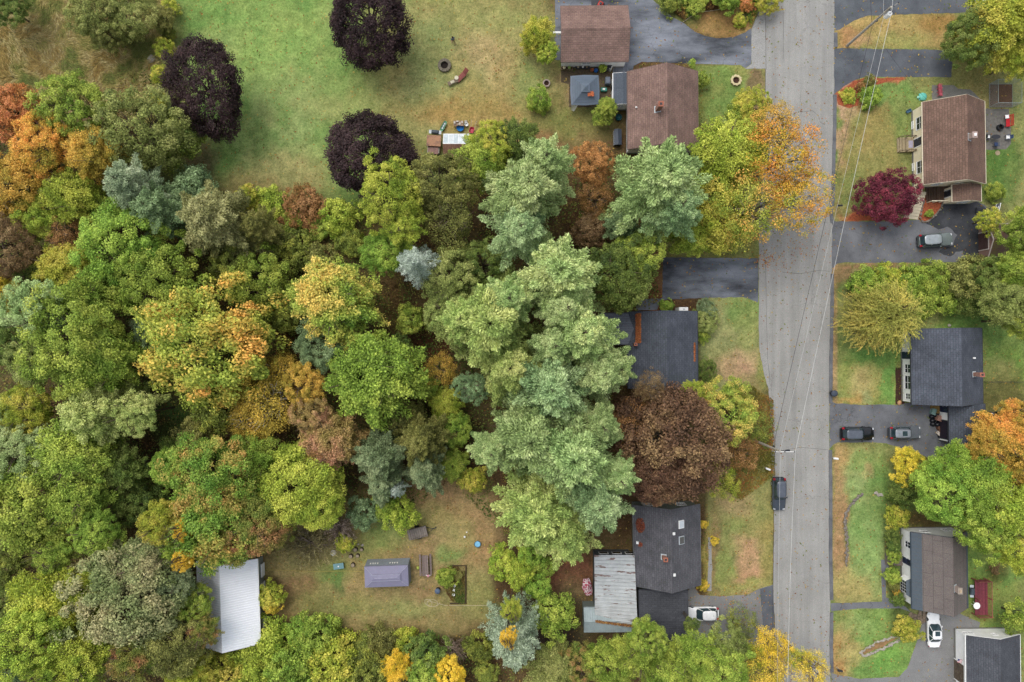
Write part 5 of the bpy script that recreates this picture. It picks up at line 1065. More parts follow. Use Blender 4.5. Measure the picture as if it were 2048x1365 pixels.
# mailboxes
def mailbox(label, px, py, rot, mat):
    o = simple('mailbox', label, 'mailbox', px, py, 1.1, rot); part(o, 'post', m_pole, lambda m: m.box(-.05, .05, -.05, .05, 0, 1.0)); part(o, 'box', mat, lambda m: loft(m, [[(x, .13*math.cos(a), 1.0 + (.16 + .13*math.sin(a) if math.sin(a) > 0 else 0)) for a in [k*math.pi/5 for k in range(10)]] for x in (-.32, .32)]))
mailbox('white mailbox on the brown verge near the black SUV', 1671.5, 917.5, -8, m_trim); mailbox('white mailbox on the left verge above the dark minivan', 1536, 938.5, -22, m_trim); mailbox('dark mailbox at the verge corner by the dark red maple', 1680, 411.5, 0, m_dark); mailbox('dark mailbox on the lower right lawn corner', 1680, 1342, -10, m_dark)
# stone wall, rock bed
def stonewall(name, label, pts, wpx, rr, cat, mat):
    o = thing(name, label, cat, *g(*pts[0])); m = MB(); s = 0; rs = random.Random(5)
    for i in range(len(pts) - 1):
        a, b = Vector(g(*pts[i])), Vector(g(*pts[i + 1])); L = (b - a).length; n = max(1, int(L/.17)); d = (b - a).normalized(); nn = Vector((-d.y, d.x))
        for k in range(n):
            p = a.lerp(b, k/n) + nn*rs.uniform(-.5, .5)*wpx/FPX*H - o.location.to_2d()
            rockmesh(m, p.x, p.y, rs.uniform(0, .2), rs.uniform(.5, 1.1)*rr, rs.randint(0, 999))
    m.build('stones', mat, o); return o
stonewall('stone_wall', 'low curved fieldstone wall across the sloping lawn', [(1722.5, 987.7), (1709, 1002), (1698, 1013), (1692, 1024), (1689.6, 1039), (1690.7, 1061), (1693, 1074.5), (1692.4, 1111), (1693, 1134)], 5, .22, 'stone wall', m_rockd)
stonewall('stone_wall', 'short heap of wall stones beside the round dark bush', [(1749, 987), (1766, 989)], 7, .24, 'stone wall', m_rock)
rbd = stonewall('rock_bed', 'long narrow stone-edged bed on the lower right lawn', [(1719, 1305), (1728, 1312), (1765, 1297), (1803, 1276), (1790, 1272), (1750, 1285), (1719, 1305)], 2.5, .2, 'rock bed', m_rock)
sheet('mulch_bed', [(1722, 1305), (1729, 1309), (1765, 1294), (1798, 1276), (1790, 1275), (1750, 1288)], .006, plain('tan_soil', 'A08058', .95, var=.3), 'tan soil inside the stone-edged bed', jit=.1)
stonewall('retaining_wall', 'jumbled flat stones at the corner of the white house', [(1808, 1240), (1822, 1228), (1832, 1236), (1845, 1226), (1853, 1232), (1838, 1246), (1828, 1252)], 12, .3, 'stone wall', plain('flat_stone', '8C7C6C', .95, var=.3))
stonewall('stone_edging', 'grey stone rim around the raised mulch island', [(1846, 402), (1843, 420), (1839, 436), (1846, 446), (1857, 442), (1869, 431), (1880, 418), (1886, 403)], 2, .17, 'edging', m_rockd)
m = MB(); m.tube([(*g(1366, 45), .08), (*g(1380, 35), .08), (*g(1396, 25), .08), (*g(1420, 23), .08), (*g(1450, 18), .08), (*g(1471, 12), .08)], .06, 6); tag(m.build('garden_edging', plain('edging_tan', 'B8A888')), 'pale curved edging along the top flower bed', 'edging')
wf = thing('wire_fence', 'low dark wire fence crossing the lawn behind the black-roofed house', 'fence', *g(1968, 764))
m = MB(); L = g(2080, 767)[0] - g(1968, 764)[0]; m.box(0, L, -.015, .015, .9, .93); m.box(0, L, -.01, .01, .4, .42); m.build('rail', m_dark, wf)
for k in range(5): q = MB(); x = k*L/4.2; q.box(x - .03, x + .03, -.03, .03, 0, 1.0); q.build('post', m_dark, wf)
# clutter near open carport
for i in range(7):
    a, b = random.Random(i).uniform(1860, 1878), random.Random(i + 50).uniform(828, 850)
    m = MB(); rockmesh(m, 0, 0, 0, .42, i*13 + 3); o = m.build('rubbish_bag', plain('bag_black', '1E2026', .35), None, True); o.location = (*g(a, b), 0); o.scale.z = 1.3; tag(o, 'black rubbish bag in the heap beside the tan steps', 'bag', 'black bags heaped by the carport')
for i, (a, b, w, d, h, c, lb) in enumerate([(1882, 838, .9, .7, .8, 'A88070', 'pinkish box nearest the tan steps in the carport'), (1886, 846, .6, .6, .6, 'C8B0A0', 'pale box in the middle of the carport clutter'), (1884, 857, 1.0, .8, .5, '6E5040', 'brown dresser lying in the carport doorway'), (1880, 866, .7, .5, .4, 'D8CCC0', 'whitish crate at the lower end of carport clutter'), (1868, 824, .8, .5, .6, '88A8A0', 'pale green tote above the black bags')]):
    o = simple('storage_box', lb, 'box', a, b, h, i*23 - 20); part(o, 'box', plain('box_' + c, c, .8, var=.2), lambda m: m.box(-w/2, w/2, -d/2, d/2, 0, h, bev=.03)); part(o, 'lid', plain('boxlid_' + c, c, .6), lambda m: m.box(-w/2 - .03, w/2 + .03, -d/2 - .03, d/2 + .03, h + .002, h + .05))
# person
def person():
    o = simple('person', 'person in a blue shirt and tan trousers walking on the big lawn', 'person', 906, 80, .9, 25)
    pts = {'pel': ((0, 0, .95), .13), 'spine': ((0, .0, 1.15), .125), 'chest': ((0, .02, 1.35), .15), 'neck': ((0, .0, 1.5), .06), 'head': ((0, -.03, 1.62), .095), 'top': ((0, -.03, 1.70), .075)}
    ed = [('pel', 'spine'), ('spine', 'chest'), ('chest', 'neck'), ('neck', 'head'), ('head', 'top')]
    for s, n in ((-1, 'l'), (1, 'r')):
        k = s*.16
        pts.update({n + 'hip': ((s*.09, 0, .9), .09), n + 'knee': ((s*.1, -.06 - k, .5), .06), n + 'ank': ((s*.1, .02 - k*1.3, .09), .04), n + 'toe': ((s*.11, -.16 - k*1.3, .04), .035), n + 'sh': ((s*.17, .01, 1.42), .06), n + 'el': ((s*.28, .03 + k*.6, 1.14), .042), n + 'wr': ((s*.30, -.12 + k*.9, .93), .028), n + 'palm': ((s*.30, -.16 + k*.9, .87), .03)})
        ed += [('pel', n + 'hip'), (n + 'hip', n + 'knee'), (n + 'knee', n + 'ank'), (n + 'ank', n + 'toe'), ('chest', n + 'sh'), (n + 'sh', n + 'el'), (n + 'el', n + 'wr'), (n + 'wr', n + 'palm')]
        for f in range(5):
            nm = n + 'f%d' % f; L = (.06, .085, .09, .085, .07)[f]; x = s*.30 + (f - 2)*.018; y = -.18 + k*.9 - (.03 if f == 0 else 0)
            pts[nm] = ((x, y, .82), .009); pts[nm + 't'] = ((x, y - .02, .82 - L*.6), .008); ed += [(n + 'palm', nm), (nm, nm + 't')]
    def grow(keys, edges, rs, name, mat, par):
        me = bpy.data.meshes.new(name); ix = {k: i for i, k in enumerate(keys)}
        me.from_pydata([pts[k][0] for k in keys], [(ix[a], ix[b]) for a, b in edges], []); ob = bpy.data.objects.new(name, me); COL.objects.link(ob); ob.parent = par
        ob.modifiers.new('skin', 'SKIN'); 
        if not me.skin_vertices: 
            bpy.context.view_layer.objects.active = ob; bm = bmesh.new(); bm.from_mesh(me); bm.verts.layers.skin.verify(); bm.to_mesh(me); bm.free()
        for i, k in enumerate(keys): me.skin_vertices[0].data[i].radius = (pts[k][1]*rs,)*2; me.skin_vertices[0].data[i].use_root = (i == 0)
        sb = ob.modifiers.new('sub', 'SUBSURF'); sb.levels = 1; sb.render_levels = 2; me.materials.append(mat); return ob
    grow(list(pts), ed, 1, 'body', plain('skin', 'C89880', .7), o)
    grow(['chest', 'spine', 'lsh', 'lel', 'rsh', 'rel', 'pel'], [('chest', 'spine'), ('spine', 'pel'), ('chest', 'lsh'), ('lsh', 'lel'), ('chest', 'rsh'), ('rsh', 'rel')], 1.22, 'shirt', plain('shirt_blue', '4A7A94', .8), o)
    grow(['pel', 'lhip', 'lknee', 'lank', 'rhip', 'rknee', 'rank'], [('pel', 'lhip'), ('lhip', 'lknee'), ('lknee', 'lank'), ('pel', 'rhip'), ('rhip', 'rknee'), ('rknee', 'rank')], 1.25, 'trousers', plain('trouser_tan', 'A08C68', .8), o)
    part(o, 'hair', plain('hair_dark', '3A2820', .9), lambda m: m.lathe([(.125, 1.62), (.13, 1.69), (.1, 1.78), (.04, 1.815), (0, 1.82)], 14, c=(0, .0, 0)), True)
person()
# needle and leaf litter lying on roofs
def litter(name, label, fn, n, cols, seed, size=.1):
    rs = np.random.RandomState(seed); V = []; Fc = []; C = []
    for i in range(n):
        x, y, z = fn(rs); a = rs.rand()*6.28; s = size*(.5 + rs.rand()); u = Vector((math.cos(a), math.sin(a), rs.uniform(-.2, .2)))*s; w = Vector((-math.sin(a), math.cos(a), rs.uniform(-.2, .2)))*s*.5
        p = Vector((x, y, z + .02 + rs.rand()*.05)); b = len(V); V += [p - u, p + w, p + u, p - w]; Fc.append((b, b + 1, b + 2, b + 3)); c = np.array(A(cols[rs.randint(len(cols))]))*(.7 + .6*rs.rand()); C += [c]*4
    o = fastmesh(name, np.array(V), np.array(Fc), np.array(C), 'tint'); o.data.materials.append(attrmat('litter')); tag(o, label, 'leaf litter', kind='stuff'); return o
OR = ('A05C38', 'B07048', '80482C', '94603C')
def rl_(Hh, px0, px1, py0, py1, h, rowd=1):
    def f(rs):
        px = px0 + (px1 - px0)*rs.rand(); py = py0 + (py1 - py0)*rs.rand(); X, Y = g(px, py, h); return X, Y, Hh.zw(X, Y)
    return f
def valley(rs):
    px = 1271 + 9*rs.rand()**.7; py = 628 + 58*rs.rand(); X, Y = g(px, py, 3.6); return X, Y, max(Wk.zw(X, Y), Hk.zw(X, Y)) + .02
litter('pine_needles', 'orange pine needles piled along the roof valley', valley, 1900, OR, 1, .11)
litter('pine_needles', 'thin orange line of needles near the east eave', rl_(Hk, 1386.5, 1389.5, 686, 723, 3.1), 350, OR, 2, .09)
def gsp(cx, cy, rx, ry, Hh, h):
    def f(rs):
        a = rs.rand()*6.28; r = rs.rand()**.6; X, Y = g(cx + rx*r*math.cos(a), cy + ry*r*math.sin(a), h); return X, Y, Hh.zw(X, Y)
    return f
litter('pine_needles', 'reddish needles scattered at the upper left of the grey roof', gsp(1282, 1053, 8, 15, Hg, 4), 480, ('7A4030', '8A5038', '603428'), 3, .1)
litter('pine_needles', 'few reddish needles beside the small roof vent', gsp(1282, 1092, 4, 5, Hg, 4), 60, ('7A4030', '8A5038'), 4, .1)
litter('fallen_leaves', 'orange leaves caught below the gazebo cupola', lambda rs: (*g(1176 + 11*rs.rand(), 184 + 9*rs.rand(), 2.9), 2.98), 160, ('C07048', 'B06040'), 5, .1)
litter('fallen_leaves', 'brown leaves caught where porch and shed roofs meet', lambda rs: (lambda u: (*g(1191 + 78*u, 1240 + 10*u + 4*rs.rand(), 3.0), 3.16))(rs.rand()), 700, ('6A4430', '8A6040', 'B08850'), 6, .1)
def roadleaf(rs):
    c = [(1590, 505, 40, 20), (1580, 240, 40, 30), (1600, 1340, 50, 20), (1530, 520, 14, 10), (1440, 1200, 60, 20), (1500, 1250, 50, 40)][rs.randint(6)]
    return (*g(c[0] + rs.randn()*c[2], c[1] + rs.randn()*c[3]), .02)
litter('fallen_leaves', 'loose orange and yellow leaves scattered on the asphalt', roadleaf, 900, ('C07838', 'C8A040', '9A5C34'), 7, .09)
litter('fallen_leaves', 'brown and rust leaves scattered over the lawns', lambda rs: (*g(rs.rand()*2048, rs.rand()*1365), .0), 15000, ('A08040', '8A5C34', 'B09850', '6C7A30'), 8, .12)
TREES = '''
415 180 82 9 D plum | dark purple tree at the left of the three on lawn
738 40 86 9 D plum | dark purple tree cut by the top edge of the lawn
742 312 88 9 D plum | dark purple tree lowest of the three, touching the lime tree
30 225 62 11 F orred | orange-red tree at the left edge beside the golden meadow
145 215 58 11 B green | mid-green tree between orange-red tree and grey-green tree
285 265 86 11 F dull | wide grey-green tree left of the dark purple tree
90 290 62 12 F orange | orange tree below the orange-red tree
185 305 60 12 B gold | golden tree below the mid-green tree, near meadow
18 372 62 12 B gold | bright golden-yellow tree at the left edge above the brown-red tree
100 345 42 8 F brown | small brownish tree between orange and yellow trees
140 395 62 11 B lime | lime tree left of the blue-green pine
75 435 46 10 B lime | smaller lime tree beside the yellow one at left
205 425 42 8 B green | low green tree in the dip left of the blue-green pine
265 372 66 14 P bluegr | blue-green pine below the wide grey-green tree
320 420 66 13 P teal | second blue-green pine, right of the first
360 275 48 6 K dbrush | olive thicket right of the wide grey-green tree
385 375 44 6 K teal | blue-green bush at the top of the olive pine
430 445 92 14 P olivep | big olive pine at the top of the wood
515 455 46 10 P olive | darker olive pine just right of the big olive pine
15 490 62 12 F brown | brown-red tree at left edge below the yellow tree
130 470 38 9 T rust | thin rust tree between brown-red and bright green trees
245 490 74 12 B bright | bright green tree below the blue-green pine
130 535 60 11 B yg | yellow-olive tree right of the brown-red tree
312 565 78 12 B green | green tree above left of the big orange-tinted maple
60 540 44 9 B deep | dark green tree beneath the brown-red tree
2 590 40 11 B yellow | yellow tree cut by the left edge at mid height
72 615 64 14 F sage | pale sage tree left of the big green crowns
180 595 66 11 B green | green crown right of the pale sage tree
150 680 88 14 B green | broad green crown in the left of the wood
205 720 72 13 B bright | brighter green crown below the broad green one
70 720 60 11 F dull | dull green tree at the left below the sage tree
12 680 44 10 B deep | dark green tree at the left edge, mid height
300 655 46 8 B teal | bluish dark tree left of the orange-tinted maple
420 690 126 15 B ogr | large maple, green with orange left side
520 575 66 8 F green | low green tree above the large orange-tinted maple
470 530 50 7 F dbrush | scrubby green tree under the olive pine
575 620 50 6 F dbrush | scrubby tree between the two large maples
668 600 96 14 B gyo | yellow-topped green maple in the wood centre
650 690 50 9 B teal | dark bluish tree below the yellow-topped maple
745 755 104 15 B bright | large bright green maple beside the pines
783 390 60 14 B lime | tall lime tree overlapping the lowest purple tree
802 450 46 13 B lime | lower half of the tall lime tree pair
770 505 46 9 B bright | small bright tree below the lime pair
880 375 68 12 F olive | olive-brown tree right of the lime pair
905 440 56 11 T olive | thin olive tree below the olive-brown tree
965 325 58 11 B green | green tree hiding part of the greenhouse roof
985 292 38 10 B yg | yellowish tree right of the greenhouse
1035 285 50 10 B deep | dark green tree above the tallest sage pine
834 528 46 15 S silver | silver-blue spruce in the centre of the wood
905 562 64 11 F dull | dark olive tree right of the silver spruce
900 630 60 11 F dull | dark olive tree below, left of the pines
965 530 52 9 F deep | dark low tree between pines and silver spruce
1055 385 106 19 P sage | sage pine at the top of the central row
1090 330 70 18 P sage | lighter pine joined to the top of the central row
1040 465 76 18 P sageb | blue-sage pine at the left under the top pine
1318 370 108 19 P sage | lone sage pine overhanging the plum-brown roof
1350 420 66 17 P sageb | lower side crown of the lone pine by the brown house
1115 550 100 20 P sagey | yellowish pine in the middle of the row
985 650 116 19 P sagel | wide greenish pine on the left side of the row
1160 668 86 20 P sagey | pale pine beside the low black-roofed wing
1200 745 76 17 P sage | pine branch crown reaching toward the black-roofed house
1100 775 96 19 P sageb | bluish pine in the lower middle of the row
1060 870 110 19 P sage | sage pine left of the russet tree, lower row
1140 905 110 20 P sage | sage pine touching the russet tree, lower row
1190 1000 86 18 P sageb | bluish pine above the rusty metal porch
1070 1020 100 18 P sagel | greenish pine at the bottom left of the row
1125 1065 82 17 P sagel | lowest pine, its tip pointing to the parasol
1185 330 46 8 F copper | orange-brown bush tree between the two top pines
1190 400 38 7 T rust | thin rusty tree below the orange-brown one
1180 455 40 6 K brown | brown brush beside the fallen pale trunk
1238 552 64 12 B deep | dark green tree above the low black-roofed wing
1270 520 56 11 F green | mid-green tree left of the short driveway
1245 450 44 9 P teal | small bluish pine left of the lone pine
1455 310 78 12 B lime | bright lime tree at the right of the plum-brown house
1562 320 78 13 T amber | orange tree reaching over the street
1590 400 62 12 T amber | lower orange crown hanging over the street
1500 420 70 12 T ogr | thin orange and green crown beside the street
1540 255 50 11 T gold | thin golden crown at the top of the orange tree
1430 430 78 9 B yg | yellow-green tree above the short driveway
1390 470 50 8 B lime | lime tree at the top left of the short driveway
1500 215 38 6 F yg | yellow-green bush near the scalloped planter
1480 235 28 5 K green | green bush below the scalloped planter
1335 882 106 13 G russet | big russet brown tree between the two dark roofs
1312 955 64 12 G russet | lower russet crown over the grey roof edge
1250 850 54 10 T rust | rusty thin tree at the left of the russet tree
1300 775 30 11 T brown | brown tip rising over the black roof corner
1450 828 56 9 B gyo | olive-gold tree right of the russet tree
1390 785 28 8 B lime | small lime tree at the black roof's lower corner
1472 902 44 5 T rust | thin orange-brown tree near the lamp pole
1445 955 36 5 T yg | thin yellow-green bush below the olive-gold tree
1495 850 40 4 T dbrush | weedy bush near the street edge by the golden tree
200 825 90 14 P sagel | feathery pale sage tree beside the grass gap
270 830 48 12 F sagel | smaller pale sage tree at the gap edge
48 825 48 11 B yg | yellow-green tree left of the feathery sage tree
8 840 40 11 F sage | sage tree at the left edge by the yellow-green one
55 905 58 12 F sage | sage-grey tree below the yellow-green tree
150 905 84 13 B green | large green tree below the feathery sage tree
55 1010 92 13 B green | broad green tree at the left edge, lower middle
150 1000 68 12 B green | green tree right of the broad left-edge tree
20 905 40 9 B deep | dark green tree behind the sage-grey tree
245 940 50 9 B deep | dark green tree at the lower edge of grass gap
270 1000 56 6 F deep | low dark tree in the shaded hollow
190 1065 44 11 B bright | small bright tree in the hollow's lower left
105 1110 42 11 B green | small green tree left above the pink-tan tree
15 1130 50 7 F dbrush | olive brush at the left edge, lower part
345 935 40 8 B bright | bright bush tree at the hollow's right rim
400 875 40 7 K olive | olive thicket under the orange-tinted maple
430 825 44 8 K dbrush | olive thicket left of the birch
350 905 34 4 K deep | dark bush in the grass gap
540 805 70 11 T birch | thin yellow-brown birch with pale limbs
500 830 46 9 T birch | left half of the yellow-brown birch pair
612 772 42 11 F gold | round golden tree right of the birch
560 745 40 8 T birch | wispy birch top above the pale limbs
625 830 46 11 F tanr | tan and red tree below the round golden tree
665 880 66 11 B tanr | larger tan-red tree left of the grey-green trees
640 905 34 10 T rust | red-brown crown in the tan-red pair
435 950 82 13 B rgr | green tree flecked with red, upper of the pair
430 1045 112 14 B rgr | large green tree flecked with red near the barn
510 1050 60 12 B grr | red-green tree at the barn's upper right
500 920 56 11 B green | green tree between red-flecked trees and birch
600 965 80 11 G lime | dense lime tree above the brush by the yard
630 1010 50 10 G lime | lower lobe of the dense lime tree
760 910 66 12 P greygr | grey-green pine right of the tan-red tree
765 965 52 10 P greygr | grey-green pine nearest the small silver tree
845 880 62 12 P olive | olive pine left of the pine row
850 945 52 11 P greygr | grey-green pine above the blue-green bush
800 830 40 8 F olive | olive tree under the large bright maple
792 978 22 9 S silver | small silver tree above the yard
730 1028 32 4 K teal | round blue-green bush at the yard's top edge
800 1022 34 4 K lime | lime bush above the trailer
770 1015 24 4 K green | green bush between the blue-green and lime bushes
328 1045 46 12 B yg | yellow-green tree left of the red-flecked tree
365 1060 26 13 B pure | vivid yellow crown in the red-flecked trees
368 1118 20 12 B pure | small vivid yellow crown above the barn corner
350 1100 40 11 B green | green crown between the two vivid yellow ones
260 1185 104 14 B pinks | large pinkish-sage tree left of the barn
290 1130 60 13 B pinks | upper crown of the pinkish-sage tree
345 1168 42 11 B greygr | grey-green tree touching the barn roof
110 1215 92 13 B yg | large yellow-green tree in the lower left
60 1280 68 14 B lime | lime tree at the lower left edge
160 1320 66 13 B lime | lime tree below the pinkish-sage tree
185 1180 40 12 B yg | yellow-green crown left of the pinkish-sage tree
265 1320 56 12 B grr | rust and green tree below the pinkish-sage tree
350 1290 62 11 B olive | olive tree left of the barn's lower corner
402 1262 36 10 B grr | red-brown tree overlapping the barn roof
385 1205 34 9 B green | green tree overlapping the middle of barn roof
370 1345 50 9 B yg | yellow-olive tree at the bottom left of barn
20 1350 34 12 B teal | dark bluish tree in the bottom left corner
80 1355 36 14 B lime | pale lime crown at the bottom left edge
15 1210 40 8 B deep | dark green tree at the left edge near the bottom
620 1085 60 2.5 N barest | bare brown brush along the yard's top edge
680 1060 40 3 N bare | bare grey brush below the dense lime tree
690 1085 20 2.5 K yg | yellow bush above the five stumps
640 1270 44 4 K green | green mound of bush at the yard's lower edge
600 1262 26 3.5 K bright | bright bush beside the green mound
550 1280 46 4 K lime | yellow-green brush right of the barn's lower end
500 1325 50 4.5 K lime | lime brush below the barn
590 1330 50 5 K bright | bright brush below the green mound
440 1345 42 5 K yg | yellow-green brush at the bottom near the barn
675 1320 50 5 K yg | yellow-green brush left of the vivid yellow shrub
720 1300 40 3 K dbrush | olive brush on the yard's lower edge
742 1345 42 5 K dbrush | olive brush at the bottom edge, middle
545 1192 24 3 K yg | yellow-green bush against the barn's east side
545 1212 16 2.5 K yellow | yellow bush against the barn's east side
795 1335 34 6 B pure | vivid yellow shrub at the bottom, left one
897 1350 34 6 B pure | vivid yellow shrub at the bottom, right one
765 1290 38 3 K olive | olive brush under the yard's lower edge
850 1310 42 5 K deep | dark green brush between the vivid yellow shrubs
850 1350 30 6 K green | green brush at the bottom between yellow shrubs
908 1300 32 4 N bare | bare grey shrub above the right yellow shrub
955 1295 34 3 K dbrush | olive bush left of the silver spruce with yellow vine
972 1350 24 4 K dbrush | olive bush at the bottom left of the silver spruce
810 1282 30 2.5 K yg | yellowish bush on the yard's lower edge
1030 1274 66 14 S spruce | silver-green spruce by the yard, top leaning down
1024 1222 24 12 B lime | lime vine mass on the silver spruce, upper part
1016 1275 17 15 B pure | vivid yellow vine on the silver spruce
1108 1228 38 6 K green | green bush right of the silver spruce
1010 1125 34 4 K lime | lime bush at the yard's right edge
1040 1148 30 5 K lime | lime bush left of the brown earth patch
1060 1110 28 4 K bright | bright bush below the lowest pine
1085 1130 24 3 K green | green bush at the edge of the brown earth patch
1075 1175 28 4 K bright | bright bush between lime bush and silver spruce
1110 1345 58 8 B dull | dull green tree at the bottom, left of rust one
1165 1330 42 7 F grr | rust-olive tree at the bottom beneath the metal shed
1225 1325 52 9 B green | green tree at the bottom under the metal shed
1285 1310 56 11 B green | green tree left of the white hatchback, bottom
1290 1275 34 11 B green | upper crown against the black garage roof
1395 1312 52 11 B green | green tree below the white hatchback
1455 1300 44 9 B dull | dull green tree right below the white hatchback
1340 1350 56 11 B green | green tree at the bottom middle
1440 1345 56 11 B green | green tree at the bottom near the yellow trees
1383 1250 16 8 K deep | small dark branch over the white hatchback
1478 1250 34 5 T dbrush | thin olive sapling beside the grey driveway
1500 1320 46 8 T yg | thin yellow-green tree near the street bottom
1545 1292 38 9 T pure | thin yellow tree at the driveway mouth
1530 1340 50 9 T yellow | thin yellow tree at the bottom by the street
1620 1335 36 10 T yellow | thin yellow tree hanging over the street bottom
1600 1320 26 9 T yg | thin green twig crown at the street bottom
1778 395 60 5.5 F maroon | dark red maple beside the cream concrete steps
1738 640 64 7 W willow | yellow-green willow nearest the street
1778 632 66 8.5 W willow | taller yellow willow tipping over the white wall
2005 48 80 10 B yg | olive-green tree in the top right corner
1945 75 50 7 B deep | dark green tree left of the corner tree
2045 112 42 8 B yg | yellow-olive tree above the dog run
2062 452 50 10 B green | green tree overhanging the small pinkish garage
2040 540 44 9 B green | green tree just below the pinkish garage
2010 610 50 9 B dull | dull green tree right of the shrub row
2040 640 40 9 B green | green tree at the right edge by the lawn
1985 560 44 6 B deep | dark green tree at the shrub row's right end
1925 555 44 5 K olive | olive shrub at the right of the shrub row
1735 572 34 3 K bright | bright shrub at the left of the shrub row
1780 562 34 3 K yg | yellow-green shrub second in the shrub row
1825 568 36 3.5 K bright | bright shrub in the middle of the row
1865 560 34 3.5 K green | green shrub right of the row's middle
1840 600 32 3 K green | lower green shrub of the row, above the lawn
1885 595 34 3 K green | green shrub low in the row near the olive one
1940 598 36 4 K deep | dark shrub at the lower right of the row
1950 545 30 4 K olive | olive shrub below the pinkish garage
1975 440 22 4 K yg | yellowish bush by the basketball hoop
1990 385 18 1.6 K green | small green bush on lawn behind the cream house
1737 163 14 1.4 K olive | dark low shrub at the back of red mulch bed
1724 174 10 1 K rust | reddish shrub on the red mulch bed
1697 192 14 .6 K yg | creeping yellow-green plant on the red mulch bed
1738 195 22 1.8 K bright | hydrangea bush with bluish blooms by mulch bed
1858 428 8 .9 K bright | small green plant on the raised mulch island
2010 872 58 11 B orange | orange tree at right behind the side wing
1985 890 46 10 B gold | golden crown below the orange tree
2045 930 56 11 B gold | golden tree at the right edge
2030 832 34 10 B orange | reddish crown at the right edge above orange tree
1815 928 38 4.5 F yellow | yellow-olive tree beside the cracked driveway
1840 950 30 4.5 F olive | olive bush right behind the yellow-olive tree
1902 930 48 9 B bright | bright green tree just below the side wing
1884 985 58 10 B bright | bright green crown left side of the large group
1955 965 74 11 B bright | bright green crown in the middle of large group
1978 1038 62 11 B green | green crown above the white house roof
2015 1020 80 12 B lime | lime crown at the right of the large group
2040 1095 48 11 B yg | yellow-green crown at the right edge of group
1805 982 30 3 K deep | round dark bush by the short heap of wall stones
1793 1033 20 2.2 K yg | round yellow-green bush above the white house
1786 1072 16 2 K deep | dark hedge plant at the white house's north corner
1785 1092 15 2 K deep | dark hedge plant second from north corner
1786 1111 15 1.8 K green | green hedge plant just above the front steps
1785 1151 14 1.6 K green | green hedge plant just below the front steps
1788 1171 12 1.3 K olive | olive shrub below the front hedge plants
1794 1186 8 1 K orange | small orange shrub by the white bay window
1796 1199 14 1.5 K deep | round dark shrub at the white house's south corner
1812 1257 24 2 K yg | yellow-green bush above the stone-edged bed
2040 1235 34 5 K green | green bush at the right edge above the white building
1990 1137 12 .8 K brown | burnt brown patch of weeds on the right lawn
1072 72 38 5 B yg | yellow-green tree against the brown garage wall
1095 105 20 4 B lime | lime branch crown at the garage's lower left
1076 203 25 2.2 K green | round green bush on lawn below the ring planter
1214 214 23 4 B green | green bush between gazebo and brown house
1205 235 18 2.5 K green | lower green bush beside the dark storage shed
1405 160 15 2 K green | rounded green hedge at the plum-brown house corner
1385 128 9 1.6 K bright | small pointed green bush by the driveway edge
1240 208 12 1.8 T sage | pale wispy bush against the white wall
1205 137 8 1.2 K lime | lime leafy plant beside the blue pot
1408 638 30 2 F dull | grey-green juniper by the black-roofed house, upper
1412 618 22 1.8 F greygr | small grey-green juniper crown above the upper one
1410 740 24 2 F deep | dark juniper at the black-roofed house's lower corner
1403 673 13 1.4 K green | small green bush between the two junipers
1333 612 14 1.4 K bright | green bush at the black-roofed house's north wall
1408 1048 9 1.4 K yellow | bright yellow bush at the grey house's upper corner
1429 1083 9 1 K yellow | yellow bush beyond the grey house steps
1407 1170 10 1.2 K yellow | yellow bush at the grey house's lower corner
893 1155 20 1.6 K green | leafy green bush in the dark garden bed
915 1150 12 1 K olive | olive herbs beside the leafy green bush
190 30 56 7 F dull | dark grey-green thicket at the top of the meadow
260 40 52 6 F dull | second grey-green thicket, right of the first
225 75 34 5 F olive | olive thicket at the lower edge of the grey-green ones
326 40 28 4 F olive | olive bush strip beside the lawn's top left
330 100 20 2.5 K yg | yellow-green bush along the lawn's left edge, upper
318 150 16 2 K yg | yellow-green bush along the lawn's left edge, middle
315 205 20 2 K yg | yellow-green bush along the lawn's left edge, lower
15 15 36 6 B deep | dark green tree in the top left corner
535 410 40 3 K lime | lime bush on the wood's upper rim, middle
495 400 26 3 K yg | yellowish bush on the wood's upper rim
612 415 40 3 K rust | rusty bush on the wood's upper rim
682 438 40 3.5 K lime | lime bush beside the lowest purple tree
580 445 28 2.5 K green | green bush below the rusty bush
640 455 26 2 K green | green bush between the rusty and lime bushes
880 740 34 6 T gold | thin golden tree left of the wide greenish pine
890 810 36 6 B lime | lime tree left of the lower pines
910 860 34 6 B bright | bright tree left of the lower pines
905 930 36 6 B green | green tree at the yard's top right edge
945 775 34 10 F teal | bluish tree tucked against the lower pines
945 960 24 4 K yg | yellow-green bush at the yard's top right edge
1340 10 22 1.6 K dbrush | olive shrub on the left of the top flower bed
1395 5 26 2 K green | green shrub in the middle of the top flower bed
1450 0 26 2.4 K bright | bright shrub on the right of the top flower bed
1492 12 13 1.5 K orred | red shrub at the right end of the top flower bed
1480 42 14 1 K yg | yellow-green perennials below the red shrub
1535 2 28 3 F yg | yellow-green bush hanging over the pale painted line

925 640 58 16 P sagel | greenish pine tip at the far left of the row
1020 735 78 17 P sagel | greenish pine between the wide left pine and bluish one
1020 600 62 18 P sagey | yellowish pine left of the row's centre
1236 738 42 14 P sagey | pale pine tip just below the low black-roofed wing
985 900 56 16 P sage | sage pine tip at the lower left of the row
1200 850 56 17 P sage | sage pine tip facing the russet tree, upper
1235 955 48 16 P sage | sage pine tip facing the russet tree, lower
1130 620 66 19 P sage | sage pine just under the yellowish middle pine

342 15 18 2 K yg | yellow-green bush at the top end of the lawn's left edge
340 70 15 1.6 K dbrush | small olive bush between the strip bush and yellow-green one
590 500 40 4 K dbrush | low olive brush on the open ground in the wood
640 520 34 4 K olive | low olive brush left of the yellow-topped maple's crown
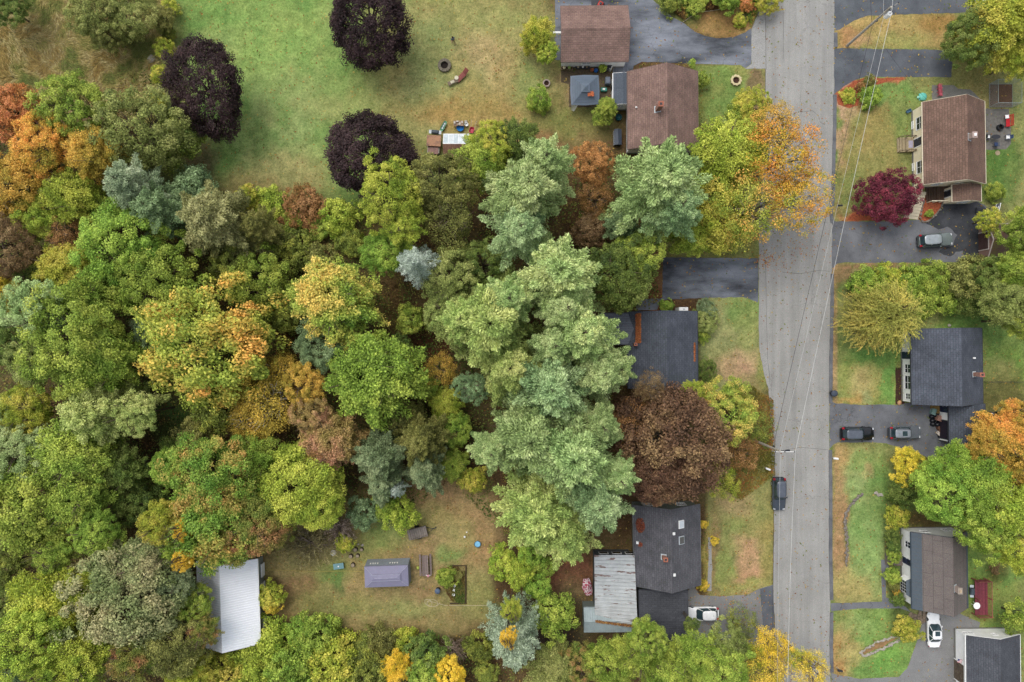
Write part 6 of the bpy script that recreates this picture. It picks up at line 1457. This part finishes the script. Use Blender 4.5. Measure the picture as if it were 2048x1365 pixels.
700 490 30 3 K dbrush | olive weeds patch below the lime bush by purple tree
820 640 30 5 K green | green bush in the brown gap left of the pines
800 700 28 5 K deep | dark bush between the bright maple and the brown gap
850 770 30 6 F green | green crown under the right side of the bright maple
1108 692 62 18 P sage | sage pine filling the middle of the row beneath the pale ones
'''
# ------------------------------------------------------------ foliage prototypes (unit crown, centre at origin)
def unit(v): return v / np.maximum(np.linalg.norm(v, axis=-1, keepdims=True), 1e-9)
def leaves(P, N, D, sl, sw, cl, rs, droop=0.0):
    """P centres, N normals, D long direction; diamond leaves"""
    n = len(P); D = unit(D - (D * N).sum(1, keepdims=True) * N); W = np.cross(N, D)
    sl = np.broadcast_to(sl, (n,))[:, None]; sw = np.broadcast_to(sw, (n,))[:, None]
    a = P - D * sl; b = P + W * sw + D * sl * .15; c = P + D * sl - N * sl * droop; d = P - W * sw + D * sl * .15
    V = np.stack([a, b, c, d], 1).reshape(-1, 3); F = np.arange(n * 4).reshape(n, 4)
    lr = rs.rand(n); C = np.zeros((n, 3)); C[:, 0] = cl; C[:, 1] = lr; C[:, 2] = rs.rand(n)
    return V, F, np.repeat(C, 4, 0)
def lobes(dirs, rs, k=7, amp=.2):
    r = np.ones(len(dirs))
    for i in range(k):
        d = unit(rs.randn(3)); s = dirs @ d; r += amp * np.maximum(0, s) ** 6 * rs.uniform(-.8, 1)
    return r
def fib(n, zmin, rs):
    z = 1 - (1 - zmin) * (np.arange(n) + .5) / n; a = np.arange(n) * 2.39996 + rs.rand() * 6
    r = np.sqrt(np.maximum(0, 1 - z * z)); v = np.stack([r * np.cos(a), r * np.sin(a), z], 1)
    return unit(v + rs.randn(n, 3) * .10)
def broad(seed, ncl=110, nlf=150, leaf=.034, irr=.35, zmin=-.45, cr=(.17, .29), depth=(.62, .95), flat=.75):
    rs = np.random.RandomState(seed); d = fib(ncl, zmin, rs); L = lobes(d, rs, 9, irr)
    rad = L * rs.uniform(depth[0], depth[1], ncl); c = d * rad[:, None]
    P = []; N = []; CL = []
    tip = d + np.array([0, 0, .25])
    for i in range(ncl):
        m = int(nlf * rs.uniform(.6, 1.35)); R0 = rs.uniform(*cr)
        o = unit(rs.randn(m, 3)) * (rs.rand(m, 1) ** .45); s = (o * d[i]).sum(1); o[s < -.1] *= -1
        up = unit(tip[i]); h = (o * up).sum(1, keepdims=True) * up; o = o - h * (1 - flat); o *= R0
        o += d[i] * (o * d[i]).sum(1, keepdims=True) * .5
        P.append(c[i] + o); N.append(unit(unit(o) * .7 + np.array([0, 0, .55]) + rs.randn(m, 3) * .45)); CL.append(np.full(m, rs.rand()))
    P = np.concatenate(P); N = np.concatenate(N); CL = np.concatenate(CL)
    D = unit(P * [1, 1, .3] + rs.randn(len(P), 3) * .6)
    s = leaf * rs.uniform(.6, 1.35, len(P))
    V, F, C = leaves(P, N, D, s, s * .62, CL, rs, .15)
    return V, F, C
def pine(seed, nb=64, tiers=1.0, spread=.17, leaf=.042, top=1.0, droopt=.12, npl=230, pw=.62):
    rs = np.random.RandomState(seed); P = []; D = []; CL = []; N = []
    for i in range(nb):
        t = (i + .5) / nb; z0 = -.85 + 1.65 * t; Lb = (1.0 - t) ** pw * rs.uniform(.55, 1.25) + .10
        az = i * 2.39996 + rs.randn() * .25; dh = np.array([math.cos(az), math.sin(az), 0]); up = .10 + .35 * t + rs.randn() * .05
        m = int(npl * (.35 + .65 * Lb)); s = rs.rand(m) ** .75
        s = .18 + .82 * s; side = np.array([-math.sin(az), math.cos(az), 0])
        k = rs.randint(0, 9, m)          # side twigs
        tw = (k / 8.0 - .5) * 2; wid = spread * np.sin(np.clip(s, 0, 1) * math.pi * .86 + .25) * (1.0 + .35 * Lb)
        ctr = dh * (s * Lb)[:, None] + side * (tw * wid * rs.uniform(.5, 1.1, m))[:, None]
        ctr[:, 2] += z0 + up * s * Lb - droopt * (s * Lb) ** 2 + rs.randn(m) * .028
        ctr += rs.randn(m, 3) * .014
        P.append(ctr); dd = dh + side * (tw * .9)[:, None] + np.array([0, 0, .35]); D.append(unit(dd + rs.randn(m, 3) * .35))
        N.append(unit(np.array([0, 0, 1.0]) + rs.randn(m, 3) * .45)); CL.append(np.full(m, rs.rand()) * .6 + .4 * (k / 8.0))
    P = np.concatenate(P); D = np.concatenate(D); N = np.concatenate(N); CL = np.concatenate(CL)
    s = leaf * rs.uniform(.6, 1.3, len(P))
    return leaves(P, N, D, s, s * .36, CL, rs)
def fronds(seed, nb=105, npl=260, leaf=.027, spread=.20):
    """maple-like dome of radiating leafy boughs"""
    rs = np.random.RandomState(seed); P = []; D = []; CL = []; N = []
    for i in range(nb):
        t = (i + .5) / nb; z0 = -.45 + 1.05 * t; Lb = math.sqrt(max(.02, 1 - .97 * t * t)) * rs.uniform(.70, 1.14)
        az = i * 2.39996 + rs.randn() * .35; dh = np.array([math.cos(az), math.sin(az), 0]); up = .12 + .5 * t + rs.randn() * .08
        m = int(npl * (.4 + .6 * Lb)); s = .22 + .78 * rs.rand(m) ** .7; side = np.array([-math.sin(az), math.cos(az), 0])
        k = rs.randint(0, 7, m); tw = (k / 6.0 - .5) * 2; wid = spread * np.sin(np.clip(s, 0, 1) * math.pi * .82 + .3)
        ctr = dh * (s * Lb)[:, None] + side * (tw * wid * rs.uniform(.4, 1.15, m))[:, None]
        ctr[:, 2] += z0 + up * s * Lb * .7 - .22 * (s * Lb) ** 2 + rs.randn(m) * .045; ctr += rs.randn(m, 3) * .022
        P.append(ctr); D.append(unit(dh + side * (tw * .7)[:, None] + rs.randn(m, 3) * .6)); N.append(unit(np.array([0, 0, 1.0]) + dh * .35 + rs.randn(m, 3) * .55))
        CL.append(np.full(m, rs.rand()) * .7 + .3 * (k / 6.0))
    P = np.concatenate(P); D = np.concatenate(D); N = np.concatenate(N); CL = np.concatenate(CL)
    s = leaf * rs.uniform(.6, 1.35, len(P))
    return leaves(P, N, D, s, s * .62, CL, rs, .15)
def willow(seed, ns=760, per=36):
    rs = np.random.RandomState(seed); d = fib(ns, -.1, rs); P = []; D = []; CL = []
    for i in range(ns):
        st = d[i] * rs.uniform(.25, .9); az = unit(d[i] * [1, 1, 0] + rs.randn(3) * [.55, .55, 0]); s = np.linspace(0, 1, per)[:, None]
        L = rs.uniform(.16, .42); w = unit(np.array([-az[1], az[0], 0])) * rs.uniform(-.12, .12)
        c = st + az * L * s + w * s ** 2 + np.array([0, 0, 1]) * (.18 * s - .55 * s ** 2 * L * 1.6) + rs.randn(per, 3) * .010
        dd = np.gradient(c, axis=0); P.append(c); D.append(unit(dd) + rs.randn(per, 3) * .25); CL.append(np.full(per, rs.rand()))
    P = np.concatenate(P); D = unit(np.concatenate(D)); N = unit(np.array([0, 0, 1.]) + rs.randn(len(P), 3) * .4)
    return leaves(P, N, D,   .026 * rs.uniform(.7, 1.3, len(P)), .0065, np.concatenate(CL), rs)
def twigs(seed, n=150):
    """bare branching shrub: thin rising stems as narrow quads"""
    rs = np.random.RandomState(seed); P = []; D = []; S = []
    for i in range(n):
        az = rs.rand() * 6.28; el = rs.uniform(.25, 1.3); v = np.array([math.cos(az) * math.cos(el), math.sin(az) * math.cos(el), math.sin(el)])
        for k in range(6):
            p = v * (.15 + .16 * k); P.append(p - [0, 0, .4]); D.append(unit(v + rs.randn(3) * .12)); S.append(.09)
            if k > 1:
                for q in range(2): dd = unit(v + rs.randn(3) * .55); P.append(p - [0, 0, .4] + dd * .08); D.append(dd); S.append(.09)
    P = np.array(P); D = np.array(D); N = unit(rs.randn(len(P), 3) + [0, 0, .6])
    return leaves(P, N, D, np.array(S), .011, rs.rand(len(P)), rs)
PROTO = {}
def trunkmesh(seed, kind):
    """z unit = height of the crown centre, x/y unit = crown radius"""
    rs = random.Random(seed); m = MB(); wob = [(rs.uniform(-.04, .04), rs.uniform(-.04, .04)) for _ in range(5)]
    top = 1.45 if kind in 'PS' else 1.12; pts = [(wob[i][0] * i / 4, wob[i][1] * i / 4, top * i / 4) for i in range(5)]
    m.tube(pts, [.062, .046, .036, .022, .008], 7)
    if kind in 'PS':
        for i in range(26):
            t = i / 26; z = .55 + .8 * t; a = i * 2.4; L = .8 * (1 - t) + .1; m.tube([(0, 0, z), (L * .5 * math.cos(a), L * .5 * math.sin(a), z + .03), (L * math.cos(a), L * math.sin(a), z + .07)], [.012, .008, .003], 4)
    elif kind == 'K':
        for i in range(9):
            a = i * 2.4; m.tube([(0, 0, .05), (.25 * math.cos(a), .25 * math.sin(a), .7), (.55 * math.cos(a), .55 * math.sin(a), 1.15)], [.03, .018, .006], 5)
    else:
        for i in range(13):
            a = i * 2.4 + rs.uniform(-.3, .3); z = .5 + .04 * i; e = .5 + .35 * rs.random(); z2 = 1.0 + .32 * rs.random()
            p1_ = (e * .45 * math.cos(a), e * .45 * math.sin(a), z + .22); p2_ = (e * math.cos(a), e * math.sin(a), z2); m.tube([(0, 0, z), p1_, p2_], [.03, .02, .007], 5)
            for q in range(3):
                b = a + rs.uniform(-.8, .8); m.tube([p1_, ((e * .45 + .3) * math.cos(b), (e * .45 + .3) * math.sin(b), z2 + rs.uniform(-.05, .15))], [.012, .004], 4)
    me = bpy.data.meshes.new('trunk'); me.from_pydata(m.v, [], m.f); me.polygons.foreach_set('use_smooth', [True] * len(me.polygons)); me.update(); return me
def proto(kind, i):
    key = (kind, i)
    if key in PROTO: return PROTO[key]
    sd = {'B': 10, 'D': 40, 'P': 60, 'S': 80, 'W': 90, 'T': 100, 'K': 120, 'F': 140, 'N': 160, 'G': 40}[kind] + i
    if kind == 'B': a = fronds(sd, 120, 320, .0235) if i % 2 else broad(sd, 190, 200, .023, .5, -.45, (.12, .23), (.55, 1.0))
    elif kind in 'DG': a = broad(sd, 240, 170, .022, .28, -.5, (.12, .22), (.66, .98))
    elif kind == 'P': a = pine(sd, 70, npl=600, spread=.14, leaf=.029)
    elif kind == 'S': a = pine(sd, 120, npl=260, spread=.13, leaf=.03, droopt=.3, pw=.6)
    elif kind == 'W': a = willow(sd)
    elif kind == 'T': a = broad(sd, 95, 85, .024, .4, -.4, (.18, .3), (.5, .98))
    elif kind == 'F': a = broad(sd, 180, 150, .022, .45, -.4, (.11, .2), (.5, 1.0))
    elif kind == 'K': a = broad(sd, 75, 120, .042, .6, -.25, (.16, .32), (.4, .98))
    elif kind == 'N': a = twigs(sd)
    me = fastmesh('crown', *a, link=False)
    PROTO[key] = (me, trunkmesh(sd, kind)); return PROTO[key]

PAL = {
 'plum': ('1E1413', '302323', '443433'), 'maroon': ('441C24', '602630', '7A343A'),
 'green': ('567224', '7C923A', '9EAA4A'), 'bright': ('56782A', '78963A', '9AAE4A'), 'dull': ('5C6A34', '7A8646', '949A5A'), 'deep': ('40562A', '5C7030', '768444'),
 'lime': ('66822A', '8A9C38', 'AEB64E'), 'yg': ('6E8228', '949C38', 'BCB450'), 'yellow': ('94942C', 'C4B43C', 'DCC850'), 'gold': ('86802E', 'AC943C', 'C8A84C'), 'pure': ('A89A28', 'CCB032', 'DCC44C'),
 'orange': ('8C8C38', 'BC9840', 'CC9448'), 'orred': ('8E6E34', 'B48244', 'C4905C'), 'amber': ('8E962E', 'B89C36', 'C89040'), 'rust': ('76602E', '8C6C3C', 'A08050'), 'copper': ('7C5E34', '9C7440', 'B48850'),
 'ogr': ('6E8832', '98A042', 'CCA04C'), 'gyo': ('5E8230', '8E9E42', 'C4AE58'), 'rgr': ('50762A', '74903A', 'AC8C4C'), 'grr': ('56722E', '7E803C', '98704A'),
 'olive': ('50542A', '6C7038', '8A8A4C'), 'olivep': ('646838', '848656', 'A0A06C'), 'brown': ('5A4A32', '74603E', '8C7852'), 'russet': ('483628', '624A36', '806A48'), 'tanr': ('7A7038', 'A08C54', 'A88060'), 'pinks': ('5E7040', '828C5C', '9E9A6C'),
 'sage': ('6E8850', '90A66A', 'AEBC82'), 'sagey': ('748E50', '96AC6C', 'B6C080'), 'sageb': ('688658', '8AA470', 'A6BA86'), 'sagel': ('728A48', '94A85C', 'B0B872'), 'bluegr': ('6C7C5C', '8A9876', 'A4AC8E'), 'silver': ('8A988A', 'A8B4A6', 'C6CEC2'), 'spruce': ('66785E', '8A9A80', 'A8B49A'), 'teal': ('566E4A', '6E865A', '88A072'), 'greygr': ('50603C', '70805A', '8C986E'),
 'willow': ('6C7230', '949448', 'BCAE54'), 'birch': ('6C6424', '9A8A34', 'B89C40'), 'bare': ('5C5040', '7E7060', '9A8C7C'), 'barest': ('585234', '76704A', '8E865C'), 'dbrush': ('4E5A28', '6C7A34', '8C923E'),
}
BARK = {}
def bark(c): 
    if c not in BARK: BARK[c] = plain('bark_' + c, c, .95, var=.3, scale=4)
    return BARK[c]
NAMES = {'B': ('tree', 'tree'), 'D': ('copper_beech', 'tree'), 'P': ('pine_tree', 'pine tree'), 'S': ('spruce_tree', 'spruce tree'), 'W': ('willow_tree', 'willow tree'), 'T': ('thin_tree', 'tree'), 'K': ('shrub', 'shrub'), 'F': ('tree', 'tree'), 'N': ('bare_shrub', 'shrub'), 'G': ('tree', 'tree')}
NV = {'B': 6, 'D': 3, 'P': 4, 'S': 2, 'W': 1, 'T': 3, 'K': 4, 'F': 3, 'N': 1, 'G': 3}
cnt = {}
GROUPS = {'P': 'white pines in the middle', 'K': 'shrubs round the yards and houses', 'D': 'dark copper beeches on the lawn'}
def tree(px, py, Rp, h, kind, pal, label):
    i = cnt.get(kind, 0); cnt[kind] = i + 1; pi = i % NV[kind]
    me, tm = proto(kind, pi)
    low = kind in 'KN'
    Rz_f = {'B': .85, 'D': .66, 'P': 1.15, 'S': 1.9, 'W': .8, 'T': .8, 'K': .85, 'F': .85, 'N': 1.0, 'G': .8}[kind]
    r0 = Rp * H / FPX
    Rz = min(Rz_f * r0 * .93, h * (.62 if low else .5)); zc = h - Rz * (.85 if kind != 'P' else .8)
    zc = max(zc, h * .35)
    r = Rp * (H - zc) / FPX
    x, y = g(px, py, zc)
    nm, cat = NAMES[kind]
    rs = random.Random(i * 7 + ord(kind)); rz = rs.uniform(0, 6.28)
    e = thing(nm, label, cat, x, y, 0, rz, GROUPS.get(kind, 'broadleaf trees of the wood' if px < 1000 and kind in 'BTF' else 'garden trees'))
    mt = leafmat(pal, PAL[pal], 1.32)
    if not me.materials: me.materials.append(mt)
    if not tm.materials: tm.materials.append(bark('6E6050'))
    c = bpy.data.objects.new('crown', me); COL.objects.link(c); c.parent = e; c.location = (0, 0, zc); f = .99
    sx = rs.uniform(.94, 1.08); c.scale = (r * f * sx, r * f / sx, Rz)
    if kind in 'BFDTKG': c.rotation_euler = (rs.uniform(-.3, .3), rs.uniform(-.3, .3), 0)
    c.material_slots[0].link = 'OBJECT'; c.material_slots[0].material = mt
    t = bpy.data.objects.new('trunk' if not low else 'stem', tm); COL.objects.link(t); t.parent = e; t.scale = (r * .95, r * .95, zc)
    t.material_slots[0].link = 'OBJECT'; t.material_slots[0].material = bark('B8B0A0' if pal in ('birch', 'amber') else ('8A7A6A' if kind in 'TN' else '6E6050'))
    if kind != 'N' and rs.random() < 2:
        pass
    return e
for ln in TREES.strip().splitlines():
    if '|' not in ln: continue
    a, lb = ln.split('|'); a = a.split()
    tree(float(a[0]), float(a[1]), float(a[2]), float(a[3]), a[4], a[5], lb.strip())

# ------------------------------------------------------------ undergrowth and meadow grass
def inpoly(x, y, P):
    r = np.zeros(len(x), bool); n = len(P); j = n - 1
    for i in range(n):
        xi, yi = P[i]; xj, yj = P[j]
        c = ((yi > y) != (yj > y)) & (x < (xj - xi) * (y - yi) / (yj - yi + 1e-9) + xi); r ^= c; j = i
    return r
def scatter(name, label, polys, n, seed, cols, hmax, sl, sw, up, mat, clump=3.0, thr=.45, lean=None):
    rs = np.random.RandomState(seed); X = []; Y = []
    a = np.array([p for P in polys for p in P]); x0, y0 = a.min(0); x1, y1 = a.max(0)
    px = rs.uniform(x0, x1, n); py = rs.uniform(y0, y1, n); k = np.zeros(n, bool)
    for P in polys: k |= inpoly(px, py, P)
    d = fbm(px / FPX * H / clump, py / FPX * H / clump, seed, 3); k &= d + rs.rand(n) * .25 > thr
    px = px[k]; py = py[k]; d = d[k]; m = len(px)
    hz = rs.rand(m) ** 1.2 * hmax * np.clip((d - thr + .25) * 3, .1, 1)
    P = np.stack([(px - 1024) * H / FPX, (682.5 - py) * H / FPX, hz + .05], 1)
    if lean is None: D = unit(rs.randn(m, 3) * [1, 1, .3]); N = unit(rs.randn(m, 3) * .5 + [0, 0, 1])
    else:
        fa = fbm(P[:, 0] / 5, P[:, 1] / 5, 77, 2) * 9; D = unit(np.stack([np.cos(fa), np.sin(fa), np.full(m, .5)], 1) + rs.randn(m, 3) * .3); N = unit(rs.randn(m, 3) * .4 + [0, 0, 1])
    V, F, _ = leaves(P, N, D, sl * rs.uniform(.5, 1.4, m), sw * rs.uniform(.6, 1.3, m), 0, rs)
    q = fbm(P[:, 0] / 1.8, P[:, 1] / 1.8, seed + 5, 2); cc = np.array([A(c) for c in cols]); ix = np.clip(((q - .25) * 2 * len(cols) + rs.randn(m) * .6).astype(int), 0, len(cols) - 1)
    C = cc[ix] * rs.uniform(.65, 1.35, (m, 1))
    o = fastmesh(name, V, F, np.repeat(C, 4, 0), 'tint'); o.data.materials.append(mat); tag(o, label, 'vegetation', kind='stuff'); return o
mv = attrmat('undergrowth_leaf')
wood = [(-80, 190), (120, 200), (330, 130), (345, 270), (400, 380), (560, 400), (720, 430), (900, 320), (1130, 330), (1240, 300), (1300, 400), (1320, 600), (1240, 640), (1210, 700), (1260, 800), (1210, 1000), (1180, 1080), (1040, 1130), (1000, 1060), (900, 960), (830, 1010), (640, 1060), (560, 1110), (430, 1110), (430, 1320), (540, 1300), (640, 1250), (700, 1290), (960, 1310), (1130, 1290), (1160, 1330), (1240, 1420), (-80, 1420)]
scatter('undergrowth', 'mixed green and brown undergrowth on the forest floor', [wood], 150000, 3, ('4E602A', '66783A', '828E44', '8E8244', '6E5636'), 1.0, .15, .085, 0, mv, 3.0, .42)
scatter('undergrowth', 'leafy hedge-bottom plants beyond the shrubs at right', [[(1700, 545), (1990, 520), (2060, 440), (2060, 660), (1985, 640), (1930, 615), (1850, 612), (1840, 600), (1690, 590)]], 16000, 5, ('3E5A22', '547A2C', '6C9038', '86963C'), 1.6, .16, .09, 0, mv, 2.0, .3)
scatter('flower_bed', 'wild flower bed of mixed plants at the top edge', [[(1300, -30), (1330, 12), (1366, 42), (1396, 26), (1440, 20), (1475, 10), (1490, 30), (1500, 55), (1515, 20), (1516, -30)]], 16000, 6, ('4E6A2A', '6C8434', '8A8E3C', 'A07C40', '6A5030'), .9, .13, .06, 0, mv, 1.2, .3)
scatter('flower_bed', 'ragged herbs and fallen stalks in the dark garden bed', [[(884, 1140), (900, 1131), (929, 1134), (930, 1206), (905, 1203), (890, 1180), (878, 1165)]], 3600, 7, ('56682E', '746E38', '7C6838', '6A5030'), .5, .12, .05, 0, mv, 1.2, .5)
scatter('flower_bed', 'small plants along the east wall of the brown house', [[(1395, 180), (1405, 180), (1408, 290), (1396, 290)], [(1268, 124), (1385, 127), (1380, 136), (1268, 138)], [(1402, 1060), (1415, 1060), (1414, 1185), (1402, 1185)], [(1792, 715), (1808, 715), (1808, 805), (1792, 805)]], 40000, 8, ('4E6A2A', '7C8434', 'A09A3C', 'A88040'), .5, .1, .05, 0, mv, .8, .4)
scatter('garden_weeds', 'rust and yellow weeds on the verge below the gold tree', [[(1400, 790), (1500, 770), (1545, 800), (1548, 950), (1480, 1000), (1420, 960)]], 22000, 9, ('6C6A2C', '8A7A38', '9A8440', 'A0683C', '74803A'), .6, .12, .06, 0, mv, 1.4, .35)
meadow = [(-80, -60), (300, -60), (345, -10), (322, 40), (348, 70), (318, 110), (330, 160), (318, 200), (335, 260), (240, 235), (120, 185), (-80, 175)]
scatter('meadow_grass', 'long flattened golden and olive meadow grass', [meadow], 90000, 11, ('7E8848', 'A09C58', 'B8A868', 'CCBC84', 'AC9458'), .5, .34, .022, 1, mv, 2.2, .25, lean=1)

# ------------------------------------------------------------ camera, light, world
cam = bpy.data.cameras.new('camera'); co_ = bpy.data.objects.new('camera', cam); COL.objects.link(co_)
cam.lens = 24; cam.sensor_width = 36; cam.clip_end = 6000; cam.clip_start = .5; co_.location = (0, 0, H); scn.camera = co_
EL, AZ = 58, -35     # sun elevation, azimuth clockwise from +Y
sd = Vector((math.sin(R(AZ)) * math.cos(R(EL)), math.cos(R(AZ)) * math.cos(R(EL)), math.sin(R(EL))))
sun = bpy.data.lights.new('sun', 'SUN'); so_ = bpy.data.objects.new('sun', sun); COL.objects.link(so_)
sun.energy = SUN_E; sun.angle = R(38); sun.color = (1, .965, .91); so_.rotation_euler = sd.to_track_quat('Z', 'Y').to_euler()
w = bpy.data.worlds.new('World'); scn.world = w; w.use_nodes = True; nt = w.node_tree; nt.nodes.clear()
sky = nt.nodes.new('ShaderNodeTexSky'); sky.sky_type = 'NISHITA'; sky.sun_disc = False; sky.sun_elevation = R(EL); sky.sun_rotation = R(AZ); sky.air_density = 1.2; sky.dust_density = 3
hs = nt.nodes.new('ShaderNodeHueSaturation'); hs.inputs['Saturation'].default_value = .35
bg = nt.nodes.new('ShaderNodeBackground'); bg.inputs[1].default_value = SKY_E; ow = nt.nodes.new('ShaderNodeOutputWorld')
nt.links.new(sky.outputs[0], hs.inputs['Color']); nt.links.new(hs.outputs[0], bg.inputs[0]); nt.links.new(bg.outputs[0], ow.inputs[0])
vs_ = scn.view_settings; vs_.view_transform = 'Standard'; vs_.look = 'None'; vs_.exposure = EXPO; vs_.gamma = 1
scn.render.engine = 'CYCLES'; scn.cycles.max_bounces = 5; scn.cycles.diffuse_bounces = 3; scn.cycles.transmission_bounces = 3; scn.cycles.transparent_max_bounces = 4
